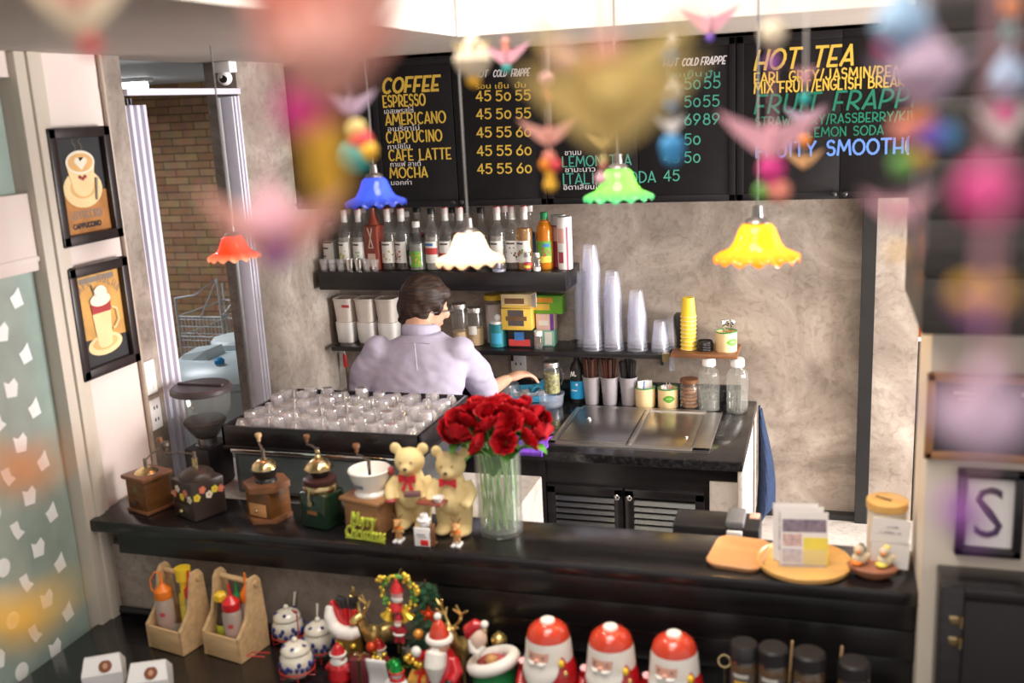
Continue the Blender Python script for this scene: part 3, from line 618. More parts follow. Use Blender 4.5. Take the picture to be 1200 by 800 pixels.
p = at(585, 318, y=4.305); g = G(); g.lathe([(0, 0), (.03, 0), (.032, .006), (.03, .012), (.008, .014), (.008, .04), (.022, .05), (.024, .075)], seg=16); solo('stem_glass', g, clear('lilac_glass', (.85, .84, .93), (.8, .8, .95), mixb=.35), 'small lilac footed glass under the right rim of the white lamp', 'glass', (p.x, 4.305, ZB1))
def shot(px, lab, steel=False, grp='shot glasses at the left end of the shelf'):
    p = at(px, 318, y=4.315); g = G(); g.lathe([(0, .004), (.0145, .004), (.0145, 0), (.0165, 0), (.0205, .056), (.0195, .056), (.0150, .008), (0, .008)], seg=16)
    solo('jigger' if steel else 'shot_glass', g, CHROME if steel else GLASSC, lab, 'jigger' if steel else 'glass', (p.x, 4.315, ZB1), 0, None if steel else grp)
for i, px in enumerate((380.5, 390, 400)): shot(px, 'clear shot glass at the left end of the shelf, %s of the steel jiggers' % ('third left', 'second left', 'just left')[i])
shot(411, 'steel jigger in the shot glass row, the left one of two', True); shot(421, 'steel jigger in the shot glass row, the right one of two', True)
shot(430.5, 'clear shot glass just right of the steel jiggers'); shot(440, 'clear shot glass in front of the tall red bottle')

# ================================================================ lower shelf
def canister(px, yy, z, s, h, m, lab, open_=False, cont=None):
    p = at(px, 402, y=yy); t = thing('canister', lab, 'canister', (p.x, yy, z), random.uniform(-.06, .06), 'cream canisters left of the person')
    g = G(); pr = [(0, 0), (s*.80, 0), (s*.86, .004), (s, h-.012), (s*1.05, h-.010), (s*1.05, h), (s*.97, h), (s*.92, h-.03), (0, h-.03)] if open_ else [(0, 0), (s*.82, 0), (s*.9, .005), (s, h-.02), (s, h), (0, h)]
    g.lathe(pr, seg=40, sq=5); part('tub', g, m, t)
    if open_:
        g = G(); g.lathe([(0, h-.026), (s*.88, h-.026), (s*.88, h-.018), (0, h-.016)], seg=30, sq=5); part('contents', g, cont or RED, t)
    return t
CANW = mat('canister_white', (.83, .80, .77), .35, var=.02)
for i, (px, nm) in enumerate(((409.5, 'left'), (434, 'middle'), (458, 'right'))):
    canister(px, 4.445, ZB2, .049, .105, CANW, 'white lower canister of the %s stack on the thin shelf' % nm)
    t = canister(px, 4.445, ZB2+.106, .051, .118, CREAMP, 'open cream canister on top of the %s stack, dark red contents' % nm, True, REDD)
    if i == 0:
        g = G(); g.box(.005, .045, -.0535, -.052, .075, .088); part('red_sticker', g, REDL, t)
def jar(px, base, yy, z, r, h, lab, lidm, cont, ch, body=None, name='glass_jar', lidr=1.0, lidh=.018, sq=0, grp=None, sticker=None):
    p = at(px, base, y=yy); t = thing(name, lab, 'jar', (p.x, yy, z), 0, grp)
    g = G(); g.lathe([(0, 0), (r*.93, 0), (r, .005), (r, h*.82), (r*.86, h*.92), (r*.86, h)], seg=22, sq=sq); part('glass', g, body or GLASS, t)
    if cont: g = G(); g.lathe([(0, .004), (r*.93, .004), (r*.94, ch), (0, ch)], seg=18, sq=sq); part('contents', g, cont, t)
    if lidm: g = G(); g.lathe([(r*.9*lidr, h-.004), (r*.9*lidr, h+lidh-.003), (r*.86*lidr, h+lidh), (0, h+lidh)], seg=22, sq=sq); part('lid', g, lidm, t)
    if sticker: g = G(); g.lathe([(r+.0008, h*.35), (r+.0008, h*.6)], seg=8, a0=-PI/2-.5, a1=-PI/2+.5); part('sticker', g, sticker, t)
    return t
TANC = mat('tan_powder', (.58, .40, .22), .8, var=.1)
jar(541, 410, 4.42, ZB2, .042, .185, 'glass jar with a steel lid beside the person\'s head', STEEL, TANC, .07)
jar(558.5, 410, 4.43, ZB2, .041, .165, 'glass jar of tan powder with a white sticker and steel lid', STEEL, TANC, .085, sticker=LABW)
jar(581, 405, 4.49, ZB2, .044, .215, 'tall clear tub with a yellow lid behind the teal canister', YELL, mat('pale_powder', (.62, .52, .48), .8), .19, lidr=1.14, lidh=.02)
p = at(585, 410, y=4.42); t = thing('tea_canister', 'round teal canister with a white knobbed lid', 'canister', (p.x, 4.42, ZB2))
g = G(); g.cyl((0, 0, 0), .042, .11, 0, 24, None, None, .003); part('body', g, TEAL, t)
g = G(); g.cyl((0, 0, .111), .038, .012, 0, 20); g.ball((0, 0, .137), .018); part('lid', g, WHITE, t); g = G(); g.lathe([(.0425, .02), (.0425, .07)], seg=10, a0=-2.2, a1=-.9); part('paper_label', g, SKYB, t)
def carton(px, base, yy, z, w, d, h, m, lab, rz=0, prints=(), cat='box', grp='tea boxes on the thin shelf'):
    p = at(px, base, y=yy); t = thing('tea_box', lab, cat, (p.x, yy, z), rz, grp)
    g = G(); g.box(-w/2, w/2, -d/2, d/2, 0, h, 0, .0015); part('carton', g, m, t)
    for kk, (x0, x1, z0, z1, mm) in enumerate(prints):
        g = G(); g.box(-w/2+x0*w, -w/2+x1*w, -d/2-.0012-.0006*kk, -d/2, z0*h, z1*h); part('printed_panel', g, mm, t)
    return t
YBX = mat('box_yellow', (.86, .58, .10), .5, var=.06); GBX = mat('box_green', (.14, .42, .03), .5, var=.15); PBX = mat('box_pink', (.80, .55, .50), .5, var=.05); VBX = mat('box_purple', (.16, .05, .32), .5)
carton(612.5, 409, 4.43, ZB2, .115, .09, .085, BLACKP, 'black tea box with red fruit print at the bottom of the pile', 0, [(.05, .95, .12, .5, REDL), (.3, .7, .45, .9, BLL)])
t = carton(609, 388, 4.43, ZB2+.086, .145, .09, .10, YBX, 'yellow tea box lying on the black tea box', 0, [(.22, .75, .2, .95, DK), (.15, .85, .45, .65, BRN)])
t = carton(608, 362, 4.44, ZB2+.187, .15, .07, .065, mat('box_pale_yellow', (.88, .70, .38), .5), 'pale yellow open-flap tea box topping the pile', 0, [(.12, .75, .3, .7, BRN), (.05, .95, .05, .2, YBX)])
g = G(); g.faces([(.075, -.035, .005), (.10, -.05, .01), (.10, -.05, .075), (.075, -.035, .065), (.0765, -.033, .005), (.1015, -.048, .01), (.1015, -.048, .075), (.0765, -.033, .065)], [(0, 1, 2, 3), (7, 6, 5, 4), (0, 4, 5, 1), (1, 5, 6, 2), (2, 6, 7, 3), (3, 7, 4, 0)]); part('flap', g, PAPER, t)
carton(640, 407, 4.47, ZB2, .10, .07, .075, mat('box_jade', (.25, .55, .42), .5), 'pale green tea box under the pink one', 0, [(.0, .4, 0, .9, BRN), (.55, .9, .1, .9, LABW)])
carton(641, 382, 4.47, ZB2+.076, .085, .07, .078, PBX, 'pink tea box between the green boxes', 0, [(.8, 1.0, 0, 1, VBX), (.15, .7, .3, .6, LABW)])
carton(643, 365, 4.47, ZB2+.155, .15, .07, .085, GBX, 'bright green tea box on top beside the tall clear cups', 0, [(.08, .6, .2, .55, YBX), (.1, .7, .62, .9, ORL)])
jar(631.5, 409, 4.37, ZB2, .02, .07, 'tiny clear jar in front of the tea boxes', WHITE, None, 0)
# nested cups
def cup_mesh(r0, r1, h, m, nm, lip=.003, th=.0008, seg=18):
    g = G(); g.lathe([(0, .002), (r0, 0), (r1, h), (r1+lip, h), (r1+lip, h-.004), (r1+.001, h-.005)], seg=seg); return g.mesh(nm, m)
CUPM = cup_mesh(.029, .045, .115, PLAST, 'plastic_cup')
def stack(px, yy, n, pitch, lab, grp, me=CUPM, z=ZB2, h=.115, up=False, nm='plastic_cup', base=411, rx=0, rim=.0, inc=0):
    p = at(px, base, y=yy)
    for i in range(n):
        o = put(nm, me, None, (p.x+inc*i, yy, z+(h if up else 0)+i*pitch+.0), (PI if up else 0, 0, i*.4)); tag(o, lab, 'cup', grp)
stack(685.5, 4.48, 15, .0165, 'clear plastic cup in the bluish stack partly behind the tallest stack', 'clear cups, rear stack', up=True)
stack(695, 4.40, 22, .0175, 'clear plastic cup in the tallest stack at the left of the cups', 'clear cups, tallest stack', up=True)
stack(719.5, 4.41, 15, .0175, 'clear plastic cup in the stack with a green print on the top cup', 'clear cups, printed stack', up=True)
stack(747, 4.41, 10, .0175, 'clear plastic cup in the medium stack left of the short stacks', 'clear cups, medium stack', up=True)
SML = cup_mesh(.026, .037, .085, PLAST, 'plastic_cup')
stack(773.5, 4.41, 4, .0165, 'small clear plastic cup in the short stack before the yellow cups', 'small clear cups, short stack', SML, h=.085, up=True)
stack(786, 4.47, 4, .0165, 'small clear plastic cup in the rear short stack beside the yellow cups', 'small clear cups, rear short stack', SML, h=.085, up=True)
p = at(717, 333, y=4.40); g = G(); g.poly([(.014*math.cos(a*PI/6), .018*math.sin(a*PI/6)) for a in range(12)], .0015, 0, T(0, -.046, 0) @ FRONT)
YCUP = mat('yellow_paper_cup', (.90, .62, .04), .5, var=.03); YRIM = mat('cup_rim', (.88, .72, .30), .5)
gy = G(); gy.lathe([(0, .004), (.024, 0), (.026, 0), (.034, .085), (.033, .085), (.025, .006)], seg=22, m=0); gy.tube([(.0345*math.cos(a*PI/11), .0345*math.sin(a*PI/11), .085) for a in range(22)], .0026, 1, 6, closed=True)
YC = gy.mesh('paper_cup', [YCUP, YRIM])
p = at(807, 413, y=4.44)
for i in range(9):
    o = put('paper_cup', YC, None, (p.x, 4.44, ZB2+.001+.088+i*.0185), (PI, 0, i)); tag(o, 'yellow paper cup in the upside-down stack on the wooden shelf', 'cup', 'stack of yellow paper cups')
g = G(); g.box(-.015, .015, -.04, .04, 0, .15, 0, .003); p = at(795.5, 410, y=4.46); solo('straw_box', g, BLACKP, 'narrow black box standing behind the yellow paper cups', 'box', (p.x-.006, 4.49, ZB2+.001))
p = at(826.5, 412, y=4.43)
gl = G(); gl.lathe([(.036, 0), (.0375, .003), (.036, .008), (.034, .010), (.033, .018), (.030, .020), (.029, .014), (0, .014)], seg=24); lid = gl.mesh('cup_lid', BLACKP)
for i in range(3): tag(put('cup_lid', lid, None, (p.x, 4.43, ZB2+.002+i*.0115)), 'black plastic cup lid stacked between yellow cups and spoon can', 'lid', 'black cup lids')
CAN = mat('cream_can', (.88, .66, .36), .4, var=.02)
def can(px, base, yy, z, r, h, lab, leaf=0):
    p = at(px, base, y=yy); t = thing('tin_mug', lab, 'can', (p.x, yy, z))
    g = G(); g.lathe([(0, .003), (r-.001, 0), (r, .002), (r, h), (r-.002, h), (r-.002, .006), (0, .006)], seg=26); part('can', g, CAN, t)
    g = G(); g.tube([(r*math.cos(a*PI/13), r*math.sin(a*PI/13), h) for a in range(26)], .0028, 0, 6, closed=True); part('green_rim', g, GREEN, t)
    if leaf is not None and leaf != 0:
        g = G(); P = []
        for k in range(17):
            a = -PI/2+leaf+(-.62+1.24*k/16); hh = .017*math.sin(PI*k/16)**.8; P.append((a, hh))
        vs = [((r+.0008)*math.cos(a), (r+.0008)*math.sin(a), h*.52+q) for a, q in P]+[((r+.0008)*math.cos(a), (r+.0008)*math.sin(a), h*.52-q) for a, q in P]
        g.faces(vs, [(k, k+1, 18+k, 17+k) for k in range(16)]); lf = part('leaf_mark', g, mat('leaf_print', (.10, .34, .03), .5), t)
        g = G()
        for q in range(5): a = -PI/2+leaf-.25+q*.12; g.lathe([(r+.0014, h*.5), (r+.0014, h*.5+.006)], seg=2, a0=a-.035, a1=a+.035)
        part('leaf_lettering', g, mat('leaf_print_light', (.45, .68, .25), .5), lf)
    return t
can(851, 414, 4.43, ZB2+.001, .047, .088, 'cream can full of teaspoons on the wooden shelf end', .75)
p = at(851, 414, y=4.43)
rr = random.Random(5)
for i in range(9):
    a = rr.uniform(0, 6.28); d = rr.uniform(.005, .03); t = rr.uniform(.05, .2); g = G(); g.tube([(0, 0, 0), (0, 0, .105)], .0022, 0, 6, flat=.5); g.ball((0, 0, .118), (.011, .004, .016), 0, 10)
    o = solo('teaspoon', g, CHROME, 'steel teaspoon standing bowl up in the cream can on the wooden shelf', 'spoon', (p.x+d*math.cos(a)*.5, 4.43+d*math.sin(a)*.5, ZB2+.009), 0, 'teaspoons in the can'); o.rotation_euler = (t*math.sin(a)*-.8, t*math.cos(a)*.8, a)

# ================================================================ things on the back counter
def straw_cup(px, base, yy, lab, cm, n, slab, grp, hh=.215):
    p = at(px, base, y=yy); g = G(); g.lathe([(0, .003), (.031, 0), (.032, .003), (.0415, .128), (.044, .128), (.044, .132), (.040, .132), (.0305, .006), (0, .006)], seg=24)
    solo('straw_cup', g, FROST, lab, 'cup', (p.x, yy, ZC))
    gs = G(); gs.tube([(0, 0, 0), (0, 0, hh)], .0035, 0, 7); sm = gs.mesh('drinking_straw', cm); rr = random.Random(px)
    for i in range(n):
        a = rr.uniform(0, 6.28); d = math.sqrt(rr.random())*.019; tl = d*4.6+rr.uniform(0, .05)
        o = put('drinking_straw', sm, None, (p.x+d*math.cos(a), yy+d*math.sin(a), ZC+.007), (-tl*math.sin(a), tl*math.cos(a), 0)); tag(o, slab, 'straw', grp)
SBR = mat('brown_straw', (.085, .028, .018), .4, var=.3); SBK = mat('black_straw', (.015, .013, .015), .35, var=.2)
straw_cup(694, 474, 4.42, 'frosted cup of brown straws next to the syrup pump bottle', SBR, 30, 'brown drinking straw in the frosted cup beside the pump bottle', 'straws, first cup')
straw_cup(715, 475, 4.42, 'frosted cup of brown straws, middle one of three', SBR, 34, 'brown drinking straw in the middle frosted cup', 'straws, middle cup')
straw_cup(737, 473, 4.43, 'frosted cup of black straws beside the plain cream can', SBK, 26, 'black drinking straw in the frosted cup beside the cream can', 'straws, black cup', .20)
p = at(677.5, 473, y=4.44); t = thing('pump_bottle', 'black sauce bottle with a bright blue label and pump top', 'bottle', (p.x, 4.44, ZC), -.3)
g = G(); g.lathe([(0, 0), (.031, 0), (.033, .004), (.033, .16), (.028, .18), (.014, .20), (.013, .215), (0, .215)], seg=24); part('body', g, BLACKP, t)
g = G(); g.lathe([(.0336, .02), (.0336, .105)], seg=24); l = part('blue_label', g, mat('label_bright_blue', (.02, .36, .72), .4), t)
g = G(); g.lathe([(.0342, .058), (.0342, .064)], seg=8, a0=-2.0, a1=-1.1); g.lathe([(.0342, .085), (.0342, .095)], seg=4, a0=-1.3, a1=-1.0); part('label_print', g, WHITE, l)
g = G()
for a, b in (((-.016, .125), (-.010, .152)), ((-.010, .152), (-.004, .130)), ((-.004, .130), (.003, .155)), ((.003, .155), (.006, .130)), ((.006, .130), (.015, .135))):
    g.tube([(a[0], -.0335, a[1]), (b[0], -.0335, b[1])], .0018, 0, 5)
part('script_mark', g, WHITE, t)
g = G(); g.cyl((0, 0, .215), .015, .02, 0, 16); g.cyl((0, 0, .235), .005, .06, 0, 10); g.tube([(0, 0, .295), (-.005, -.03, .297), (-.006, -.042, .285)], .0055, 0, 8); g.cyl((0, 0, .288), .009, .012, 0, 12); part('pump', g, BLACKP, t)
t = jar(648, 476, 4.36, ZC+.062, .038, .13, 'glass clip jar of dried green leaves standing on the clear tub', STEEL, mat('dried_leaves', (.30, .28, .10), .8, var=.6, scale=60, bump=.8), .095, lidr=1.08)
p = at(648, 482, y=4.36); g = G(); g.lathe([(0, .002), (.052, 0), (.056, .01), (.06, .052), (.064, .054), (.064, .060), (.058, .060), (.052, .008), (0, .006)], seg=30); solo('clear_tub', g, PLAST, 'round clear plastic tub under the leaf jar', 'tub', (p.x-.006, 4.36, ZC))
p = at(665, 452, y=4.33); g = G()
g.tube([(.043, 0, .04), (.055, 0, .07), (.05, 0, .11), (.040, 0, .12)], .0025, 0, 6); g.tube([(.045, .01, .10), (.06, .012, .085)], .002, 0, 6)
q = at(648, 476, y=4.36); solo('jar_clip', g, CHROME, 'bent steel clip on the side of the leaf jar', 'clip', (q.x, 4.36, ZC+.062))
can(756.5, 478, 4.42, ZC, .046, .088, 'plain cream can of folded papers beside the black straws', None)
p = at(756.5, 478, y=4.42)
for i in range(5):
    g = G(); g.cbox((0, 0, .058), (.03, .002, .105), (0, 0, 0), 0, .0005); o = solo('paper_sachet', g, PAPER, 'white paper sachet standing in the plain cream can', 'sachet', (p.x-.018+i*.009, 4.42-.012+i*.006, ZC+.008), .5-i*.25, 'sachets in the plain can')
g = G(); g.tube([(0, 0, 0), (0, 0, .115)], .003, 0, 6); o = solo('pen', g, BLL, 'blue pen stuck between the sachets in the plain cream can', 'pen', (p.x-.012, 4.398, ZC+.008)); o.rotation_euler = (.05, .12, 0)
can(783, 478, 4.42, ZC, .046, .088, 'cream can with a green leaf mark full of sugar sticks', .25)
p = at(783, 478, y=4.42); rr = random.Random(9)
for i in range(22):
    a = rr.uniform(0, 6.28); d = rr.uniform(0, .034); g = G(); g.cbox((0, 0, .047), (.007, .004, .094), m=0, bev=.001)
    o = solo('sugar_stick', g, (PAPER, mat('sugar_pink', (.80, .45, .42), .6), PAPER)[i % 3], 'sugar stick packed in the leaf-marked can', 'sachet', (p.x+d*math.cos(a), 4.42+d*math.sin(a), ZC+.008), a, 'sugar sticks'); o.rotation_euler = (rr.uniform(-.08, .08), rr.uniform(-.08, .08), a)
COOK = mat('brown_biscuit', (.30, .13, .06), .7, var=.35, scale=40, bump=.5)
p = at(808, 480, y=4.41); t = thing('biscuit_jar', 'clear jar with a brown wooden lid and stacked biscuits', 'jar', (p.x, 4.41, ZC))
g = G(); g.lathe([(0, 0), (.039, 0), (.042, .004), (.042, .10), (.036, .113), (.036, .12)], seg=26); part('glass', g, GLASS, t)
g = G(); g.lathe([(.039, .118), (.042, .121), (.042, .134), (.039, .137), (0, .137)], seg=26); part('lid', g, WOODM, t)
rr = random.Random(2)
for i in range(6):
    g = G(); g.lathe([(0, 0), (.03, 0), (.034, .004), (.034, .010), (.030, .014), (0, .014)], seg=16); o = solo('biscuit', g, COOK, 'brown round biscuit in the wooden-lidded jar', 'biscuit', (p.x+rr.uniform(-.003, .003), 4.41, ZC+.005+i*.0165), rr.uniform(0, 6), 'biscuits in the jar')
for px, base, lab in ((831, 481, 'tall ribbed water bottle with a white cap beside the biscuit jar'), (864, 484, 'tall ribbed water bottle with a white cap at the right end of the counter')):
    p = at(px, base, y=4.38); t = thing('water_bottle', lab, 'bottle', (p.x, 4.38, ZC))
    def rib(k, a, r, z): return (r*(1+.018*math.cos(a*22)) if 1 < k < 5 else r, z)
    g = G(); g.lathe([(0, 0), (.042, 0), (.046, .005), (.046, .165), (.044, .18), (.028, .2), (.026, .215)], seg=88, fl=rib); part('glass', g, clear('bottle_glass', (.93, .935, .92), (.8, .78, .74), mixb=.1, gloss=.3), t)
    g = G(); g.lathe([(0, .005), (.043, .005), (.043, .088), (0, .088)], seg=30); part('water', g, WATER, t)
    g = G(); g.lathe([(.027, .207), (.031, .21), (.031, .235), (.027, .245), (0, .246)], seg=20); g.box(-.034, -.01, -.008, .008, .232, .249, 0, .003); part('cap', g, WHITE, t)
# blue packets, pot and purple cloth
p = at(622, 470, z=ZC); t = thing('packet_tray', 'light blue tray of paper packets on the counter under the person\'s hand', 'tray', (p.x, p.y+.05, ZC), .3)
g = G(); g.box(-.11, .11, -.07, .07, 0, .006, 0, .002); g.box(-.11, .11, .064, .07, .006, .05, 0, .002); g.box(-.11, -.104, -.07, .07, .006, .05, 0, .002); g.box(.104, .11, -.07, .07, .006, .05, 0, .002); g.box(-.11, .11, -.07, -.064, .006, .03, 0, .002); part('tray', g, SKYB, t)
for i in range(3):
    g = G(); g.box(-.06, .06, -.035, .035, 0, .012, 0, .004); o = solo('paper_packet', g, PAPER, 'white paper packet in the light blue tray', 'packet', (p.x-.03+i*.02, p.y+.05, ZC+.007+i*.0125), .3+i*.2, 'packets in the blue tray')
g = G(); g.grid(8, 8, lambda u, v: ((u-.5)*.11, (v-.5)*.08, .045+.02*math.sin(u*7)*math.cos(v*5)+.03*u)); me = g.mesh('blue_pouch', SKYB); o = put('blue_pouch', me, None, (p.x+.055, p.y-.0, ZC+.012), (0, 0, .5)); so = o.modifiers.new('s', 'SOLIDIFY'); so.thickness = .012; tag(o, 'crumpled light blue pouch lying over the blue tray edge', 'pouch')
q = at(597, 470, z=ZC); g = G(); g.lathe([(0, .002), (.04, 0), (.052, .02), (.055, .05), (.045, .08), (.04, .085), (.038, .082), (.05, .05), (.048, .022), (0, .006)], seg=24); solo('glass_pot', g, GLASSC, 'small clear glass pot left of the light blue tray', 'pot', (q.x, q.y+.02, ZC))
PZ = ZC
g = G()
def purple(u, v): return (-1.27+u*.19+.01*math.sin(v*6), 3.722+v*.17, ZC+.004+.005*(1+math.sin(u*9+v*4))*(v > .12))
g.grid(24, 24, lambda u, v: purple(u, v) if v > .06 else (-1.27+u*.19, 3.722, ZC+.004-(.06-v)*.35))
o = solo('purple_cloth', g, PURP, 'bright purple cloth over the counter edge behind the roses', 'cloth'); so = o.modifiers.new('s', 'SOLIDIFY'); so.thickness = .003; so.offset = 1
def plate(name, lab, c, w, h, n, M, holes):
    t = thing(name, lab, 'outlet', c, 0); g = G(); g.box(-w/2, w/2, -h/2, h/2, 0, .01, 0, .003, M); part('plate', g, WHITE, t)
    for x, y in holes:
        g = G(); g.box(x-.0035, x+.0035, y-.006, y+.006, .0095, .0108, 0, 0, M); part('socket_hole', g, mat('dark_hole', (.08, .07, .07), .6), t)
    return t
p = at(608, 421, y=YB); plate('power_outlet', 'white power outlet on the back wall at the person\'s hand', (p.x, YB-.0005, p.z), .075, .12, 2, FRONT, [(-.012, .03), (.012, .03), (-.012, -.02), (.012, -.02)])
p = at(405, 428, y=4.46); t = thing('screwdriver', 'red-handled screwdriver hanging under the thin shelf by the corner', 'screwdriver', (p.x, 4.46, p.z))
g = G(); g.lathe([(0, .06), (.009, .06), (.011, .04), (.010, .0), (.008, -.008), (0, -.008)], seg=12); part('handle', g, RED, t); g = G(); g.cyl((0, 0, -.12), .0035, .113, 0, 8); part('shaft', g, CHROME, t); g = G(); g.tube([(0, 0, .06), (0, 0, 1.1115-p.z)], .0015, 0, 6); part('hook', g, STEEL, t)
for px in (787, 640): 
    p = at(px, 425, y=4.54); g = G(); g.box(-.012, .012, -.004, .009, -.04, .045, 0, .003); g.tube([(0, -.004, -.03), (0, -.016, -.034), (0, -.018, -.018)], .003, 0, 6); solo('wall_hook', g, PLAST, 'clear adhesive wall hook below the brass shelf clip' if px > 700 else 'clear adhesive wall hook right of the power outlet', 'hook', (p.x, YB-.009, p.z))
# navy cloth hanging at the end of the counter
g = G()
def cl(u, v):
    w = .012+.060*math.sin(min(1, v*1.25)*PI*.5)**1.2; w *= 1 if v < .9 else (1-(v-.9)*6)
    return (-.272+u*w, 4.36+.035*math.sin(u*6+v*2)+.0*v, .90-v*.52)
g.grid(14, 24, cl); o = solo('hanging_cloth', g, NAVY, 'dark blue cloth hanging at the right end of the back counter', 'cloth'); so = o.modifiers.new('s', 'SOLIDIFY'); so.thickness = .006
# ================================================================ the person at the back counter
SKIN = mat('skin', (.60, .335, .225), .5, var=.04, scale=10); HAIR = mat('dark_hair', (.016, .009, .008), .5, var=.7, scale=16, stretch=(1, 1, 7), bump=.4, col2=(.05, .026, .016), spec=.3); SHIRT = mat('lavender_grey_shirt', (.40, .365, .47), .85, var=.04, scale=30, bump=.05); PANT = mat('dark_trousers', (.03, .032, .045), .85, var=.2)
from mathutils import noise
per = thing('person', 'person in a lavender grey shirt seen from behind, reaching right across the counter', 'person', (-1.66, 3.52, 0))
PO = Vector((-1.66, 3.52, 0))
def L_(px, py, y): return at(px, py, y=y)-PO
head = L_(497, 356, 3.80); neck = L_(491, 384, 3.72); shl = L_(440, 408, 3.66); shr = L_(542, 409, 3.70); ell = L_(424, 462, 3.62); wrl = L_(447, 470, 3.86); elr = L_(569, 459, 3.90); wrr = L_(593, 445, 4.14)
chest = (shl+shr)/2-Vector((0, .0, .10)); hip = Vector((.05, .05, .86)); kn = [Vector((s*.10+.05, .07, .45)) for s in (-1, 1)]; an = [Vector((s*.11+.05, .02, .09)) for s in (-1, 1)]
g = G()
hr = Euler((R(-14), R(12), R(-48))).to_matrix().to_4x4(); HM = T(*head) @ hr       # head bent forward, turned to the right
g.ball((0, 0, .02), (.076, .094, .10), M=HM, seg=24); g.ball((0, .03, -.05), (.058, .068, .07), M=HM, seg=20); g.ball((0, .085, -.105), (.022, .018, .018), M=HM)
g.ball((0, .108, -.035), (.013, .02, .022), M=HM); g.ball((0, .093, -.072), (.024, .012, .010), M=HM)
for s in (-1, 1):
    g.ball((s*.077, .0, -.03), (.012, .022, .033), M=HM, rot=(0, 0, s*.35)); g.ball((s*.032, .083, .0), (.02, .012, .012), M=HM)
g.tube([HM @ Vector((0, -.02, -.06)), neck, chest], [.052, .055, .07], 0, 14)
g.tube([chest, (chest+hip)/2, hip], [.095, .10, .115], 0, 18); g.tube([shl, chest, shr], [.045, .07, .045], 0, 14)
for a in ((shl, ell, wrl), (shr, elr, wrr)): g.tube([a[0], (a[0]+a[1])/2, a[1], (a[1]*.6+a[2]*.4), a[2]], [.036, .036, .034, .034, .025], 0, 14)
for i in range(2):
    s = (-1, 1)[i]; g.tube([hip+Vector((s*.08, 0, -.02)), kn[i], an[i]], [.088, .06, .04], 0, 14); g.tube([an[i]+Vector((0, -.03, -.04)), an[i]+Vector((0, .09, -.055)), an[i]+Vector((0, .16, -.065))], [.042, .038, .026], 0, 12)
def hand(w, d, up, side, curl, sc=1.0):
    """palm, four fingers of unequal length with bent knuckles and a thumb from the side of the palm"""
    d = d.normalized(); side = (side-d*side.dot(d)).normalized(); up = d.cross(side) if d.cross(side).dot(up) > 0 else side.cross(d)
    P = lambda f, s_, u: w+(d*f+side*s_+up*u)*sc
    g.tube([w, P(.03, 0, .004), P(.06, 0, .006), P(.085, 0, .004)], [.024, .030, .033, .028], 0, 12, flat=.55)
    for s_ in (-.028, -.01, .009, .026): g.tube([P(.03, s_*.7, 0), P(.085, s_, .002)], [.013, .0115], 0, 8)
    for s_, ln in ((-.029, .072), (-.010, .083), (.009, .078), (.027, .062)):
        a = P(.085, s_, .002); b = P(.085+ln*.42, s_*1.08, -ln*.12*curl); c = P(.085+ln*.72, s_*1.1, -ln*.42*curl); e = P(.085+ln*.88, s_*1.1, -ln*.78*curl)
        g.tube([a, b, c, e], [.0105, .0095, .0088, .0075], 0, 8); g.ball(e, .0076, 0, 8)
    a = P(.022, -.026, 0); b = P(.05, -.052, -.008); c = P(.085, -.060, -.02); g.tube([a, b, c], [.014, .0115, .009], 0, 8); g.ball(c, .009, 0, 8)
fw = (wrr-elr).normalized()
hand(wrr-fw*.005, Vector((.55, .55, .12)), Vector((0, 0, 1)), Vector((.8, -.5, 0)), 1.0)
hand(wrl, Vector((.75, .55, -.3)), Vector((0, 0, 1)), Vector((.5, -.8, 0)), .9)
part('body', fuse(g, SKIN, .0062, 3), None, per)
# hair: a cap over the skull with a swept fringe
g = G()
def hairp(u, v):
    az = 2*PI*u; el = PI*v
    x, y, z = math.sin(el)*math.sin(az), math.sin(el)*math.cos(az), math.cos(el); return x, y, z
g.ball((0, -.012, .034), (.088, .100, .098), M=HM, seg=28); g.ball((0, -.05, -.012), (.076, .062, .078), M=HM, seg=20); g.ball((-.04, .045, .068), (.042, .046, .036), M=HM); g.ball((.038, .045, .064), (.038, .044, .036), M=HM)
for s in (-1, 1): g.ball((s*.072, -.022, -.012), (.020, .032, .05), M=HM); g.ball((s*.07, .035, .012), (.018, .02, .035), M=HM)
g.tube([HM @ Vector(q) for q in ((-.06, -.05, -.07), (0, -.085, -.08), (.06, -.05, -.07))], [.013, .016, .013], 0, 10)
hm = fuse(g, HAIR, .006, 3)
inv = HM.inverted()
for v in hm.vertices:
    q = inv @ v.co; k = noise.noise(Vector((q.x*55+q.z*18, q.y*14, q.z*16))); v.co += v.normal*(.0055*k)
part('hair', hm, None, per)
g = G()
for s in (-1, 1): g.tube([HM @ Vector((s*.034+.024*math.cos(a*PI/8), .112-.0, .004+.019*math.sin(a*PI/8))) for a in range(16)], .0022, 0, 6, closed=True); g.tube([HM @ Vector(q) for q in ((s*.058, .112, .006), (s*.08, .06, .004), (s*.084, -.01, -.01))], .0024, 0, 6)
g.tube([HM @ Vector((-.01, .112, .008)), HM @ Vector((.01, .112, .008))], .002, 0, 6); part('glasses', g, BLACKP, per)
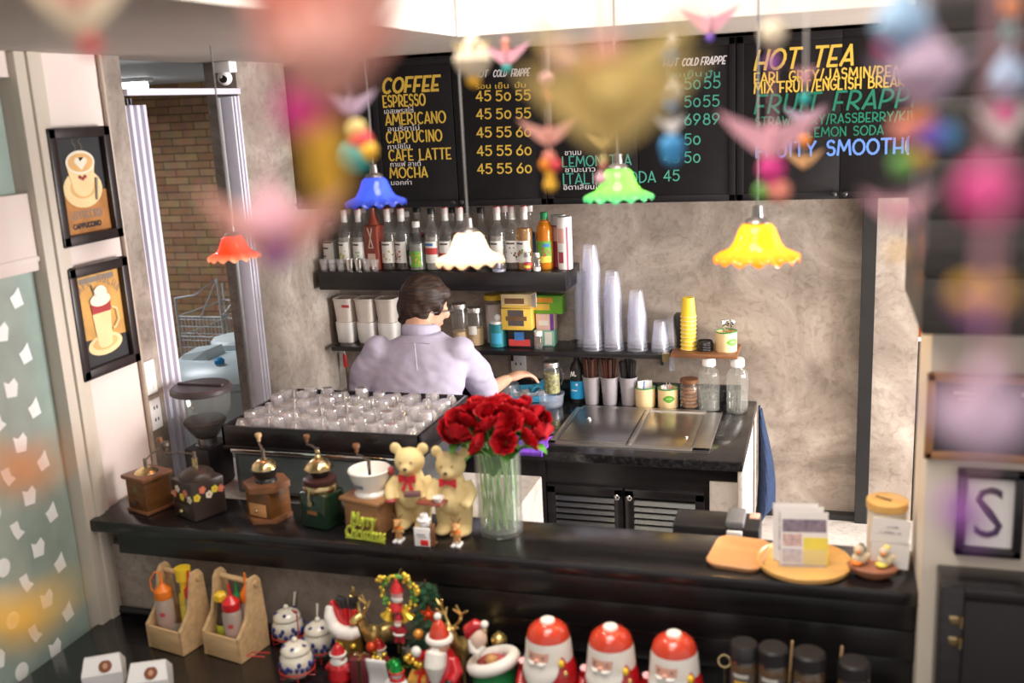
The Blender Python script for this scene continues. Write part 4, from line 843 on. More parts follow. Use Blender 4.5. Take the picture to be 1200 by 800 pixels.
# shirt: yoke, back, sleeves, collar
g = G(); nring = 28; rings = []
for z, cx, cy, rx, ry in ((.80, -.06, .055, .172, .13), (.90, -.055, .06, .172, .13), (1.0, -.045, .08, .18, .128), (1.08, -.035, .10, .19, .125), (1.16, -.025, .125, .203, .12), (1.23, -.02, .15, .208, .112), (1.285, -.02, .17, .188, .098), (1.33, -.012, .185, .135, .08), (1.36, -.008, .195, .08, .068)):
    rings.append([(cx+chest.x*0+rx*math.cos(2*PI*k/nring), cy+ry*math.sin(2*PI*k/nring), z) for k in range(nring)])
sx = (shl.x+shr.x)/2
rings = [[(x+sx+.02, y, z) for x, y, z in r] for r in rings]
g.loft(rings)
g.ball(shl+Vector((.01, 0, -.005)), (.058, .062, .056)); g.ball(shr+Vector((-.01, 0, -.005)), (.058, .062, .056))
g.tube([shl+Vector((.03, 0, 0)), (shl+ell)/2+Vector((-.008, 0, 0)), ell, ell*.75+wrl*.25], [.060, .066, .060, .050], 0, 16)
g.tube([shr+Vector((-.03, 0, 0)), (shr+elr)/2, elr, elr*.94+wrr*.06, elr*.88+wrr*.12], [.062, .066, .058, .053, .049], 0, 16)
sh = fuse(g, SHIRT, .009, 5)
for v in sh.vertices:
    q = v.co; k = noise.noise(Vector((q.x*6+q.z*4, q.y*8, q.z*22-q.x*9)))+.8*(.5-abs(noise.noise(Vector((q.x*9-q.z*8, q.y*9, q.z*20+q.x*12)))))+.5*noise.noise(Vector((q.x*22, q.y*16, q.z*42+q.x*14))); v.co += v.normal*(.0062*k)
part('shirt', sh, None, per)
g = G(); cpt = [neck+Vector((.064*math.cos(a*PI/10), .012+.062*math.sin(a*PI/10), -.012+.012*math.sin(a*PI/10+PI))) for a in range(20)]
g.tube(cpt, .016, 0, 8, closed=True, flat=1.7); part('collar', fuse(g, SHIRT, .006, 2), None, per)
g = G(); q = L_(486, 412, 3.555); g.tube([q+Vector((-.003, .01, .035)), q+Vector((.002, .0, -.01)), q+Vector((.006, -.004, -.075))], .0028, 0, 6); g.tube([q+Vector((-.05, .012, .035)), q+Vector((.06, .016, .03))], .0025, 0, 6); part('back_pleat', g, SHIRT, per)
g = G(); g.tube([hip+Vector((0, 0, .03)), hip+Vector((0, 0, -.08))], [.15, .15], 0, 20, flat=.8)
for i in range(2): g.tube([hip+Vector(((-1, 1)[i]*.08, 0, -.04)), kn[i], an[i]+Vector((0, 0, .0))], [.10, .075, .065], 0, 16)
part('trousers', fuse(g, PANT, .01, 4), None, per)
for i in range(2):
    g = G(); g.tube([an[i]+Vector((0, -.05, -.046)), an[i]+Vector((0, .08, -.052)), an[i]+Vector((0, .18, -.06))], [.043, .043, .030], 0, 14); part('shoe', fuse(g, BLACKP, .006, 2), None, per)

# ================================================================ espresso machine, tray of glasses, hopper grinder
t = thing('espresso_machine', 'espresso machine with a grey glass back behind the antique coffee mills', 'coffee machine', (-1.655, 3.17, .9))
g = G(); g.box(-.36, .36, -.195, .215, .03, .19, 0, .008); part('housing', g, mat('dark_grey_enamel', (.05, .05, .052), .25, var=.1), t)
g = G(); g.box(-.365, .365, -.206, -.195, .185, .2, 0, .003); g.box(-.365, .365, .205, .22, .185, .2, 0, .003); part('steel_trim', g, CHROME, t)
g = G(); g.box(-.34, .34, -.202, -.195, .045, .175, 0, .002); part('back_panel', g, mat('smoked_panel', (.10, .12, .125), .08, var=.3, scale=3), t)
g = G(); g.box(-.36, .36, -.19, .215, .190, .206, 0, .002); part('cup_warmer', g, STEEL, t)
for x, y in ((-.31, -.15), (.31, -.15), (-.31, .17), (.31, .17)): g = G(); g.cyl((x, y, .0035), .025, .028, 0, 14); part('foot', g, BLACKP, t)
TX0, TX1, TY0, TY1, TZ = -2.035, -1.275, 2.945, 3.43, 1.107
t = thing('glass_tray', 'deep black tray full of upside-down glasses on the espresso machine', 'tray', ((TX0+TX1)/2, (TY0+TY1)/2, TZ))
w, d = (TX1-TX0)/2, (TY1-TY0)/2; g = G(); g.box(-w, w, -d, d, 0, .012, 0, .002)
g.box(-w, w, -d, -d+.014, .010, .085, 0, .003); g.box(-w, w, d-.014, d, .010, .085, 0, .003); g.box(-w, -w+.014, -d, d, .010, .085, 0, .003); g.box(w-.014, w, -d, d, .010, .085, 0, .003); part('tray', g, mat('black_lacquer', (.014, .011, .012), .22, var=.2), t)
g = G()
g.box(-w+.015, w-.015, -d+.015, d-.015, .0115, .016, 0, .001)
part('drip_mat', g, mat('pale_mat', (.82, .75, .75), .5), t)
def facet(k, a, r, z): return (r*(1+.035*math.cos(a*9)) if 2 < k < 7 else r, z)
g = G(); g.lathe([(.0, .082), (.022, .082), (.026, .079), (.0285, .07), (.0325, .03), (.0345, .006), (.035, 0), (.0325, 0), (.031, .01), (.0255, .066), (0, .071)], seg=36, fl=facet)
TG = clear('tumbler_glass', (.90, .89, .90), (1, .95, .95), mixb=.24, gloss=1.25, rough=.03); TUM = g.mesh('tumbler', TG, 20)
g = G(); g.lathe([(0, .062), (.014, .062), (.016, .058), (.024, .05), (.034, .034), (.037, .012), (.036, 0), (.034, 0), (.035, .012), (.032, .032), (.022, .047), (0, .054)], seg=30); CUPG = g.mesh('glass_cup', TG, 20)
rr = random.Random(4); nx, ny = 10, 7
for j in range(ny):
    for i in range(nx):
        x = TX0+.052+i*(TX1-TX0-.104)/(nx-1)+rr.uniform(-.0008, .0008); y = TY0+.051+j*(TY1-TY0-.102)/(ny-1)+rr.uniform(-.0008, .0008)
        big = not ((i+j*2) % 3 == 0)
        o = put('drinking_glass', TUM if big else CUPG, None, (x, y, TZ+.0165+(.0 if big else .0)), (0, 0, rr.uniform(0, 6)))
        o.scale = (.88, .88, rr.choice((1.0, 1.1, 1.18))) if big else (.84, .84, 1.3)
        tag(o, 'clear glass standing upside down in the black tray', 'glass', 'upside-down glasses in the tray')
p = Vector((-2.20, 3.09, 0)); t = thing('coffee_grinder', 'electric coffee grinder with a dark-lidded clear hopper half full of beans', 'coffee grinder', (p.x, p.y, .9))
g = G(); g.box(-.055, .055, -.08, .08, .0015, .172, 0, .015); part('body', g, BLACKP, t); g = G(); g.cyl((0, 0, .172), .036, .022, 0, 20); part('collar', g, STEELD, t)
hp = [(.034, .190), (.050, .205), (.078, .250), (.100, .31), (.104, .372)]
g = G(); g.lathe(hp, seg=30); part('hopper', g, clear('hopper_plastic', (.97, .97, .96), (.8, .8, .78), mixb=.07, gloss=.35), t)
g = G(); g.lathe([(0, .195), (.040, .198), (.060, .226), (.078, .256), (.07, .268), (0, .276)], seg=24); part('beans', g, BEAN, t)
g = G(); g.lathe([(.106, .368), (.112, .372), (.112, .386), (.104, .394), (0, .394)], seg=34); g.box(-.095, .095, -.008, .008, .392, .403, 0, .003); part('lid', g, mat('brown_black_lid', (.055, .04, .042), .4, var=.05), t)
t = thing('card_printer', 'black card printer with a white paper slot behind the bar near the wooden trays', 'printer', (-.305, 2.95, .82))
g = G(); g.box(-.13, .13, -.06, .07, .001, .15, 0, .006); part('housing', g, BLACKP, t); g = G(); g.box(.03, .085, -.065, .05, .15, .175, 0, .008); part('print_head', g, mat('grey_plastic', (.16, .16, .17), .4), t); g = G(); g.box(.034, .08, -.072, -.06, .128, .145, 0, .003); part('paper_slip', g, PAPER, t); g = G(); g.box(.095, .125, .02, .06, .15, .155, 0, .001); part('key_pad', g, mat('peach_plastic', (.75, .45, .35), .5), t)

# ================================================================ antique mills on the bar
def on_bar(px, py): p = at(px, py, z=ZB); return (p.x, p.y, ZB)
def knob_crank(t, z, ang, ln, m=WOODM, kz=.035, kr=.012, tilt=.0):
    g = G(); e = (ln*math.cos(ang), ln*math.sin(ang), z+.012+tilt); g.cyl((0, 0, z-.01), .006, .03, 0, 10); g.tube([(0, 0, z+.012), (ln*.5*math.cos(ang), ln*.5*math.sin(ang), z+.018+tilt*.5), e], .0042, 0, 8, flat=.6); g.cyl((e[0], e[1], e[2]-.002), .0028, .012, 0, 8); c = part('crank', g, mat('old_iron', (.20, .15, .12), .4, .8, var=.2), t)
    g = G(); g.lathe([(0, 0), (kr*.5, 0), (kr*.55, kz*.3), (kr, kz*.6), (kr*.9, kz*.88), (0, kz)], (e[0], e[1], e[2]+.009), 14); part('crank_knob', g, m, c)
# 1 plain walnut box mill
x, y, z = on_bar(171, 599); t = thing('coffee_mill', 'small honey-brown wooden box coffee mill, leftmost on the bar', 'coffee mill', (x, y+.03, z), -.30, 'antique coffee mills on the bar')
OLDW = mat('aged_oak', (.155, .06, .016), .35, var=.25, scale=10, stretch=(1, 1, 5)); 
g = G(); g.box(-.05, .05, -.05, .05, .012, .115, 0, .002); part('box', g, OLDW, t); g = G(); g.box(-.056, .056, -.056, .056, .0005, .012, 0, .003); part('base', g, WOODM, t)
g = G(); g.box(-.061, .061, -.061, .061, .115, .131, 0, .005); part('top', g, WOODM, t); g = G(); g.lathe([(.04, .131), (.036, .136), (.02, .146), (.012, .150), (0, .15)], seg=20); part('dome', g, BRASS, t)
g = G(); g.box(-.036, .036, -.053, -.049, .02, .058, 0, .001); d = part('drawer', g, OLDW, t); g = G(); g.ball((0, -.058, .038), .007, 0, 10); part('knob', g, BLACKP, d); g = G(); g.cyl((0, 0, 0), .013, .001, 0, 16, T(0, -.0505, .085) @ Matrix.Rotation(R(90), 4, 'X')); part('maker_badge', g, mat('green_brown_badge', (.15, .14, .05), .5), t); knob_crank(t, .158, 1.0, .055, WOODM, .03, .010, .035)
# 2 dark mill with painted flowers
x, y, z = on_bar(231, 604); t = thing('coffee_mill', 'dark brown metal coffee mill painted with a band of flowers', 'coffee mill', (x, y+.025, z), -.42, 'antique coffee mills on the bar')
BRM = mat('dark_brown_enamel', (.045, .028, .022), .35, var=.15)
g = G(); g.box(-.062, .062, -.062, .062, .0005, .13, 0, .006); part('box', g, BRM, t); g = G(); g.lathe([(.058, .13), (.055, .142), (.045, .152), (.03, .158), (.014, .16), (0, .16)], seg=26); part('dome', g, BRM, t); g = G(); g.cyl((0, 0, .158), .010, .035, 0, 12); part('column', g, BRASS, t)
knob_crank(t, .195, PI+.55, .10, mat('dark_knob', (.10, .065, .045), .4), .036, .016, .0)
rr = random.Random(8)
for s, M in ((0, T(0, -.0622, 0) @ FRONT), (1, T(.0622, 0, 0) @ SIDE)):
    for q in range(5):
        fx = -.045+q*.0225; fz = .088+rr.uniform(-.014, .014); fm = (mat('paint_rose', (.75, .20, .14), .5), mat('paint_yellow', (.82, .66, .06), .5), mat('paint_white', (.82, .76, .62), .5))[(q*2+s) % 3]
        g = G(); 
        for k in range(5): g.poly([(fx+.0075*math.cos(k*1.257)+.0062*math.cos(a*PI/4), fz+.0075*math.sin(k*1.257)+.0062*math.sin(a*PI/4)) for a in range(8)], .001+.0001*k, 0, M)
        f = part('painted_flower', g, fm, t); g = G(); g.poly([(fx+.004*math.cos(a*PI/4), fz+.004*math.sin(a*PI/4)) for a in range(8)], .002, 0, M); part('flower_centre', g, mat('paint_orange', (.8, .35, .05), .5), f)
g = G(); g.box(-.04, .04, -.0645, -.061, .012, .05, 0, .001); d = part('drawer', g, BRM, t); g = G(); g.ball((0, -.069, .03), .008, 0, 10); part('knob', g, BRASS, d)
# 3 wooden mill, six-sided top, iron bowl
x, y, z = on_bar(311, 609); t = thing('coffee_mill', 'brown wooden coffee mill with a black iron bowl and brass dome', 'coffee mill', (x, y+.03, z), -.25, 'antique coffee mills on the bar')
hx = lambda r: [(r*math.cos(R(30+60*k)), r*math.sin(R(30+60*k))) for k in range(6)]
g = G(); g.poly(hx(.076), .014, 0, T(0, 0, .0005)); part('base', g, WOODM, t); g = G(); g.box(-.052, .052, -.048, .048, .014, .105, 0, .003); part('box', g, OLDW, t); g = G(); g.poly(hx(.078), .02, 0, T(0, 0, .105)); part('top', g, WOODM, t)
g = G(); g.box(-.036, .036, -.052, -.047, .02, .062, 0, .001); d = part('drawer', g, TRAYW, t); g = G(); g.ball((0, -.056, .04), .006, 0, 10); part('knob', g, BRASS, d)
g = G(); g.lathe([(.036, .125), (.034, .132), (.030, .137), (.040, .152), (.046, .168), (.043, .170), (.03, .165)], seg=24); part('bowl', g, BLACKM, t); g = G(); g.lathe([(.043, .166), (.038, .184), (.024, .196), (.01, .2), (0, .2)], seg=22); part('dome', g, BRASS, t); knob_crank(t, .212, PI-.6, .058, WOODP, .03, .011, .01)
# 4 green canister mill
x, y, z = on_bar(376, 617); t = thing('coffee_mill', 'tall dark green square coffee mill with brass collar and latch', 'coffee mill', (x, y+.025, z), -.25, 'antique coffee mills on the bar')
DG = mat('dark_green_glass', (.008, .026, .012), .12, var=.3, coat=.5)
g = G(); g.box(-.055, .055, -.05, .05, .0005, .118, 0, .012); part('body', g, DG, t); g = G(); g.lathe([(.05, .115), (.053, .122), (.053, .135), (.05, .14)], seg=28); part('collar', g, BRASS, t); g = G(); g.lathe([(.049, .138), (.052, .142), (.052, .158), (.04, .163), (0, .163)], seg=28); part('lid', g, mat('maroon_lid', (.07, .025, .022), .3), t)
g = G(); g.lathe([(.022, .163), (.03, .172), (.038, .186), (.036, .19)], seg=22); part('bowl', g, BLACKM, t); g = G(); g.lathe([(.044, .188), (.040, .200), (.028, .214), (.012, .222), (0, .223)], seg=24, fl=lambda k, a, r, z: (r*(1+.06*math.cos(a*8)) if k < 2 else r, z)); part('dome', g, BRASS, t)
g = G(); g.lathe([(.008, .222), (.01, .228), (.006, .234), (.009, .244), (.006, .252), (0, .254)], seg=12); part('finial', g, BRASS, t); g = G(); g.tube([(.0, -.053, .13), (-.002, -.058, .11), (0, -.056, .09)], .003, 0, 6); g.cyl((0, 0, 0), .009, .004, 0, 14, T(0, -.054, .088) @ Matrix.Rotation(R(90), 4, 'X')); part('latch', g, BRASS, t)
g = G(); g.tube([(-.05, 0, .135), (-.072, 0, .14), (-.078, 0, .11), (-.058, 0, .10)], .003, 0, 6); part('side_wire', g, STEEL, t); g = G(); g.box(-.02, .02, -.0515, -.049, .05, .062); part('script_print', g, mat('rust_print', (.25, .10, .03), .5), t)
knob_crank(t, .236, PI*.97, .045, WOODM, .026, .010, .012)
# 5 porcelain bowl mill
x, y, z = on_bar(433, 622); t = thing('coffee_mill', 'wooden box coffee mill with a white porcelain bowl beside the bears', 'coffee mill', (x, y+.035, z), -.25, 'antique coffee mills on the bar')
LW = mat('light_brown_wood', (.33, .16, .07), .4, var=.15, scale=9, stretch=(1, 5, 5))
g = G(); g.box(-.066, .066, -.058, .058, .001, .10, 0, .003); part('box', g, LW, t); g = G(); g.box(-.078, .078, -.068, .068, .10, .114, 0, .005); part('top', g, LW, t); g = G(); g.box(-.045, .045, -.062, -.057, .02, .07, 0, .001); d = part('drawer', g, LW, t); g = G(); g.ball((0, -.068, .045), .007, 0, 10); part('knob', g, BRASS, d)
g = G(); g.lathe([(.052, .114), (.052, .12), (.044, .128), (.048, .138), (.060, .165), (.066, .188), (.068, .192), (.065, .196), (.060, .19), (.05, .165), (.03, .15), (0, .148)], seg=32); part('porcelain_bowl', g, CERAM, t)
g = G(); g.lathe([(.0535, .144), (.0595, .158)], seg=5, a0=-2.1, a1=-1.3); part('blue_scroll', g, mat('blue_grey_print', (.20, .24, .36), .4), t); g = G(); g.tube([(0, 0, .15), (0, 0, .21)], .005, 0, 8); part('spindle', g, BLACKM, t); knob_crank(t, .205, PI-.25, .06, WOODM, .03, .012, .01)
# lime Merry Christmas cut-out
x, y, z = on_bar(428, 634); LIME = mat('lime_glitter', (.58, .64, .08), .4, var=.2, scale=120)
t = thing('christmas_sign', 'small lime glitter Merry Christmas cut-out in front of the porcelain bowl mill', 'sign', (x, y, z), -.12)
for txt, px, pz, sz, wd in (('Merry', -.045, .05, .062, .085), ('Christmas', -.07, .008, .058, .14)):
    me = font_mesh(txt, sz, .006, wd); g = G(); g.add(me, T(px, 0, pz) @ FRONT @ Matrix(((1, .18, 0, 0), (0, 1, 0, 0), (0, 0, 1, 0), (0, 0, 0, 1)))); part('lettering', g, LIME, t, 50)
g = G(); g.tube([(-.07, 0, .004), (0, 0, .006), (.07, 0, .004)], .003, 0, 8); g.tube([(-.05, 0, .004), (-.035, 0, .055)], .004, 0, 6); g.tube([(.02, 0, .004), (.03, 0, .052)], .004, 0, 6); part('base_stroke', g, LIME, t)

# ================================================================ bears
BEAR = mat('cream_bear', (.78, .60, .28), .6, var=.05, bump=.05); BOW = mat('red_bow', (.60, .02, .04), .5)
def bear(px, py, lab, hold, rz):
    x, y, z = on_bar(px, py); t = thing('bear_figurine', lab, 'figurine', (x, y+.03, z), rz, 'cream bear figurines'); g = G()
    for s in (-1, 1):
        g.tube([(s*.028, 0, .012), (s*.030, 0, .07), (s*.028, 0, .12)], [.026, .030, .034], 0, 14); g.ball((s*.032, -.018, .016), (.027, .036, .016))
        g.ball((s*.044, .0, .262), (.019, .010, .019)); 
        g.tube([(s*.042, 0, .165), (s*.064, -.014, .135), (s*.058, -.044, .118)], [.021, .020, .018], 0, 12); g.ball((s*.055, -.05, .117), (.017, .017, .016))
    g.ball((0, 0, .125), (.052, .046, .062)); g.ball((0, -.01, .11), (.047, .045, .045)); g.ball((0, 0, .172), (.040, .036, .03)); g.ball((0, -.004, .222), (.048, .044, .043)); g.ball((0, -.038, .209), (.023, .022, .018)); g.ball((0, .04, .09), .014)
    part('body', fuse(g, BEAR, .0045, 3), None, t)
    g = G(); g.ball((0, -.060, .214), (.007, .005, .005), 0, 10); part('nose', g, mat('brown_nose', (.10, .04, .03), .4), t)
    for s in (-1, 1): g = G(); g.ball((s*.017, -.044, .231), .0042, 0, 8); part('eye', g, mat('eye_tan', (.42, .26, .12), .4), t)
    g = G(); g.ball((0, -.043, .178), (.007, .006, .007), 0, 10)
    for s in (-1, 1): g.loft([[(s*.004, -.042+q, .178+w) for q, w in ((-.004, -.004), (.004, -.004), (.004, .004), (-.004, .004))], [(s*.026, -.044+q, .178+w) for q, w in ((-.006, -.013), (.006, -.013), (.006, .013), (-.006, .013))]])
    if hold: 
        for s in (-1, 1): g.loft([[(s*.003-.003, -.044, .176), (s*.003+.005, -.044, .176), (s*.003+.005, -.040, .176), (s*.003-.003, -.040, .176)], [(s*.014-.006, -.052, .142), (s*.014+.006, -.052, .142), (s*.014+.006, -.047, .142), (s*.014-.006, -.047, .142)]])
    part('bow_tie', g, BOW, t)
    if hold:
        g = G(); g.cbox((.02, -.066, .138), (.052, .02, .016), (0, 0, .15), 0, .003); part('chocolate_bar', g, mat('grey_brown', (.20, .10, .10), .5), t); g = G(); g.ball((-.052, -.056, .112), (.02, .018, .008), 0, 12); g.ball((-.06, -.01, .19), (.012, .012, .016), 0, 10); part('red_gift', g, mat('brick_red', (.35, .05, .04), .5), t)
    else:
        g = G(); g.cbox((-.045, -.068, .125), (.085, .05, .007), (0, 0, -.15), 0, .003); part('serving_tray', g, mat('tray_red_brown', (.24, .055, .035), .4), t); g = G(); g.lathe([(0, 0), (.012, 0), (.019, .014), (.017, .014), (.011, .004), (0, .004)], (-.025, -.07, .129), 16); part('cup', g, CERAM, t)
    return t
bear(482, 622, 'cream bear figurine with a red bow and ribbon, left one of the pair', True, .12); bear(530, 628, 'cream bear figurine holding a cup on a tray, beside the rose vase', False, .05)
# tiny figures in front
def mini(px, py, lab, kind):
    x, y, z = on_bar(px, py); t = thing('reindeer_figurine' if kind != 's' else 'snowman_figurine', lab, 'figurine', (x, y, z), 0)
    if kind == 's':
        g = G(); g.ball((0, 0, .028), (.022, .02, .027)); g.ball((0, 0, .066), (.018, .017, .017)); part('body', fuse(g, WHITE, .003, 2), None, t)
        g = G(); g.lathe([(.022, .078), (.022, .081), (.013, .081), (.012, .096), (0, .096)], seg=14); part('hat', g, WHITE, t); g = G(); g.box(-.024, .024, -.028, -.022, .004, .062, 0, .001); b = part('board', g, PAPER, t); g = G(); g.box(-.016, .012, -.0292, -.028, .04, .044); g.box(-.012, .016, -.0292, -.028, .033, .036); part('board_print', g, mat('grey_ink', (.35, .35, .40), .6), b); g = G(); g.box(-.004, .022, -.030, -.0285, .008, .026, 0, .0005); part('red_mark', g, RED, t); g = G(); g.box(.024, .034, -.018, .0, .0, .07, 0, .002); g.box(-.028, .034, -.018, .012, .0005, .006, 0, .001); part('easel', g, WOODM, t)
    else:
        g = G(); g.ball((0, 0, .036), (.012, .011, .018)); g.ball((0, -.004, .062), (.012, .013, .012)); g.ball((0, -.016, .058), (.006, .007, .006))
        for s in (-1, 1): g.tube([(s*.006, 0, .026), (s*.008, 0, .008)], .005, 0, 8); g.tube([(s*.01, 0, .044), (s*.018, -.004, .03)], .004, 0, 8); g.ball((s*.012, 0, .068), (.006, .003, .004), 0, 8)
        part('body', fuse(g, mat('tan_toy', (.55, .28, .10), .5), .0025, 2), None, t)
        g = G()
        for s in (-1, 1): g.tube([(s*.005, 0, .070), (s*.010, 0, .082), (s*.016, 0, .088)], .0018, 0, 6)
        part('antlers', g, WOODD, t); g = G(); g.tube([(-.013, 0, .047), (0, -.011, .046), (.013, 0, .047)], .004, 0, 6); part('scarf', g, ORNG, t)
        for s in (-1, 1): g = G(); g.box(s*.008-.006, s*.008+.006, -.02, .016, .0005, .008, 0, .002); part('skate', g, WHITE, t)
mini(468, 634, 'tiny tan reindeer on white skates below the left bear', 'r'); mini(499, 637, 'tiny white snowman behind a printed board between the bears', 's'); mini(536, 639, 'tiny tan reindeer in an orange scarf beside the vase', 'r')

# ================================================================ vase of red roses
x, y, z = on_bar(580, 632); y += .065; VX, VY = x, y
t = thing('glass_vase', 'tall straight clear glass vase of red roses on the bar', 'vase', (x, y, z))
g = G(); g.lathe([(0, .003), (.064, .003), (.066, .0005), (.0685, .004), (.0705, .27), (.067, .27), (.0645, .012), (0, .012)], seg=40); part('glass', g, GLASS, t); g = G(); g.lathe([(0, .013), (.0635, .013), (.065, .15), (0, .15)], seg=30); part('water', g, WATER, t)
ROSE = mat('red_rose', (.40, .004, .010), .6, var=.3, scale=20, spec=.2)
def rose_mesh(seed):
    g = G(); rr = random.Random(seed)
    for layer, (n, r, h, op) in enumerate(((1, .010, .034, .0), (3, .015, .036, .10), (4, .021, .036, .28), (5, .027, .034, .45), (6, .032, .029, .7))):
        for k in range(n):
            a0 = 2*PI*k/max(n, 1)+layer*.7+rr.uniform(-.15, .15); sp = (2*PI/n)*.68 if n > 1 else PI
            def pet(u, v):
                a = a0+(u-.5)*2*sp*(1-.25*v*v if n > 1 else 1); rad = r*(.35+.65*math.sin(min(1, v*1.15)*PI/2))+op*.016*v*v+.0025*math.sin(u*9+seed+layer)*v; zz = h*v-op*.010*v**3-.006*(2*u-1)**2*v+.0015*math.sin(u*13+layer); return (rad*math.cos(a), rad*math.sin(a), zz-.012)
            g.grid(6, 5, pet)
    return g.mesh('flower_head', ROSE, 70)
RM = [rose_mesh(s) for s in range(3)]
def stem_rose(i, cx, cy, cz, tilt, az, s):
    b = thing('rose', 'deep red rose in the full bunch standing in the glass vase', 'rose', (0, 0, 0), 0, 'roses in the vase')
    h = Vector((VX+cx, VY+cy, ZB+cz)); b.location = (VX, VY, ZB)
    loc = h-b.location; foot = Vector((cx*.26-cy*.26, cy*.26+cx*.26, .022)); nk = Vector((cx*.42, cy*.42, .262))
    f = put('flower_head', RM[i % 3], b, loc, (-tilt*math.sin(az), tilt*math.cos(az), i*1.3)); f.scale = (s, s, s)
    g = G(); g.tube([foot, nk, loc+Vector((0, 0, -.012))], .0023, 0, 7); part('stem', g, STEM, b)
    for q in range(2):
        a = az+1.2*(q*2-1)+i; c0 = loc*.62+nk*.38+Vector((0, 0, -.014)); g = G()
        g.grid(3, 6, lambda u, v: tuple(c0+Vector((math.cos(a)*v*.055-math.sin(a)*(u-.5)*.036*math.sin(PI*min(1, v*.92+.04)), math.sin(a)*v*.055+math.cos(a)*(u-.5)*.036*math.sin(PI*min(1, v*.92+.04)), .012*math.sin(v*3)-.02*v-abs(u-.5)*-.008))))
        part('leaf', g, LEAF, b)
    if i in (2, 4, 9, 13):
        c0 = nk+Vector((0, 0, .01)); g = G(); g.grid(4, 6, lambda u, v: tuple(c0+Vector(((u-.5)*.045*math.sin(PI*min(1, v*.9+.06)), -.012*math.sin(v*2), -.075*v)))); part('leaf', g, LEAF, b)
k = 0
for ring, (n, rad, zz, tl) in enumerate(((1, 0, .405, 0), (6, .062, .398, .32), (10, .112, .372, .66), (12, .146, .330, 1.05))):
    for q in range(n):
        az = 2*PI*q/n+ring*.5; stem_rose(k, rad*math.cos(az), rad*math.sin(az)*.9, zz+random.uniform(-.01, .01), tl, az, random.uniform(.95, 1.06)); k += 1

# ================================================================ trays and holders at the right end of the bar
p = at(866, 652, z=ZB); t = thing('wooden_tray', 'small rounded rectangular honey wood tray on the bar', 'tray', (p.x, p.y, ZB), -.12)
def rrect(w, h, r, n=6): return [(sx*(w-r)+r*math.cos(a), sy*(h-r)+r*math.sin(a)) for sx, sy, s0 in ((1, 1, 0), (-1, 1, 90), (-1, -1, 180), (1, -1, 270)) for a in [R(s0+90*i/n) for i in range(n+1)]]
g = G(); A = rrect(.072, .093, .035); B = rrect(.078, .099, .038); C = rrect(.064, .085, .03)
g.loft([[(x, y, .001) for x, y in A], [(x, y, .014) for x, y in B], [(x, y, .018) for x, y in rrect(.075, .096, .037)], [(x, y, .012) for x, y in C]]); part('board', g, TRAYW, t)
p = at(942, 662, z=ZB); t = thing('round_tray', 'round bamboo tray with a rim holding leaflets on the bar', 'tray', (p.x, p.y, ZB)); RX, RY = p.x, p.y
g = G(); g.lathe([(0, .001), (.118, .001), (.126, .006), (.128, .018), (.124, .020), (.118, .010), (0, .010)], seg=48); part('dish', g, BAMBOO, t)
p = at(942, 676, z=ZB+.011); t = thing('leaflet_stand', 'clear stand of menu leaflets on the round bamboo tray', 'stand', (RX-.005, RY-.012, ZB+.011), .12)
g = G(); g.box(-.062, .062, -.025, .03, 0, .003); g.box(-.062, .062, .024, .027, .003, .13); g.box(-.062, .062, -.022, -.019, .003, .05); part('holder', g, PLAST, t)
def leaflet(x, y, lab, w, h, prints, rz=.12, lean=-.10):
    b = thing('leaflet', lab, 'leaflet', (RX-.005+x, RY-.012+y, ZB+.0145), rz); b.rotation_euler = (lean, 0, rz); g = G(); g.box(-w/2, w/2, 0, .0012, 0, h); part('sheet', g, PAPER, b)
    for x0, x1, z0, z1, m in prints: g = G(); g.box(-w/2+x0*w, -w/2+x1*w, -.0006, 0, z0*h, z1*h); part('printed_panel', g, m, b)
INK = mat('grey_purple_print', (.25, .20, .26), .6, var=.3, scale=60); INK2 = mat('rosy_print', (.62, .44, .42), .6, var=.3, scale=80); INK3 = mat('pale_grey_print', (.55, .52, .55), .6, var=.3, scale=80)
leaflet(.006, -.014, 'menu leaflet with a purple-grey photo strip and yellow corner, front of the stand', .125, .148, [(.04, .96, .62, .86, INK), (.05, .45, .35, .58, INK2), (.05, .45, .04, .30, INK3), (.48, 1, 0, .52, YLL)])
leaflet(-.006, .002, 'plain white leaflet right behind the front menu leaflet', .125, .156, [(.05, .2, .2, .9, INK3)]); leaflet(-.018, .012, 'white leaflet at the back of the clear stand', .12, .160, [])
g = G(); g.cyl((0, 0, 0), .018, .001, 0, 16); g.bm.free()
p = at(1035, 660, z=ZB); t = thing('tip_canister', 'round canister with a slotted wooden lid and white paper sleeves, right end of the bar', 'canister', (p.x+.005, p.y+.0, ZB)); CX, CY = p.x, p.y
g = G(); g.cyl((0, 0, .001), .05, .165, 0, 30, None, None, .003); part('body', g, mat('pale_card', (.66, .60, .50), .6), t); g = G(); g.lathe([(.05, .165), (.054, .167), (.054, .187), (.050, .190), (0, .190)], seg=32); g.cbox((-.01, -.002, .1905), (.04, .007, .002), (0, 0, -.5)); l = part('lid', g, BAMBOO, t); g = G(); g.cbox((-.01, -.002, .1915), (.045, .008, .0015), (0, 0, -.6)); part('coin_slot', g, BLACKP, l)
for k, (zz, hh, rot) in enumerate(((.085, .07, .10), (.012, .075, .06))):
    g = G(); g.cbox((.008, -.0525, zz+hh/2), (.098, .002, hh), (0, rot, .1)); c = part('paper_sleeve', g, PAPER, t)
    if k == 0:
        for q, ln in ((.012, .03), (-.004, .055)): g = G(); g.cbox((.008+q*.3, -.0542, zz+hh/2+q), (ln, .001, .006), (0, rot, .1)); part('ink_line', g, INK3, c)
p = at(1022, 676, z=ZB); t = thing('terracotta_dish', 'oval terracotta dish in front of the slotted canister', 'dish', (p.x, p.y+.005, ZB), -.1)
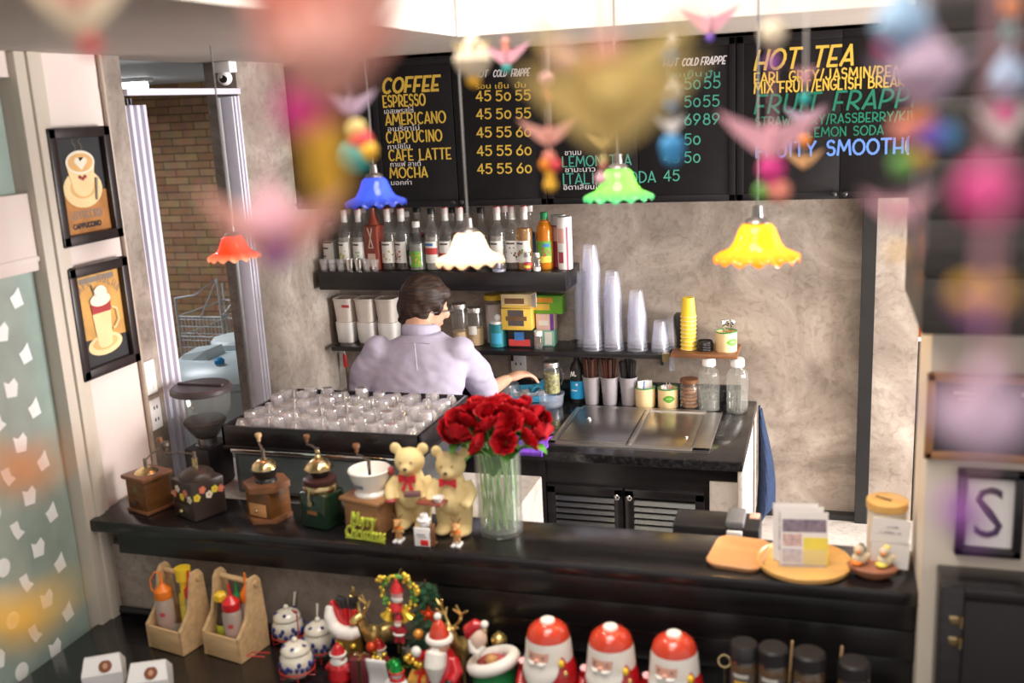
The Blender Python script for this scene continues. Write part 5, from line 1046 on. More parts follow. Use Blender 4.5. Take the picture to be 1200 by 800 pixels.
g = G(); g.lathe([(0, .001), (.035, .001), (.058, .014), (.066, .030), (.060, .036), (.045, .034), (0, .034)], seg=34, fl=lambda k, a, r, z: (r*(1 if abs(math.cos(a)) > 2 else (1-.32*abs(math.sin(a)))), z)); part('dish', g, mat('terracotta', (.36, .14, .075), .6, var=.1), t)
for k, (dx, lab) in enumerate(((-.033, 'tiny cream bird figure, left of two on the terracotta dish'), (.030, 'tiny cream and yellow duck figure, right of two on the terracotta dish'))):
    t = thing('bird_figurine', lab, 'figurine', (p.x+dx, p.y-.0, ZB+.0355), .3); g = G(); g.ball((0, 0, .017), (.022, .017, .017)); g.ball((-.004, -.004, .042), (.014, .013, .014)); g.ball((.02, .003, .022), (.012, .008, .008)); part('body', fuse(g, mat('bird_cream', (.72, .60, .42), .5, var=.2), .003, 2), None, t)
    g = G(); g.lathe([(0, 0), (.005, 0), (0, .012)], (0, 0, 0), 10, 0, T(-.010, -.016, .042) @ Matrix.Rotation(R(80), 4, 'X')); part('beak', g, ORNG, t); g = G(); g.ball((.006, .006, .05), (.009, .009, .006), 0, 10); part('cap_patch', g, (mat('dark_patch', (.10, .07, .05), .6), YLL)[k], t); g = G(); g.ball((-.01, -.006, .008), (.016, .016, .008), 0, 12); part('chest', g, (ORNG, YLL)[k], t)
# ================================================================ low counter: sauce caddies
def on_low(px, py): p = at(px, py, z=ZL); return (p.x, p.y, ZL)
def caddy(x, y, rz, lab):
    t = thing('sauce_caddy', lab, 'caddy', (x, y, ZL), rz, 'pale wooden sauce caddies')
    w, d = .078, .065
    side = [(-d, 0), (d, 0), (d, .10), (d-.010, .235), (d-.022, .252), (d-.045, .252), (d-.06, .235), (d-.068, .19), (d-.085, .13), (-d+.012, .092), (-d, .082)]
    for s in (-1, 1): g = G(); g.poly(side, .012, 0, T(s*w-(0 if s < 0 else .012), 0, .001) @ SIDE); part('side_panel', g, WOODP, t)
    g = G(); g.box(-w+.012, w-.012, -d, -d+.010, .001, .078, 0, .002); part('front_panel', g, WOODP, t); g = G(); g.box(-w+.012, w-.012, d-.010, d, .001, .10, 0, .002); part('back_panel', g, WOODP, t)
    g = G(); g.box(-w+.012, w-.012, -d+.01, d-.01, .001, .011); part('base', g, WOODP, t); g = G(); g.tube([(-w-.008, d-.034, .232), (w+.008, d-.034, .232)], .009, 0, 14); part('handle_rod', g, WOODP, t)
    return Matrix.Translation((x, y, ZL)) @ Matrix.Rotation(rz, 4, 'Z')
SQB = clear('squeeze_plastic', (.86, .78, .72), (.85, .70, .60), mixb=.45, gloss=.25, rough=.25)
PINKS = mat('pink_sauce', (.55, .20, .16), .5); REDS = mat('red_sauce', (.38, .07, .05), .5)
def squeeze(M, x, y, lab, capm, h=.17, r=.026, fill=None, lead=False, bodym=None, label=None, wide=False):
    p = M @ Vector((x, y, .013)); t = thing('squeeze_bottle', lab, 'bottle', tuple(p), .2)
    g = G(); g.lathe([(0, 0), (r-.002, 0), (r, .004), (r, h*.60), (r*.86, h*.66), (r*.8, h*.68)], seg=20); part('body', g, bodym or SQB, t)
    if fill: g = G(); g.lathe([(0, .003), (r-.003, .003), (r-.003, h*.32), (0, h*.32)], seg=18); part('sauce', g, fill, t)
    g = G(); g.lathe([(r*.9, h*.66), (r*.95, h*.68), (r*.92, h*.78), (r*.5, h*.84), (.006, h*.88), (.003, h*1.06), (0, h*1.06)] if not wide else [(r*.7, h*.66), (r*.62, h*.84), (r*1.05, h*.85), (r*1.12, h*1.03), (0, h*1.03)], seg=18); c = part('nozzle_cap', g, capm, t)
    if lead: g = G(); g.tube([(0, 0, h*1.04), (-.018, -.004, h*1.06), (-.034, -.006, h*.95), (-.036, -.004, h*.80), (-.024, 0, h*.72)], .0028, 0, 6); part('cap_strap', g, capm, c)
    if label: g = G(); g.lathe([(r+.0006, h*.25), (r+.0006, h*.5)], seg=8, a0=-2.3, a1=-.8); part('paper_label', g, label, t)
    else: g = G(); g.lathe([(r+.0006, h*.42), (r+.0006, h*.48)], seg=5, a0=-1.7, a1=-1.2); part('red_logo', g, REDL, t)
M1 = caddy(-1.985, 2.515, -.20, 'pale wooden sauce caddy by the glazed door, left of two'); M2 = caddy(-1.775, 2.515, -.20, 'pale wooden sauce caddy beside the sugar pots, right of two')
squeeze(M1, -.033, -.018, 'squeeze bottle of pink sauce with an orange cap and strap', ORNG, .225, .030, PINKS, True)
squeeze(M1, .018, .028, 'yellow squeeze bottle with a flat yellow cap in the left caddy', YELL, .235, .023, None, False, mat('mustard', (.72, .50, .04), .4), YLL, True)
squeeze(M1, .048, .022, 'squeeze bottle with a thin red nozzle at the back of the left caddy', RED, .225, .021, REDS)
p = M1 @ Vector((.032, -.022, .013)); g = G(); g.lathe([(0, .004), (.022, .004), (.022, 0), (.024, 0), (.029, .06), (.0275, .06), (.023, .008), (0, .008)], seg=20); solo('glass_tumbler', g, GLASSC, 'small clear tumbler at the front of the left sauce caddy', 'glass', tuple(p))
p = M2 @ Vector((-.034, -.012, .013)); t = thing('sauce_bottle', 'dark sauce bottle with a yellow cap and yellow-green label', 'bottle', tuple(p), .1)
g = G(); g.lathe([(0, 0), (.022, 0), (.023, .004), (.023, .085), (.019, .10), (.013, .135), (.012, .16)], seg=20); part('body', g, mat('dark_brown_glass', (.05, .022, .015), .15), t); g = G(); g.lathe([(.0236, .012), (.0236, .08)], seg=20); l = part('paper_label', g, mat('lime_label', (.62, .66, .05), .5, var=.1), t); g = G(); g.lathe([(.0242, .014), (.0242, .034)], seg=10, a0=-2.4, a1=-.8); part('label_print', g, mat('pale_blue_print', (.45, .60, .75), .5), l)
g = G(); g.lathe([(.013, .156), (.019, .160), (.019, .178), (.012, .185), (0, .185)], seg=20, fl=lambda k, a, r, z: (r*(1+.12*math.cos(5*a)), z)); part('cap', g, YELL, t)
squeeze(M2, .016, -.020, 'squeeze bottle of pink sauce with a bright red cap', RED, .215, .031, PINKS)
squeeze(M2, .042, .026, 'squeeze bottle with an orange nozzle at the back of the right caddy', ORNG, .235, .022, REDS)
squeeze(M2, -.004, .030, 'slim green-capped squeeze bottle at the back of the right caddy', GREEN, .20, .02, None)
# paper cartons with a round brown badge, cut by the picture edge
for px, lab, rz in ((122, 'white paper carton with a round brown badge, nearest the glazed door', .55), (175, 'white paper carton with a round brown badge, second from the glazed door', .45)):
    p = at(px, 786, y=2.24); t = thing('paper_carton', lab, 'carton', (p.x, 2.24, ZL), rz, 'paper cartons at the near edge')
    g = G(); g.loft([[(-.055, -.04, .001), (.055, -.04, .001), (.055, .04, .001), (-.055, .04, .001)], [(-.058, -.042, .060), (.058, -.042, .060), (.058, .042, .060), (-.058, .042, .060)], [(-.05, -.006, .100), (.05, -.006, .100), (.05, .006, .100), (-.05, .006, .100)]]); part('carton', g, WHITE, t, 20)
    g = G(); Mx = T(.01, -.026, .0778) @ Matrix.Rotation(R(-47), 4, 'X') @ FRONT; g.poly([(.019*math.cos(a*PI/12), .019*math.sin(a*PI/12)) for a in range(24)], .0015, 0, Mx); bdg = part('round_badge', g, mat('badge_brown', (.22, .07, .03), .5), t); g = G(); g.poly([(.007*math.cos(a*PI/8), .009*math.sin(a*PI/8)) for a in range(16)], .0025, 0, Mx); part('badge_centre', g, mat('badge_tan', (.55, .30, .18), .5), bdg)
# sugar pots in a red wire holder
POTW = mat('pot_cream', (.80, .74, .62), .2, coat=.4); COB = mat('cobalt_paint', (.03, .04, .22), .3, coat=.4, var=.2); RW = mat('red_wire', (.55, .03, .025), .35)
SP = [on_low(337, 756), on_low(374, 772), on_low(347, 797)]
def pot(x, y, lab, rz, spoon):
    t = thing('sugar_pot', lab, 'pot', (x, y, ZL), rz, 'blue and white sugar pots'); g = G(); pr = [(0, .0135), (.030, .0135), (.034, .017), (.046, .04), (.050, .06), (.047, .078), (.040, .088), (.041, .094)]; g.lathe(pr, seg=30); part('bowl', g, POTW, t)
    g = G(); g.lathe([(.044, .094), (.044, .098), (.036, .11), (.02, .119), (.008, .122), (0, .122)], seg=28); g.ball((0, 0, .128), .009); l = part('lid', g, POTW, t)
    rr = random.Random(int(x*1000))
    for k in range(9):
        a = 2*PI*k/9; g = G()
        for q in range(3): a2 = a+(q-1)*.17; z2 = .05+.012*(q == 1)+rr.uniform(-.006, .006); g.ball((.0475*math.cos(a2), .0475*math.sin(a2), z2), (.007, .007, .009), 0, 8)
        part('painted_leaf', g, COB, t)
    for k in range(5): a = 2*PI*k/5; g = G(); g.ball((.031*math.cos(a), .031*math.sin(a), .1125), (.009, .006, .004), 0, 8, rot=(0, 0, a)); part('lid_leaf', g, COB, l)
    if spoon: g = G(); g.tube([(.0, .038, .085), (.004, .046, .12), (.008, .052, .155)], [.004, .005, .007], 0, 8, flat=.7); part('spoon_handle', g, POTW, t)
for (x, y, z), lab, rz, s in zip(SP, ('blue and white sugar pot at the back left of the red wire holder', 'blue and white sugar pot at the right of the red wire holder', 'blue and white sugar pot at the front of the red wire holder'), (0, .6, 1.2), (1, 1, 0)): pot(x, y+.014, lab, rz, s)
SP = [(x, y+.014) for x, y, z in SP]; cx = sum(p[0] for p in SP)/3; cy = sum(p[1] for p in SP)/3
t = thing('wire_holder', 'red wire holder looping around the three sugar pots', 'holder', (cx, cy, ZL))
for x, y in SP:
    g = G(); g.tube([(x-cx+.053*math.cos(a*PI/12), y-cy+.053*math.sin(a*PI/12), .036) for a in range(24)], .0022, 0, 6, closed=True)
    for k in range(4): a = k*PI/2+.5; g.tube([(x-cx+.053*math.cos(a), y-cy+.053*math.sin(a), .036), (x-cx+.05*math.cos(a), y-cy+.05*math.sin(a), .0025), (x-cx+.015*math.cos(a), y-cy+.015*math.sin(a), .009)], .002, 0, 6)
    part('pot_ring', g, RW, t)
g = G(); g.tube([(-.012, .01, .003), (-.012, .01, .15), (-.02, .0, .165), (-.004, -.004, .165), (-.012, .01, .15)], .0024, 0, 6); part('centre_handle', g, RW, t)
for s in (-1, 1): g = G(); g.tube([(-.06*s-.03, -.07, .036), (-.10*s-.04, -.09, .045), (-.11*s-.03, -.06, .04), (-.075*s-.01, -.045, .036)], .0022, 0, 6); part('side_loop', g, RW, t)

# ================================================================ Christmas ornaments
FLESH = mat('painted_face', (.74, .40, .30), .4); BEARD = mat('beard_white', (.84, .80, .74), .5, bump=.1); RGL = mat('glossy_red', (.52, .012, .018), .15, coat=.5)
# three stout Santa jars
def santa_jar(px, lab):
    y = 2.41; p = at(px, 760, y=y); t = thing('santa_jar', lab, 'jar', (p.x, y, ZL), -.22, 'stout round Santa jars'); H = .28
    pr = [(0, .001), (.062, .001), (.068, .006), (.078, .06), (.080, .10), (.074, .15), (.066, .175)]; hp = [(.066, .175), (.064, .20), (.0615, .225), (.060, .235)]; tp = [(.0605, .228), (.059, .24), (.052, .258), (.038, .270), (.02, .277), (0, .279)]
    g = G(); g.lathe(pr, seg=40); part('robe', g, RGL, t); g = G(); g.lathe(hp, seg=40); part('fur_band', g, BEARD, t); g = G(); g.lathe(tp, seg=40); h = part('hat', g, mat('hat_red_orange', (.60, .05, .02), .2, coat=.5), t); g = G(); g.lathe([(.021, .2765), (.019, .283), (.010, .287), (0, .288)], seg=20); part('pompom', g, BEARD, h)
    def patch(z0, z1, w0, w1, off, n=10, shape=None):
        g = G(); full = pr+hp[1:]
        def rad(z):
            for (r0, a), (r1, b) in zip(full, full[1:]):
                if a <= z <= b and b > a: return r0+(r1-r0)*(z-a)/(b-a)
            return full[-1][0]
        def f(u, v):
            z = z0+(z1-z0)*v; w = (w0+(w1-w0)*v) if shape is None else shape(v); a = -PI/2+(2*u-1)*w; r = rad(z)+off*(1-.6*abs(2*u-1)**2.); return (r*math.cos(a), r*math.sin(a), z)
        g.grid(n, 10, f); return g
    f = part('face', patch(.182, .214, .42, .50, .004), FLESH, t)
    part('beard', patch(.105, .192, 0, 0, .008, 12, lambda v: .12+.78*math.sin(min(1, v*1.1)*PI/2)), BEARD, t)
    g = G(); g.ball((0, -.0715, .193), (.008, .007, .006), 0, 10); part('nose', g, FLESH, f)
    for s in (-1, 1): g = G(); g.ball((s*.018, -.0675, .205), (.004, .003, .0025), 0, 8); part('eye', g, DK, f); g = G(); g.tube([(s*.002, -.073, .186), (s*.016, -.072, .184), (s*.027, -.067, .189)], [.005, .006, .002], 0, 8); part('moustache', g, BEARD, f)
    g = patch(.06, .20, .0, .0, .006, 8, lambda v: .26*math.sin(PI*v)**.5); me = g.mesh('toy_sack', mat('sack_red', (.45, .03, .03), .3, coat=.3)); o = put('toy_sack', me, t, (0, 0, 0), (0, 0, 1.05))
    for q, (zz, aa, m) in enumerate(((.185, .95, YELL), (.15, 1.1, GOLD), (.12, .98, GOLD))): g = G(); a = -PI/2+aa; g.ball(((.075)*math.cos(a), .075*math.sin(a), zz), (.008, .008, .011), 0, 10); part('sack_toy', g, m, o if 0 else t)
    g = G(); g.tube([(-.066, -.035, .16), (-.079, -.012, .12), (-.072, -.045, .09)], [.010, .013, .012], 0, 10); part('sleeve', g, RGL, t); g = G(); g.ball((-.066, -.052, .088), (.011, .010, .010), 0, 10); part('cuff', g, BEARD, t)
santa_jar(643, 'stout glossy red Santa jar, left of three in front of the boarded bar'); santa_jar(716, 'stout glossy red Santa jar, middle of three in front of the boarded bar'); santa_jar(790, 'stout glossy red Santa jar, right of three nearest the gold-labelled jars')
# dark lidded jars with gold labels
for px, y, h, r, lab in ((872, 2.44, .258, .036, 'dark-lidded jar with a gold label, leftmost of four'), (906, 2.43, .262, .038, 'dark-lidded jar with a gold label, second of four'), (948, 2.43, .258, .040, 'dark-lidded jar with a silver and gold label, third of four'), (1001, 2.43, .246, .038, 'dark-lidded jar with a brown label, rightmost of four')):
    p = at(px, 775, y=y); t = thing('spice_jar', lab, 'jar', (p.x, y, ZL), -.2, 'dark-lidded jars at the right end'); g = G(); g.lathe([(0, .001), (r-.003, .001), (r, .005), (r, h-.055), (r*.85, h-.04)], seg=26); part('glass', g, clear('brown_tint_glass', (.5, .42, .32), (.2, .12, .06), mixb=.5), t); g = G(); g.lathe([(0, .004), (r-.003, .004), (r-.003, h-.07), (0, h-.07)], seg=20); part('contents', g, BEAN, t)
    g = G(); g.lathe([(r*.9, h-.045), (r*1.03, h-.042), (r*1.03, h-.006), (r*.9, h), (0, h)], seg=28); part('lid', g, BLACKP, t); g = G(); g.lathe([(r*1.032, h-.046), (r*1.032, h-.042)], seg=28); part('lid_ring', g, CHROME, t)
    g = G(); g.lathe([(r+.0006, h-.17), (r+.0006, h-.072)], seg=10, a0=-2.5, a1=-.6); l = part('paper_label', g, DK, t); g = G(); g.lathe([(r+.0014, h-.084), (r+.0014, h-.074)], seg=8, a0=-2.1, a1=-1.0); part('label_line', g, mat('silver_print', (.60, .58, .52), .4), l); g = G(); g.lathe([(r+.0014, h-.15), (r+.0014, h-.094)], seg=8, a0=-2.0, a1=-1.1); part('gold_panel', g, mat('gold_print', (.85, .50, .04), .5), l)
for px, lab, ln in ((936, 'thin pale stick leaning between the dark-lidded jars', .05), (995, 'thin pale stick leaning by the rightmost dark-lidded jar', .03)):
    p = at(px, 790, y=2.47); g = G(); g.tube([(0, 0, 0), (.012, .01, .235)], .0035, 0, 8); solo('wooden_stick', g, WOODP, lab, 'stick', (p.x-.03, 2.50, ZL+.002))
p = at(849, 774, y=2.50); g = G(); g.tube([(.016*math.cos(a*PI/9), .004*math.sin(a*PI/9), .016*math.sin(a*PI/9)+.0) for a in range(18)], .003, 0, 6, closed=True); g.tube([(0, 0, -.016), (0, 0, ZL-p.z+.001)], .0025, 0, 6); g.cyl((0, 0, ZL-p.z+.0005), .02, .006, 0, 16); solo('ring_stand', g, BRASS, 'thin brass ring on a stem left of the dark-lidded jars', 'stand', (p.x, 2.50, p.z))
# gold reindeer
def reindeer(px, py, y, lab, rz, s=1.0, rear=True):
    p = at(px, py, y=y); t = thing('reindeer_ornament', lab, 'ornament', (p.x, y, ZL), rz, 'gold glitter reindeer'); g = G()
    g.ball((.045, 0, .105), (.065, .03, .034)); g.ball((-.0, 0, .115), (.034, .028, .036)); g.tube([(-.01, 0, .12), (-.03, 0, .155), (-.038, 0, .185)], [.024, .017, .015], 0, 12); g.ball((-.05, 0, .192), (.025, .015, .016), rot=(0, -.35, 0)); g.ball((-.068, 0, .186), (.011, .010, .010)); g.ball((.108, 0, .122), (.012, .010, .010))
    for x, lean in ((-.008, -.004), (.085, .01)):
        for q in (-1, 1): g.tube([(x, q*.014, .10), (x+lean*1.5, q*.016, .055), (x+lean, q*.016, .002)], [.014, .007, .006], 0, 8)
    for q in (-1, 1): g.ball((-.036, q*.02, .204), (.005, .012, .006), rot=(q*.5, 0, 0))
    part('body', fuse(g, GOLD, .004, 2), None, t); g = G()
    for q in (-1, 1):
        b = [(-.036, q*.008, .202), (-.030, q*.030, .228), (-.034, q*.040, .255), (-.040, q*.030, .285)]; g.tube(b, [.005, .0045, .004, .0028], 0, 8)
        for k, (dx, dy, dz) in ((1, (-.016, q*.024, .022)), (2, (.004, q*.026, .018)), (2, (-.018, -q*.012, .022)), (1, (.012, q*.004, .022))): c = Vector(b[k]); g.tube([c, c+Vector((dx, dy, dz))], [.0042, .0024], 0, 7)
    part('antlers', g, GOLD, t)
    for o in t.children: o.scale = (s, s, s)
reindeer(437, 740, 2.52, 'gold glitter reindeer standing left of the small Christmas tree', .9, .92); reindeer(540, 745, 2.50, 'gold glitter reindeer between the Santa figure and the green sack', 1.15, .95)
# small Christmas tree
p = at(508, 740, y=2.565); TXX, TYY = p.x, 2.53
t = thing('christmas_tree', 'small bushy green Christmas tree in front of the bar with red and gold ornaments', 'tree', (TXX, TYY, ZL)); g = G(); g.lathe([(0, .001), (.035, .001), (.04, .03), (0, .03)], seg=16); part('pot', g, RED, t); g = G(); g.tube([(0, 0, .02), (0, 0, .30)], [.008, .003], 0, 8); part('trunk', g, WOODD, t)
g = G(); rr = random.Random(12)
for k in range(210):
    z = .05+.25*rr.random(); rad = .085*(1-(z-.05)/.30)+.012; a = rr.uniform(0, 6.28); e = Vector((rad*math.cos(a), rad*.8*math.sin(a), z-.02+rr.uniform(-.01, .01))); b = Vector((0, 0, z)); n = (e-b).normalized(); sd = Vector((-math.sin(a), math.cos(a), 0))
    for q in range(7):
        c = b+(e-b)*(.3+.7*q/6)
        for s in (-1, 1): tip = c+sd*s*.012+n*.007+Vector((0, 0, rr.uniform(-.004, .006))); w = n*.0016; g.faces([c-w, c+w, tip, c+Vector((0, 0, .0016))], [(0, 1, 2), (1, 3, 2), (3, 0, 2)])
part('needles', g, mat('fir_green', (.02, .10, .04), .6, var=.5, scale=40), t)
def bauble(dx, dz, r, m, lab, y=-.075):
    t = thing('bauble', lab, 'bauble', (TXX+dx, TYY+y, ZL+dz)); g = G(); g.ball((0, 0, 0), r, 0, 18); part('ball', g, m, t); g = G(); g.cyl((0, 0, r*.93), r*.22, r*.25, 0, 10); part('cap', g, BRASS, t)
CHR = mat('red_orange_bauble', (.62, .06, .015), .12, .4); CHG_ = mat('green_bauble', (.01, .28, .05), .1, .5)
bauble(-.155, .105, .017, CHR, 'shiny red bauble at the lower left of the Christmas tree'); bauble(.0, .165, .016, mat('amber_bauble', (.75, .32, .06), .15, .4), 'amber bauble glowing mid-height on the Christmas tree'); bauble(-.075, .068, .022, CHG_, 'shiny green bauble low on the Christmas tree', -.10)
g = G(); P = [((.022 if k % 2 == 0 else .009)*math.cos(k*PI/5+PI/2), (.022 if k % 2 == 0 else .009)*math.sin(k*PI/5+PI/2)) for k in range(10)]; g.poly(P, .005, 0, FRONT); solo('star_ornament', g, mat('silver_glitter', (.45, .44, .46), .3, .8, var=.3, scale=120), 'silver glitter star low on the right of the Christmas tree', 'star', (TXX-.03, TYY-.085, ZL+.115))
p = at(503, 719, y=2.47); 
g = G(); g.poly([((.026 if k % 2 == 0 else .012)*math.cos(k*PI/5+PI/2), (.026 if k % 2 == 0 else .012)*math.sin(k*PI/5+PI/2)) for k in range(10)], .008, 0, FRONT); g.ball((0, -.008, 0), (.010, .008, .010)); solo('poinsettia_ornament', g, CHR, 'orange-red flower ornament on the right of the Christmas tree', 'ornament', tuple(p))
# wreath with Santa face and bells on top of the tree
p = at(467, 694, y=2.49); t = thing('wreath_ornament', 'round gold and green wreath with a Santa face and two gold bells', 'wreath', tuple(p)); WR = .052
g = G(); g.tube([(WR*math.cos(a*PI/12), 0, WR*math.sin(a*PI/12)) for a in range(24)], .006, 0, 8, closed=True); part('ring', g, mat('wreath_green', (.16, .34, .05), .5, var=.4, scale=60), t)
for k in range(16):
    a = k*PI/8+.2; g = G()
    for q in range(3): g.ball(((WR+.006*math.cos(q*2.1))*math.cos(a)+.006*math.sin(q*2.1+k), -.008+.003*q, (WR+.006*math.cos(q*2.1))*math.sin(a)+.005*math.cos(q*2.1+k)), .0058, 0, 8)
    part('gold_berries' if k % 3 else 'leaf_cluster', g, mat('gold_berry', (.85, .60, .08), .2, .6) if k % 3 else mat('wreath_leaf', (.10, .30, .06), .5), t)
g = G(); g.ball((0, -.012, .0), (.019, .012, .019)); f = part('santa_face', g, mat('pink_face', (.80, .42, .40), .4), t); g = G(); g.ball((0, -.014, -.014), (.019, .011, .013)); part('beard', g, BEARD, f); g = G(); g.lathe([(.020, 0), (.016, .014), (.006, .03), (0, .032)], (0, -.010, .010), 16); g.ball((0, -.01, .042), .006); part('hat', g, RED, f)
g = G(); g.lathe([(.004, 0), (.018, -.014), (.02, -.03), (.001, -.03)], (-.006, -.012, -.02), 12); part('red_robe', g, RED, t)
for s in (-1, 1):
    b = G(); b.lathe([(.003, .0), (.010, -.005), (.013, -.022), (.022, -.036), (.020, -.036), (0, -.012)], (0, 0, 0), 18, 0, T(s*.016, -.016, -.042) @ Matrix.Rotation(s*-.55, 4, 'Y')); part('bell', b, mat('yellow_gold', (.88, .58, .06), .18, .7), t)
for k, (a, n) in enumerate(((2.3, 3), (.9, 3), (.15, 3))):
    g = G()
    for q in range(4): g.ball(((WR+.012+.006*(q % 2))*math.cos(a+q*.09), -.012, (WR+.012+.008*(q % 2))*math.sin(a+q*.09)), .0075, 0, 10)
    part('gold_bells', g, mat('gold_berry', (.85, .60, .08), .2, .6), t)
g = G(); g.tube([(0, .006, WR), (.0, .03, WR+.01), (.01, .06, WR-.03)], .0018, 0, 5); part('hanger', g, BRASS, t)
# small Santa hanging on the tree
p = at(468, 738, y=2.47); t = thing('santa_ornament', 'small red cloth Santa hanging below the gold bells', 'ornament', tuple(p)); g = G(); g.ball((0, 0, 0), (.017, .013, .022)); g.tube([(-.012, 0, .008), (-.026, -.004, .0)], [.008, .007], 0, 8); g.tube([(.012, 0, .008), (.024, -.004, -.006)], [.008, .007], 0, 8)
for s in (-1, 1): g.tube([(s*.007, 0, -.015), (s*.010, -.003, -.040)], [.009, .008], 0, 8)
part('suit', fuse(g, REDD if 0 else mat('felt_red', (.40, .015, .03), .8), .003, 2), None, t); g = G(); g.tube([(.0175*math.cos(a*PI/8), .0138*math.sin(a*PI/8), -.010) for a in range(16)], .0036, 0, 6, closed=True); part('fur_trim', g, BEARD, t); g = G(); g.ball((0, -.003, .03), (.012, .011, .012)); part('head', g, FLESH, t); g = G(); g.ball((0, -.008, .022), (.011, .007, .009)); part('beard', g, BEARD, t); g = G(); g.lathe([(.013, .034), (.010, .046), (0, .058)], seg=12); part('hat', g, mat('felt_red', (.40, .015, .03), .8), t); g = G(); g.tube([(0, 0, .056), (.01, .03, .07)], .001, 0, 5); part('thread', g, BRASS, t)
# upside-down Santa boots in a fur-trimmed red boot
p = at(408, 735, y=2.50); t = thing('santa_boot', 'red Santa stocking boot with thick white fur and two black boots sticking up', 'ornament', (p.x, 2.50, ZL), .1); g = G(); g.lathe([(0, .001), (.038, .001), (.042, .03), (.040, .10), (.044, .13)], seg=20); part('boot', g, mat('gold_brown', (.30, .20, .05), .4, .3), t)
g = G(); g.tube([(-.052, -.005, .205), (-.05, -.015, .175), (-.038, -.02, .145), (-.012, -.03, .132), (.02, -.03, .13), (.042, -.02, .135)], [.012, .018, .021, .022, .022, .019], 0, 14); part('white_fur', fuse(g, BEARD, .004, 3), None, t); g = G(); g.tube([(-.05, .006, .215), (-.03, .0, .19), (-.018, .0, .15)], [.009, .014, .018], 0, 12); part('red_edge', g, RGL, t)
for s in (-1, 1): g = G(); g.tube([(s*.012+.006, .0, .12), (s*.014+.006, 0, .20)], [.016, .013], 0, 12); l = part('leg', g, RGL, t); g = G(); g.tube([(s*.014+.006, 0, .198), (s*.016+.006, 0, .222), (s*.032+.006, -.006, .232)], [.013, .013, .010], 0, 10); part('black_boot', g, BLACKP, l)
# standing Santa
p = at(517, 760, y=2.40); t = thing('santa_figurine', 'tall glossy Santa figurine with a long white beard and pointed red hat', 'figurine', (p.x, 2.40, ZL), -.1); g = G(); g.lathe([(0, .001), (.05, .001), (.054, .01), (.052, .06), (.045, .11), (.036, .145), (.024, .165), (0, .17)], seg=28); g.tube([(.034, 0, .135), (.056, -.018, .105), (.046, -.042, .085)], [.019, .018, .016], 0, 12); g.tube([(-.034, 0, .135), (-.058, -.012, .13), (-.062, -.03, .15)], [.018, .017, .015], 0, 12); part('robe', fuse(g, RGL, .004, 2), None, t)
g = G(); g.ball((0, -.006, .178), (.030, .028, .030)); h = part('head', g, FLESH, t); g = G(); g.tube([(0, -.028, .168), (0, -.042, .13), (0, -.046, .08)], [.030, .032, .014], 0, 14, flat=1.0); g.tube([(-.012, -.034, .178), (0, -.036, .174), (.012, -.034, .178)], .008, 0, 8); g.tube([(0, -.046, .09), (0, -.05, .04), (0, -.052, .004)], [.012, .010, .012], 0, 8); part('beard', fuse(g, BEARD, .004, 2), None, t)
g = G(); g.tube([(.031*math.cos(a*PI/10), -.006+.029*math.sin(a*PI/10), .196) for a in range(20)], .010, 0, 8, closed=True); hb = part('hat_band', g, BEARD, h); g = G(); g.lathe([(.031, .198), (.028, .215), (.018, .238), (.008, .252), (0, .256)], (0, -.006, 0), 22); hh = part('hat', g, mat('hat_red_orange', (.60, .05, .02), .2), h)
g = G(); g.ball((-.002, -.004, .262), .011); part('pompom', g, BEARD, t); g = G(); g.ball((-.062, -.034, .158), (.015, .013, .016)); part('white_glove', g, BEARD, t); g = G(); g.ball((.044, -.05, .084), (.014, .012, .014)); part('black_glove', g, BLACKP, t)
# green sack with a Santa leaning out
p = at(578, 775, y=2.42); t = thing('gift_sack', 'green Christmas sack with a thick white fur rim and pink lining', 'sack', (p.x, 2.42, ZL), -.1); g = G(); g.lathe([(0, .001), (.05, .001), (.062, .02), (.060, .09), (.055, .115)], seg=26); part('sack', g, mat('green_felt', (.01, .24, .06), .7, var=.2), t); g = G(); g.lathe([(.053, .115), (.04, .13), (.0, .12)], seg=24); part('lining', g, mat('pink_lining', (.50, .09, .10), .7), t)
g = G(); g.tube([(.060*math.cos(a*PI/12), .056*math.sin(a*PI/12), .128+.018*math.cos(a*PI/12)) for a in range(24)], .019, 0, 10, closed=True); part('fur_rim', fuse(g, BEARD, .005, 2), None, t); g = G(); g.ball((.0, -.01, .136), (.02, .018, .018)); g.ball((.012, -.02, .125), (.012, .012, .012)); part('stuffed_toy', g, mat('tan_toy', (.55, .28, .10), .5), t)
p = at(560, 748, y=2.405); t = thing('santa_bust', 'leaning Santa head with a red hat poking out of the green sack', 'ornament', (p.x, 2.405, p.z)); g = G(); g.ball((0, 0, 0), (.026, .022, .034), rot=(0, .25, 0)); part('face', g, mat('face_cream', (.78, .56, .44), .5), t); g = G(); g.tube([(-.02, -.008, .0), (-.012, -.016, -.028), (.004, -.014, -.036), (.02, -.008, -.018)], [.008, .012, .012, .008], 0, 10); part('beard', g, BEARD, t); g = G(); g.tube([(-.026, .004, -.002), (-.022, .002, .024), (-.002, .002, .042), (.014, 0, .044)], [.014, .022, .018, .008], 0, 14); part('hat', fuse(g, RGL, .003, 2), None, t); g = G(); g.ball((.022, 0, .046), .0115); part('pompom', g, BEARD, t)
g = G(); g.ball((0, 0, 0), .024, 0, 18); p = at(585, 750, y=2.53); g.cyl((0, 0, .022), .006, .006, 0, 10); g.tube([(0, 0, -.02), (0, 0, ZL-p.z+.001)], .003, 0, 6); solo('bauble', g, GOLD, 'gold glitter bauble behind the green sack rim', 'bauble', (p.x, 2.53, p.z)); 
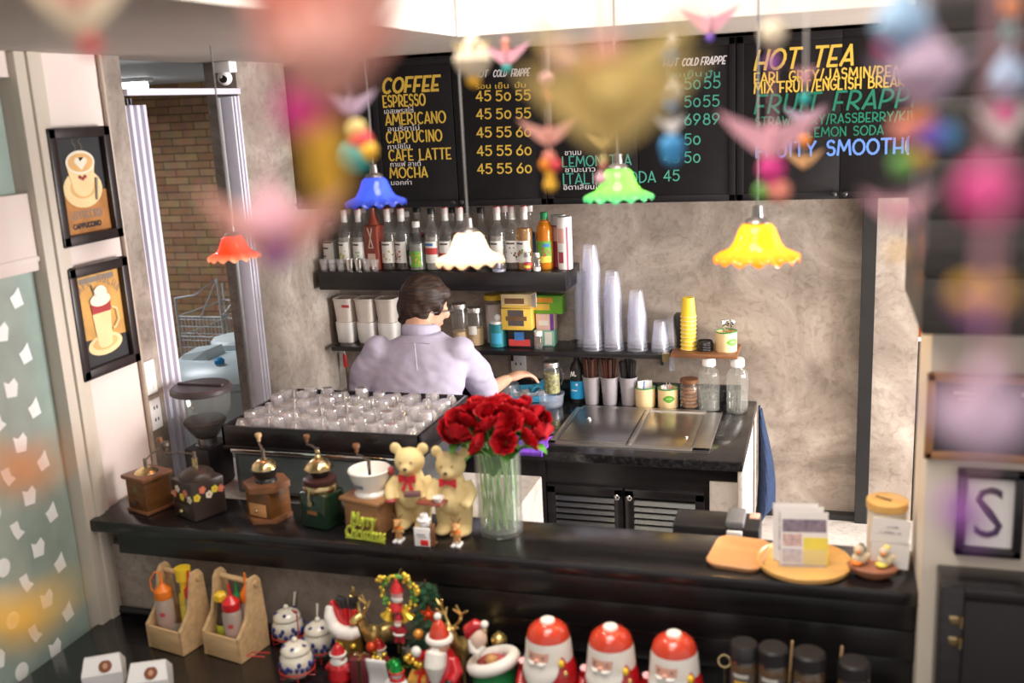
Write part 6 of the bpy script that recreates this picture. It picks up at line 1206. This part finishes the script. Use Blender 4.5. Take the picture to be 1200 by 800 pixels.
# little things at the foot of the tree
def gift(px, py, y, w, h, m, rm, lab):
    p = at(px, py, y=y); t = thing('gift_box', lab, 'gift', (p.x, y, ZL), .15); g = G(); g.box(-w, w, -w*.8, w*.8, .001, h, 0, .002); part('box', g, m, t); g = G(); g.box(-.005, .005, -w*.8-.001, w*.8+.001, .001, h+.0012); part('ribbon', g, rm, t)
    g = G()
    for s in (-1, 1): g.tube([(0, 0, h), (s*.012, 0, h+.012), (s*.022, 0, h+.006), (0, 0, h)], .003, 0, 6)
    part('bow', g, rm, t)
gift(425, 792, 2.43, .030, .085, mat('maroon_paper', (.15, .02, .03), .4), BRASS, 'maroon gift box with a gold ribbon beside the white letter'); gift(494, 792, 2.40, .035, .07, mat('gold_paper', (.75, .40, .08), .35, .3), RED, 'gold gift box with a red ribbon by the tall Santa')
p = at(442, 790, y=2.40); g = G(); g.grid(6, 10, lambda u, v: ((u-.5)*.062, .006*math.sin(v*5), .001+v*.10)); me = g.mesh('letter_scroll', PAPER); o = put('letter_scroll', me, None, (p.x, 2.40, ZL), (0, 0, 0)); so = o.modifiers.new('s', 'SOLIDIFY'); so.thickness = .004; tag(o, 'white curled letter sheet standing among the ornaments', 'letter')
def smallman(px, py, y, m, hatm, lab, nm, h=.095):
    p = at(px, py, y=y); t = thing(nm, lab, 'figurine', (p.x, y, ZL)); k = h/.095; g = G(); g.lathe([(0, .001), (.024*k, .001), (.028*k, .012*k), (.024*k, .042*k), (.013*k, .056*k), (0, .058*k)], seg=18)
    for s in (-1, 1): g.tube([(s*.018*k, 0, .045*k), (s*.030*k, -.006, .03*k)], [.009*k, .008*k], 0, 8)
    part('body', fuse(g, m, .003, 2), None, t); g = G(); g.ball((0, 0, .066*k), .016*k, 0, 14); hd = part('head', g, FLESH if m is not WHITE else WHITE, t); g = G(); g.ball((0, -.010*k, .058*k), (.013*k, .009*k, .011*k)); part('beard', g, BEARD, hd) if m is not WHITE else g.bm.free()
    g = G(); g.lathe([(.017*k, .071*k), (.018*k, .076*k), (.010*k, .09*k), (0, .102*k)], seg=14); part('hat', g, hatm, t); g = G(); g.tube([(.017*k*math.cos(a*PI/8), .016*k*math.sin(a*PI/8), .072*k) for a in range(16)], .004*k, 0, 6, closed=True); part('hat_band', g, BEARD if m is not WHITE else RED, t)
    g = G(); g.tube([(.0165*k*math.cos(a*PI/8), .0155*k*math.sin(a*PI/8), .053*k) for a in range(16)], .0045*k, 0, 6, closed=True); part('collar', g, BEARD if m is not WHITE else RED, t)
smallman(399, 795, 2.42, RGL, RGL, 'small round red Santa at the near left of the ornaments', 'santa_figurine', .12); smallman(466, 800, 2.38, WHITE, CHG_, 'small white snowman with a green hat in front of the tree', 'snowman_figurine', .11); smallman(447, 788, 2.50, mat('felt_red', (.40, .015, .03), .8), RGL, 'small red elf standing behind the white letter', 'elf_figurine', .10)
for px, py, y, lab, n in ((405, 757, 2.47, 'cluster of gold bells above the small red Santa', 9), (440, 768, 2.46, 'cluster of gold bells above the white letter', 9), (488, 775, 2.43, 'cluster of gold and red berries on the gold gift box', 8)):
    p = at(px, py, y=y); t = thing('bell_cluster', lab, 'ornament', tuple(p)); rr = random.Random(px)
    g = G(); g.tube([(0, 0, -.01), (0, .01, ZL-p.z+.002)], .003, 0, 6); part('stem', g, LEAF, t)
    for k in range(n): g = G(); g.ball((rr.uniform(-.03, .03), rr.uniform(-.014, .01), rr.uniform(-.014, .016)), rr.uniform(.007, .011), 0, 10); part('bell', g, (mat('gold_berry', (.85, .60, .08), .2, .6), mat('gold_berry', (.85, .60, .08), .2, .6), CHR)[k % 3] if px > 460 else mat('gold_berry', (.85, .60, .08), .2, .6), t)
    g = G()
    for k in range(4): a = k*1.6; g.faces([(0, 0, -.01), (.03*math.cos(a)-.008*math.sin(a), .004, -.02+.02*math.sin(a)), (.045*math.cos(a), .0, -.016+.03*math.sin(a)), (.03*math.cos(a)+.008*math.sin(a), -.004, -.02+.02*math.sin(a))], [(0, 1, 2, 3)])
    part('leaves', g, LEAF, t)
# ================================================================ hanging lamps
def lamp(px, py, y, lab, cin, crim, emit, power, lcol, dia=.215, top=3.55, tilt=0):
    p = at(px, py, y=y); nm = lab.split()[0]; k = dia/.215; t = thing('pendant_lamp', lab, 'lamp', tuple(p), .2, 'ruffled glass pendant lamps')
    def ruf(i, a, r, z):
        w = max(0, (r/k-.07)/.04); return (r*(1+.035*w*math.cos(14*a)), z+.0075*w*k*math.cos(14*a+1.2))
    pr = [(.024, .098), (.036, .094), (.045, .084), (.052, .066), (.060, .046), (.072, .030), (.088, .020), (.100, .013), (.1075, .006), (.1075, .002), (.099, .009), (.087, .0165), (.071, .027), (.058, .043), (.050, .064), (.043, .081), (.034, .090), (.024, .093)]
    g = G(); g.lathe([(r*k, z*k) for r, z in pr], seg=84, fl=ruf); sh = part('shade', g, shade_mat('lamp_glass_'+nm, cin, crim, emit, .5, 0, .06*k), t, 80)
    g = G(); g.lathe([(.030*k, .094*k), (.032*k, .099*k), (.028*k, .106*k), (.014*k, .112*k), (.012*k, .14*k), (0, .142*k)], seg=20); part('holder', g, mat('pewter', (.30, .27, .26), .3, .9), t)
    g = G(); g.tube([(0, 0, .14*k), (0, 0, top-p.z)], .0028, 0, 6); part('cord', g, mat('grey_cord', (.17, .16, .155), .6), t)
    g = G(); g.ball((0, 0, .058*k), (.022*k, .022*k, .028*k)); part('bulb', g, mat('bulb_'+nm, lcol, .3, emit=9 if power > .5 else 2), t)
    d = bpy.data.lights.new('lamp_light', 'POINT'); d.energy = power; d.color = lcol; d.shadow_soft_size = .03; o = bpy.data.objects.new('lamp_light', d); COL.objects.link(o); o.parent = t; o.location = (0, 0, .02*k)
lamp(275, 303, 2.9, 'red-orange ruffled glass pendant lamp before the brick store room, smallest on the left', (.85, .10, .02), (.95, .45, .25), .55, 1.0, (1, .35, .15), .17, ZS)
lamp(441, 240, 2.9, 'blue ruffled glass pendant lamp hanging before the coffee list', (.08, .16, .72), (.03, .05, .40), .42, .6, (.5, .6, 1), .19, ZS)
lamp(551, 308, 2.75, 'white ruffled glass pendant lamp glowing before the bottle shelf', (1, .88, .68), (.62, .44, .26), 1.0, 3.0, (1, .88, .68), .20)
lamp(725, 234, 2.9, 'green ruffled glass pendant lamp below the tea cupboard doors', (.28, .75, .14), (.10, .50, .22), .55, .8, (.8, 1, .55), .20)
lamp(887, 305, 2.9, 'amber yellow ruffled glass pendant lamp before the bare concrete wall', (1, .50, .02), (1, .26, .01), 1.0, 3.0, (1, .72, .25), .235)

# ================================================================ left wall: framed coffee prints, switches
def framed(y0, y1, z0, z1, lab): 
    t = thing('picture_frame', lab, 'picture', (XL, (y0+y1)/2, (z0+z1)/2)); w, h = (y1-y0)/2, (z1-z0)/2; F = mat('dark_brown_frame', (.026, .017, .017), .35, var=.2); g = G(); f = .034
    for a, b, c, d in ((-w, w, h-f, h), (-w, w, -h, -h+f), (-w, -w+f, -h, h), (w-f, w, -h, h)): g.box(.014, .042, a, b, c, d, 0, .004); g.box(.001, .016, a*.9, b*.9, c*.9, d*.9)
    part('frame', g, F, t); return t, w-f, h-f
def flat(t, name, pts, x, m, par=None):
    g = G(); g.poly(pts, .0006, 0, T(x+.012, 0, 0) @ SIDE); return part(name, g, m, par or t)
def el(cx, cy, rx, ry, a0=0, a1=360, n=24): return arc(cx, cy, rx, ry, a0, a1, n)
PC = mat('print_cream', (.80, .62, .32), .6); PL = mat('print_latte', (.72, .42, .15), .6, var=.1); PB = mat('print_black', (.018, .017, .02), .6); PO_ = mat('print_orange', (.46, .19, .045), .6, var=.2, scale=20); PY = mat('print_ochre', (.58, .32, .08), .6, var=.15, scale=15); PW_ = mat('print_white', (.82, .74, .60), .6); PR_ = mat('print_red', (.36, .03, .03), .6); PG_ = mat('print_grey', (.22, .19, .16), .6)
t, w, h = framed(2.630, 2.920, 1.871, 2.244, 'upper framed coffee print, a cream cup on a saucer over black and orange')
b = flat(t, 'print', [(-w, -h), (w, -h), (w, h), (-w, h)], .008, PB); flat(t, 'orange_ground', [(-w, -h), (w, -h), (w, -.02), (-w, -.02)], .0088, PO_, b)
flat(t, 'saucer', el(0, -.01, .092, .062), .0096, PC, b); flat(t, 'saucer_well', el(0, -.006, .06, .036), .0104, PL, b); flat(t, 'cup', [(-.068, .075)]+el(0, .0, .05, .035, 200, 340, 12)+[(.068, .075)], .0112, PC, b); flat(t, 'cup_rim', el(0, .075, .068, .038), .012, PW_, b); flat(t, 'coffee', el(0, .074, .058, .030), .0128, PL, b); flat(t, 'foam_heart', [(0, .05)]+el(-.014, .078, .016, .013, 200, 0, 8)+el(.014, .078, .016, .013, 180, -20, 8), .0136, PW_, b)
for q in (-.012, .0, .012): flat(t, 'red_flower', el(q, .022+abs(q)*.5, .007, .006, 0, 360, 8), .0136, PR_, b)
flat(t, 'spoon', [(.05, -.05), (.056, -.052), (.07, .02), (.06, .022)], .0144, PG_, b)
for q in (-.016, .014): g = G(); g.tube([(.0212, q+.006*math.sin(k*.9), .115+k*.005) for k in range(8)], .0016, 0, 5); part('steam', g, PG_, b)
g = G(); strokes(g, 'CAPPUCCINO', T(.0212, -.078, -.105) @ SIDE, .024, .15, .005, 0, 0, .0006); part('printed_word', g, mat('print_word', (.30, .20, .14), .6), b); g = G(); strokes(g, 'CAPPUCCINO', T(.0212, -.07, -.135) @ SIDE, .014, .13, .005, 0, 0, .0006); part('printed_word', g, PB, b)
t, w, h = framed(2.630, 2.920, 1.429, 1.803, 'lower framed coffee print, a tall cream mug topped with cream on ochre')
b = flat(t, 'print', [(-w, -h), (w, -h), (w, h), (-w, h)], .008, PY); flat(t, 'black_table', [(-w, -h), (w, -h), (w, -.075), (-w, -.06)], .0088, PB, b); flat(t, 'saucer', el(.0, -.09, .085, .036), .0096, PC, b); flat(t, 'saucer_well', el(0, -.086, .062, .022), .0104, PL, b)
flat(t, 'mug', [(-.048, .045), (-.036, -.085)]+el(0, -.088, .034, .014, 180, 360, 8)+[(.048, .045)], .0112, PC, b); flat(t, 'mug_band', [(-.049, .05), (-.045, .018), (.045, .018), (.049, .05)], .012, PR_, b); flat(t, 'cream', el(0, .062, .05, .022)+[], .0128, PW_, b); flat(t, 'cream_peak', el(.004, .085, .032, .024), .0134, PW_, b)
g = G(); g.tube([(.024, .046, .03), (.024, .072, .018), (.024, .076, -.02), (.024, .056, -.042), (.024, .042, -.045)], .005, 0, 6); part('mug_handle', g, PC, b); g = G(); g.tube([(.0245, -.02, .075), (.0245, -.034, .115)], .0025, 0, 5); part('straw', g, PG_, b)
g = G()
for i, c in enumerate('CAFE MOCHA'):
    a = R(150-120*i/9); M = T(.0212, .105*math.cos(a)-.008, .045+.075*math.sin(a)) @ SIDE @ Matrix.Rotation((a-PI/2)*.8, 4, 'Z'); strokes(g, c, M, .026, .014, .0035, 0, 0, .0006)
part('printed_word', g, mat('print_word', (.30, .20, .14), .6), b); g = G(); g.box(.0205, .0212, -.085, .085, .125, .143); part('dark_banner', g, PG_, b)
for nm, y, z, w, hh, holes, lab in (('light_switch', 2.992, 1.345, .07, .125, [(-.018, .03), (.018, .03), (-.018, -.03), (.018, -.03)], 'white four-way light switch on the grey pier below the coffee prints'), ('power_outlet', 3.0, 1.205, .062, .115, [(-.008, .025), (.008, .025), (-.008, -.02), (.008, -.02)], 'white double power outlet on the grey pier under the light switch')):
    if nm == 'power_outlet': plate(nm, lab, (XL+.0006, y, z), w, hh, 2, SIDE, holes)
    else:
        t = thing(nm, lab, 'switch', (XL+.0006, y, z)); g = G(); g.box(-w/2, w/2, -hh/2, hh/2, 0, .01, 0, .003, SIDE); part('plate', g, WHITE, t)
        for x, q in holes: g = G(); g.box(x-.010, x+.010, q-.018, q+.018, .009, .0135, 0, .002, SIDE); part('rocker', g, CERAM, t)

# ================================================================ store room
TANKM = mat('tank_plastic', (.52, .60, .62), .35, var=.06, scale=3)
t = thing('water_tank', 'big white plastic water tank standing in the store room', 'tank', (-3.02, 4.62, -.15)); H = 1.14
g = G(); g.lathe([(0, .001), (.36, .001), (.38, .02), (.38, H-.10), (.392, H-.085), (.392, H-.05), (.37, H-.03), (.31, H+.02), (0, H+.03)], seg=56); part('barrel', g, TANKM, t)
g = G(); g.lathe([(.15, 0), (.155, .012), (.155, .05), (.14, .065), (0, .07)], (-.10, .17, H+.005), 36, 0, T(0, 0, 0)); part('lid', g, mat('tank_lid', (.66, .72, .73), .35), t)
for sx, (x0, x1, y0, y1, h0) in enumerate(((-.27, -.06, -.20, .0, .075), (.10, .30, -.16, .18, .11), (-.05, .12, .02, .22, .10))):
    g = G(); g.loft([[(x0, y0, H-.04), (x1, y0, H-.04), (x1, y1, H-.04), (x0, y1, H-.04)], [(x0+.03, y0+.04, H+h0-.03), (x1-.03, y0+.03, H+h0), (x1-.03, y1-.02, H+h0), (x0+.03, y1-.02, H+h0-.02)]]); part('moulded_step', g, TANKM, t, 20)
g = G(); g.lathe([(.045, 0), (.045, .012), (.02, .016), (.018, .04), (0, .042)], (.04, -.25, H-.01), 18); part('spout', g, WHITE, t); g = G(); g.lathe([(.022, 0), (.026, .004), (.026, .022), (.014, .034), (0, .035)], (.04, -.25, H+.026), 16); part('blue_cap', g, BLUE, t)
t = thing('wire_rack', 'white wire basket rack by the brick wall behind the water tank', 'rack', (-3.53, 5.25, -.15)); WM = mat('white_wire', (.42, .42, .42), .4); FX = 1.38
g = G()
for y in (-.25, .25):
    for x in (-.13, .17): g.tube([(x, y, .001), (x, y, FX+.12*(x > 0))], .007, 0, 8)
part('uprights', g, WM, t); g = G()
for z in (.95, 1.15, 1.27): g.tube([(-.13, -.25, z), (.17, -.25, z), (.17, .25, z), (-.13, .25, z)], .005, 0, 6, closed=True)
part('rails', g, WM, t)
g = G()
for k in range(13): x = -.13+k*.025; g.tube([(x, -.25, .95), (x, -.25, 1.27)], .003, 0, 5)
for k in range(8): z = .96+k*.042; g.tube([(-.13, -.25, z), (.17, -.25, z)], .003, 0, 5)
for k in range(14): y = -.25+k*.038; g.tube([(.17, y, .95), (.17, y, 1.27)], .003, 0, 5)
part('wire_mesh', g, WM, t); g = G(); g.tube([(-.13, -.25, FX), (.0, -.25, FX+.02), (.17, -.25, FX+.12), (.03, -.25, 1.27), (.17, -.25, 1.27), (.17, .25, FX+.12)], .006, 0, 6); part('top_brace', g, WM, t)
t = thing('strip_light', 'bright white strip light under the store room ceiling', 'light', (-4.0, 5.0, 2.40)); g = G(); g.box(-.02, .35, -.05, .05, .068, .089, 0, .004); part('casing', g, WHITE, t); g = G(); g.tube([(-.0, 0, .046), (.33, 0, .046)], .022, 0, 14); part('tube', g, mat('lit_tube', (1, 1, 1), .4, emit=7, var=0), t)
t = thing('security_camera', 'small white security camera at the top right of the store room opening', 'camera', (-2.37, 3.757, 2.436)); g = G(); g.box(-.04, .04, -.03, .03, -.008, .038, 0, .006); part('mount', g, WHITE, t); g = G(); g.ball((0, -.008, -.028), .030, 0, 20); part('dome', g, WHITE, t); g = G(); g.cyl((0, 0, 0), .015, .010, 0, 18, T(.008, -.028, -.034) @ Matrix.Rotation(R(80), 4, 'X')); part('lens', g, BLACKP, t)
g = G(); g.tube([(0, 0, 0.001), (0, 0, 2.33)], .010, 0, 10); solo('conduit_pipe', g, mat('grey_conduit', (.30, .29, .29), .5), 'thin grey conduit running down beside the white jamb of the store room opening', 'pipe', (-2.40, 3.728, 0))

# ================================================================ right wall
YW = 2.53
t = thing('menu_frame', 'wide brown wooden frame with a black poster on the cream wall', 'picture', (.385, YW, 1.465)); FW = mat('mid_brown_frame', (.36, .17, .07), .4, var=.15); g = G(); w, h, f = .148, .108, .02
for a, b, c, d in ((-w, w, h-f, h), (-w, w, -h, -h+f), (-w, -w+f, -h, h), (w-f, w, -h, h)): g.box(a, b, -.022, -.001, c, d, 0, .004)
part('frame', g, FW, t); g = G(); g.box(-w+f, w-f, -.010, -.001, -h+f, h-f); pp = part('poster', g, mat('poster_black', (.03, .026, .03), .4), t)
g = G()
for k, (x0, ln) in enumerate(((-.09, .05), (.06, .05))): g.box(x0, x0+ln, -.0108, -.010, .058, .066); g.box(x0+.01, x0+ln-.01, -.0108, -.010, .046, .05)
part('white_print', g, PAPER, pp)
t = thing('letter_picture', 'black frame with a large dark S on white, on the cream wall', 'picture', (.391, YW, 1.224)); w, h, f = .075, .112, .022; g = G()
for a, b, c, d in ((-w, w, h-f, h), (-w, w, -h, -h+f), (-w, -w+f, -h, h), (w-f, w, -h, h)): g.box(a, b, -.024, -.001, c, d, 0, .004)
part('frame', g, BLACKW, t); g = G(); g.box(-w+f, w-f, -.008, -.001, -h+f, h-f); pp = part('white_card', g, PAPER, t)
me = font_mesh('S', .19, .0006); xs = [v.co.x for v in me.vertices]; zs = [v.co.y for v in me.vertices]; g = G(); g.add(me, T(-(min(xs)+max(xs))/2*.85, -.0088, -(min(zs)+max(zs))/2) @ FRONT @ Matrix.Diagonal((.85, 1, 1, 1))); part('letter', g, mat('navy_ink', (.03, .03, .055), .5), pp)
t = thing('black_cabinet', 'tall black cabinet with brass hinges against the cream wall', 'cabinet', (.28, 2.42, -.149)); g = G(); Hc = 1.225; g.box(.0, .9, 0, .108, .001, Hc, 0, .004); part('carcass', g, BLACKW, t)
g = G(); g.box(.0, .05, -.016, 0, .02, Hc, 0, .003); g.box(.05, .9, -.016, 0, Hc-.03, Hc, 0, .003); part('face_frame', g, BLACKW, t); g = G(); g.box(.053, .9, -.012, -.001, .03, Hc-.033, 0, .002); part('door', g, mat('deep_black', (.008, .006, .006), .4), t)
for z in (Hc-.10, Hc-.155): g = G(); g.cyl((.045, -.02, z), .006, .03, 0, 10); g.box(.02, .048, -.0185, -.0155, z+.004, z+.026, 0, .001); part('hinge', g, BRASS, t)
p = at(1079, 440, y=4.9); t = thing('outside_shelf', 'dark rack with orange and white goods glimpsed in the bright gap', 'rack', (.46, 5.1, -.15)); g = G(); g.box(-.03, .35, 0, .3, .001, 1.18, 0, .004); part('rack', g, BLACKM, t); g = G(); g.ball((.0, .05, 1.23), .045); part('orange_goods', g, ORNG, t); g = G(); g.box(-.03, .04, .02, .1, 1.181, 1.20); part('white_goods', g, WHITE, t)

# ================================================================ strings of folded paper cranes
def crane_mesh(nm, m):
    g = G(); top = (0, 0, .95); 
    g.faces([(0, -.30, .22), (.13, 0, .20), (0, .30, .22), (-.13, 0, .20), top, (0, 0, -.02)], [(0, 1, 4), (1, 2, 4), (2, 3, 4), (3, 0, 4), (1, 0, 5), (2, 1, 5), (3, 2, 5), (0, 3, 5)])
    for s in (-1, 1):
        def sec(x, z0, z1, th, y): return [(s*x, y-th, z0), (s*x, y+th, z0), (s*x, y+th, z1), (s*x, y-th, z1)]
        g.loft([sec(.03, .06, .60, .10, 0), sec(.35, .26, .72, .05, .02), sec(.70, .58, .86, .025, .05), sec(1.0, .97, 1.0, .01, .09)])
    g.loft([[(-.05, -.16, .1), (.05, -.16, .1), (.05, -.26, .2), (-.05, -.26, .2)], [(-.015, -.62, .66), (.015, -.62, .66), (.015, -.66, .70), (-.015, -.66, .70)], [(-.006, -.80, .56), (.006, -.80, .56), (.006, -.82, .58), (-.006, -.82, .58)]])
    g.loft([[(-.05, .16, .1), (.05, .16, .1), (.05, .26, .2), (-.05, .26, .2)], [(-.006, .70, .74), (.006, .70, .74), (.006, .71, .77), (-.006, .71, .77)]])
    return g.mesh(nm, m, 10)
def pap(n, c): return mat('paper_'+n, c, .65, var=.05, scale=8)
PCOL = {n: pap(n, c) for n, c in dict(pink=(.80, .42, .44), blush=(.80, .38, .31), rose=(.82, .42, .50), mag=(.80, .05, .30), white=(.86, .82, .78), cream=(.84, .72, .52), yellow=(.74, .56, .20), lav=(.62, .46, .62), purple=(.34, .10, .45), blue=(.05, .30, .62), teal=(.02, .42, .40), green=(.16, .42, .08), red=(.80, .07, .08), orange=(.95, .30, .02), amber=(.90, .50, .04), violet=(.22, .12, .60), skyb=(.35, .55, .78), tan=(.72, .40, .18), salmon=(.90, .30, .22)).items()}
CM = {}
def strand(px, d, lab, items, cord='white', low=None):
    pys = [i[1] for i in items]; p = at(px, pys[0], y=d); t = thing('crane_string', lab, 'mobile', (p.x, d, p.z), 0, 'strings of paper cranes'); k = (p-Vector((0, 0, EYE))).length/FPX; zs = []
    for n, (kind, py, sz, c, *ex) in enumerate(items):
        z = at(px, py, y=d).z-p.z; zs.append(z); ang = ex[0] if ex else .3; dx = (ex[1] if len(ex) > 1 else 0)*k
        if kind == 'c':
            if c not in CM: CM[c] = crane_mesh('paper_crane', PCOL[c])
            s = sz*k/2; o = put('paper_crane', CM[c], t, (dx, 0, z-.3*s), (0, 0, ang)); o.scale = (s, s, s)
        elif kind == 'b': g = G(); g.ball((dx, 0, z), sz*k/2, 0, 16); part('bead', g, PCOL[c], t)
        elif kind == 'd': s = sz*k/2; g = G(); g.lathe([(0, -1.1*s), (.75*s, -.55*s), (s, 0), (.7*s, .55*s), (.3*s, 1.0*s), (0, 1.5*s)], (dx, 0, z), 16); part('paper_drop', g, PCOL[c], t)
        elif kind == 'f':
            s = sz*k/2; g = G()
            for q in range(6): a = q*PI/3; g.loft([[(dx+.1*s*math.cos(a+e), .1*s*math.sin(a+e), z-.4*s+w) for e, w in ((-.5, 0), (.5, 0), (.5, .08*s), (-.5, .08*s))], [(dx+.6*s*math.cos(a+e), .6*s*math.sin(a+e), z+.1*s+w) for e, w in ((-.45, 0), (.45, 0), (.45, .05*s), (-.45, .05*s))], [(dx+s*math.cos(a+e), s*math.sin(a+e), z+.55*s+w) for e, w in ((-.05, 0), (.05, 0), (.05, .02*s), (-.05, .02*s))]])
            g.ball((dx, 0, z-.35*s), .28*s); part('paper_flower', g, PCOL[c], t)
    g = G(); g.tube([(0, 0, min(zs)), (0, 0, 3.55-p.z)], .0011, 0, 6); part('string', g, PCOL[cord], t)
strand(95, .62, 'blurred cream and peach paper crane string nearest the glazed door', [('c', 25, 120, 'cream', .2), ('c', -8, 130, 'blush', .8), ('b', 55, 20, 'red', 0, 8)])
strand(385, .46, 'huge blurred pink paper crane hanging above the coffee list', [('c', 95, 190, 'blush', .3), ('c', 55, 300, 'blush', -.2), ('c', 15, 260, 'salmon', .2), ('d', 60, 120, 'blush'), ('b', 128, 60, 'mag', 0, -34), ('b', 170, 55, 'amber', 0, -12), ('b', 212, 46, 'amber', 0, -12)], 'blush')
strand(412, 1.35, 'paper crane string ending in yellow, red and teal beads by the blue lamp', [('c', 128, 60, 'lav', .4), ('b', 152, 24, 'yellow', 0, 4), ('b', 166, 28, 'red', 0, 8), ('b', 178, 26, 'amber', 0, 14), ('b', 184, 38, 'teal')], 'lav')
strand(322, .56, 'blurred magenta crane with pale outspread wings over the grey wall', [('c', 290, 190, 'blush', .05), ('d', 262, 70, 'rose'), ('b', 292, 44, 'purple')], 'rose')
strand(554, 1.45, 'pale yellow folded paper owl with a yellow bead under the fascia', [('d', 70, 44, 'cream'), ('f', 62, 46, 'yellow'), ('b', 94, 16, 'amber')], 'cream')
strand(592, 1.9, 'tiny pink crane with red beads beside the yellow paper owl', [('b', 50, 9, 'salmon'), ('b', 58, 9, 'salmon'), ('c', 70, 56, 'rose', .3), ('b', 80, 11, 'teal')], 'rose')
strand(640, 1.55, 'sharp pink crane with pink, red and orange beads over the frappe prices', [('b', 92, 16, 'rose'), ('b', 108, 14, 'salmon'), ('b', 116, 11, 'salmon'), ('c', 163, 70, 'blush', .25), ('b', 184, 15, 'salmon'), ('b', 193, 16, 'orange', 0, -4), ('b', 194, 15, 'red', 0, 6), ('b', 206, 12, 'amber'), ('b', 217, 16, 'amber')])
strand(715, .60, 'huge blurred yellow paper crane in the upper middle', [('c', 150, 215, 'yellow', .15), ('c', 105, 225, 'yellow', -.35), ('c', 125, 170, 'yellow', .9), ('d', 110, 60, 'yellow'), ('b', 68, 34, 'rose', 0, -50), ('d', 60, 40, 'blush', 0)], 'cream')
strand(706, 1.6, 'small yellow crane with a pink bead just above the green lamp', [('c', 172, 40, 'yellow', .3), ('b', 188, 9, 'yellow'), ('b', 194, 8, 'salmon'), ('b', 210, 15, 'rose', 0, -2)], 'cream')
strand(786, 1.35, 'white and blue crane string before the hot and cold columns', [('d', 52, 24, 'white'), ('b', 66, 19, 'blue'), ('d', 108, 30, 'white'), ('b', 123, 18, 'blue'), ('c', 152, 46, 'white', .9), ('b', 172, 28, 'blue'), ('b', 182, 24, 'blue')])
strand(832, 2.0, 'thin pink crane with a violet bead high against the cream fascia', [('c', 32, 66, 'rose', .2), ('b', 44, 10, 'violet')])
strand(906, 1.2, 'large pink crane with magenta and red beads before the HOT TEA list', [('b', 40, 28, 'cream'), ('b', 74, 15, 'purple'), ('c', 172, 118, 'rose', .2), ('b', 198, 30, 'mag'), ('b', 212, 18, 'mag'), ('b', 224, 26, 'salmon', 0, 8), ('b', 224, 18, 'green', 0, -10)], 'rose')
strand(944, 1.75, 'string of a pink flower, grey crane and orange crane before the HOT TEA list', [('f', 88, 34, 'rose'), ('b', 116, 12, 'teal'), ('c', 142, 46, 'lav', .4), ('b', 165, 15, 'orange'), ('c', 192, 44, 'tan', .3)])
strand(1086, .80, 'large lavender crane string with blue, red and green beads at the upper right', [('d', 26, 60, 'skyb', 0, -24), ('b', 30, 26, 'blue', 0, -22), ('c', 110, 120, 'lav', .5), ('d', 80, 70, 'lav'), ('b', 52, 16, 'mag', 0, -40), ('b', 142, 24, 'orange'), ('b', 152, 26, 'salmon', 0, -18), ('b', 158, 34, 'violet', 0, 8), ('b', 160, 26, 'blue', 0, 24), ('b', 182, 20, 'amber'), ('b', 192, 24, 'green', 0, -18), ('c', 252, 84, 'rose', .3, -20), ('b', 296, 16, 'amber', 0, -20)], 'lav')
strand(1186, .95, 'blue and white crane string at the far right edge', [('b', 8, 20, 'orange'), ('b', 38, 16, 'teal'), ('d', 92, 42, 'skyb'), ('c', 155, 80, 'white', .7), ('b', 134, 22, 'mag')])
strand(1158, .50, 'blurred magenta ball with a purple crane below, right of the boarded box', [('b', 226, 62, 'mag'), ('b', 345, 26, 'amber', 0, -16), ('b', 345, 26, 'amber', 0, 16), ('c', 372, 74, 'purple', .4)], 'rose')
strand(1150, .47, 'huge blurred lavender crane before the framed black poster', [('c', 510, 150, 'lav', .35), ('c', 470, 140, 'rose', 1.1), ('d', 490, 90, 'lav'), ('b', 600, 40, 'purple', 0, -18), ('b', 625, 24, 'purple')], 'rose')
strand(28, .30, 'very blurred orange crane in front of the frosted door glass', [('c', 560, 110, 'orange', .4)], 'blush')
strand(20, .32, 'very blurred yellow crane at the lower left edge', [('c', 735, 130, 'amber', .5)], 'cream')
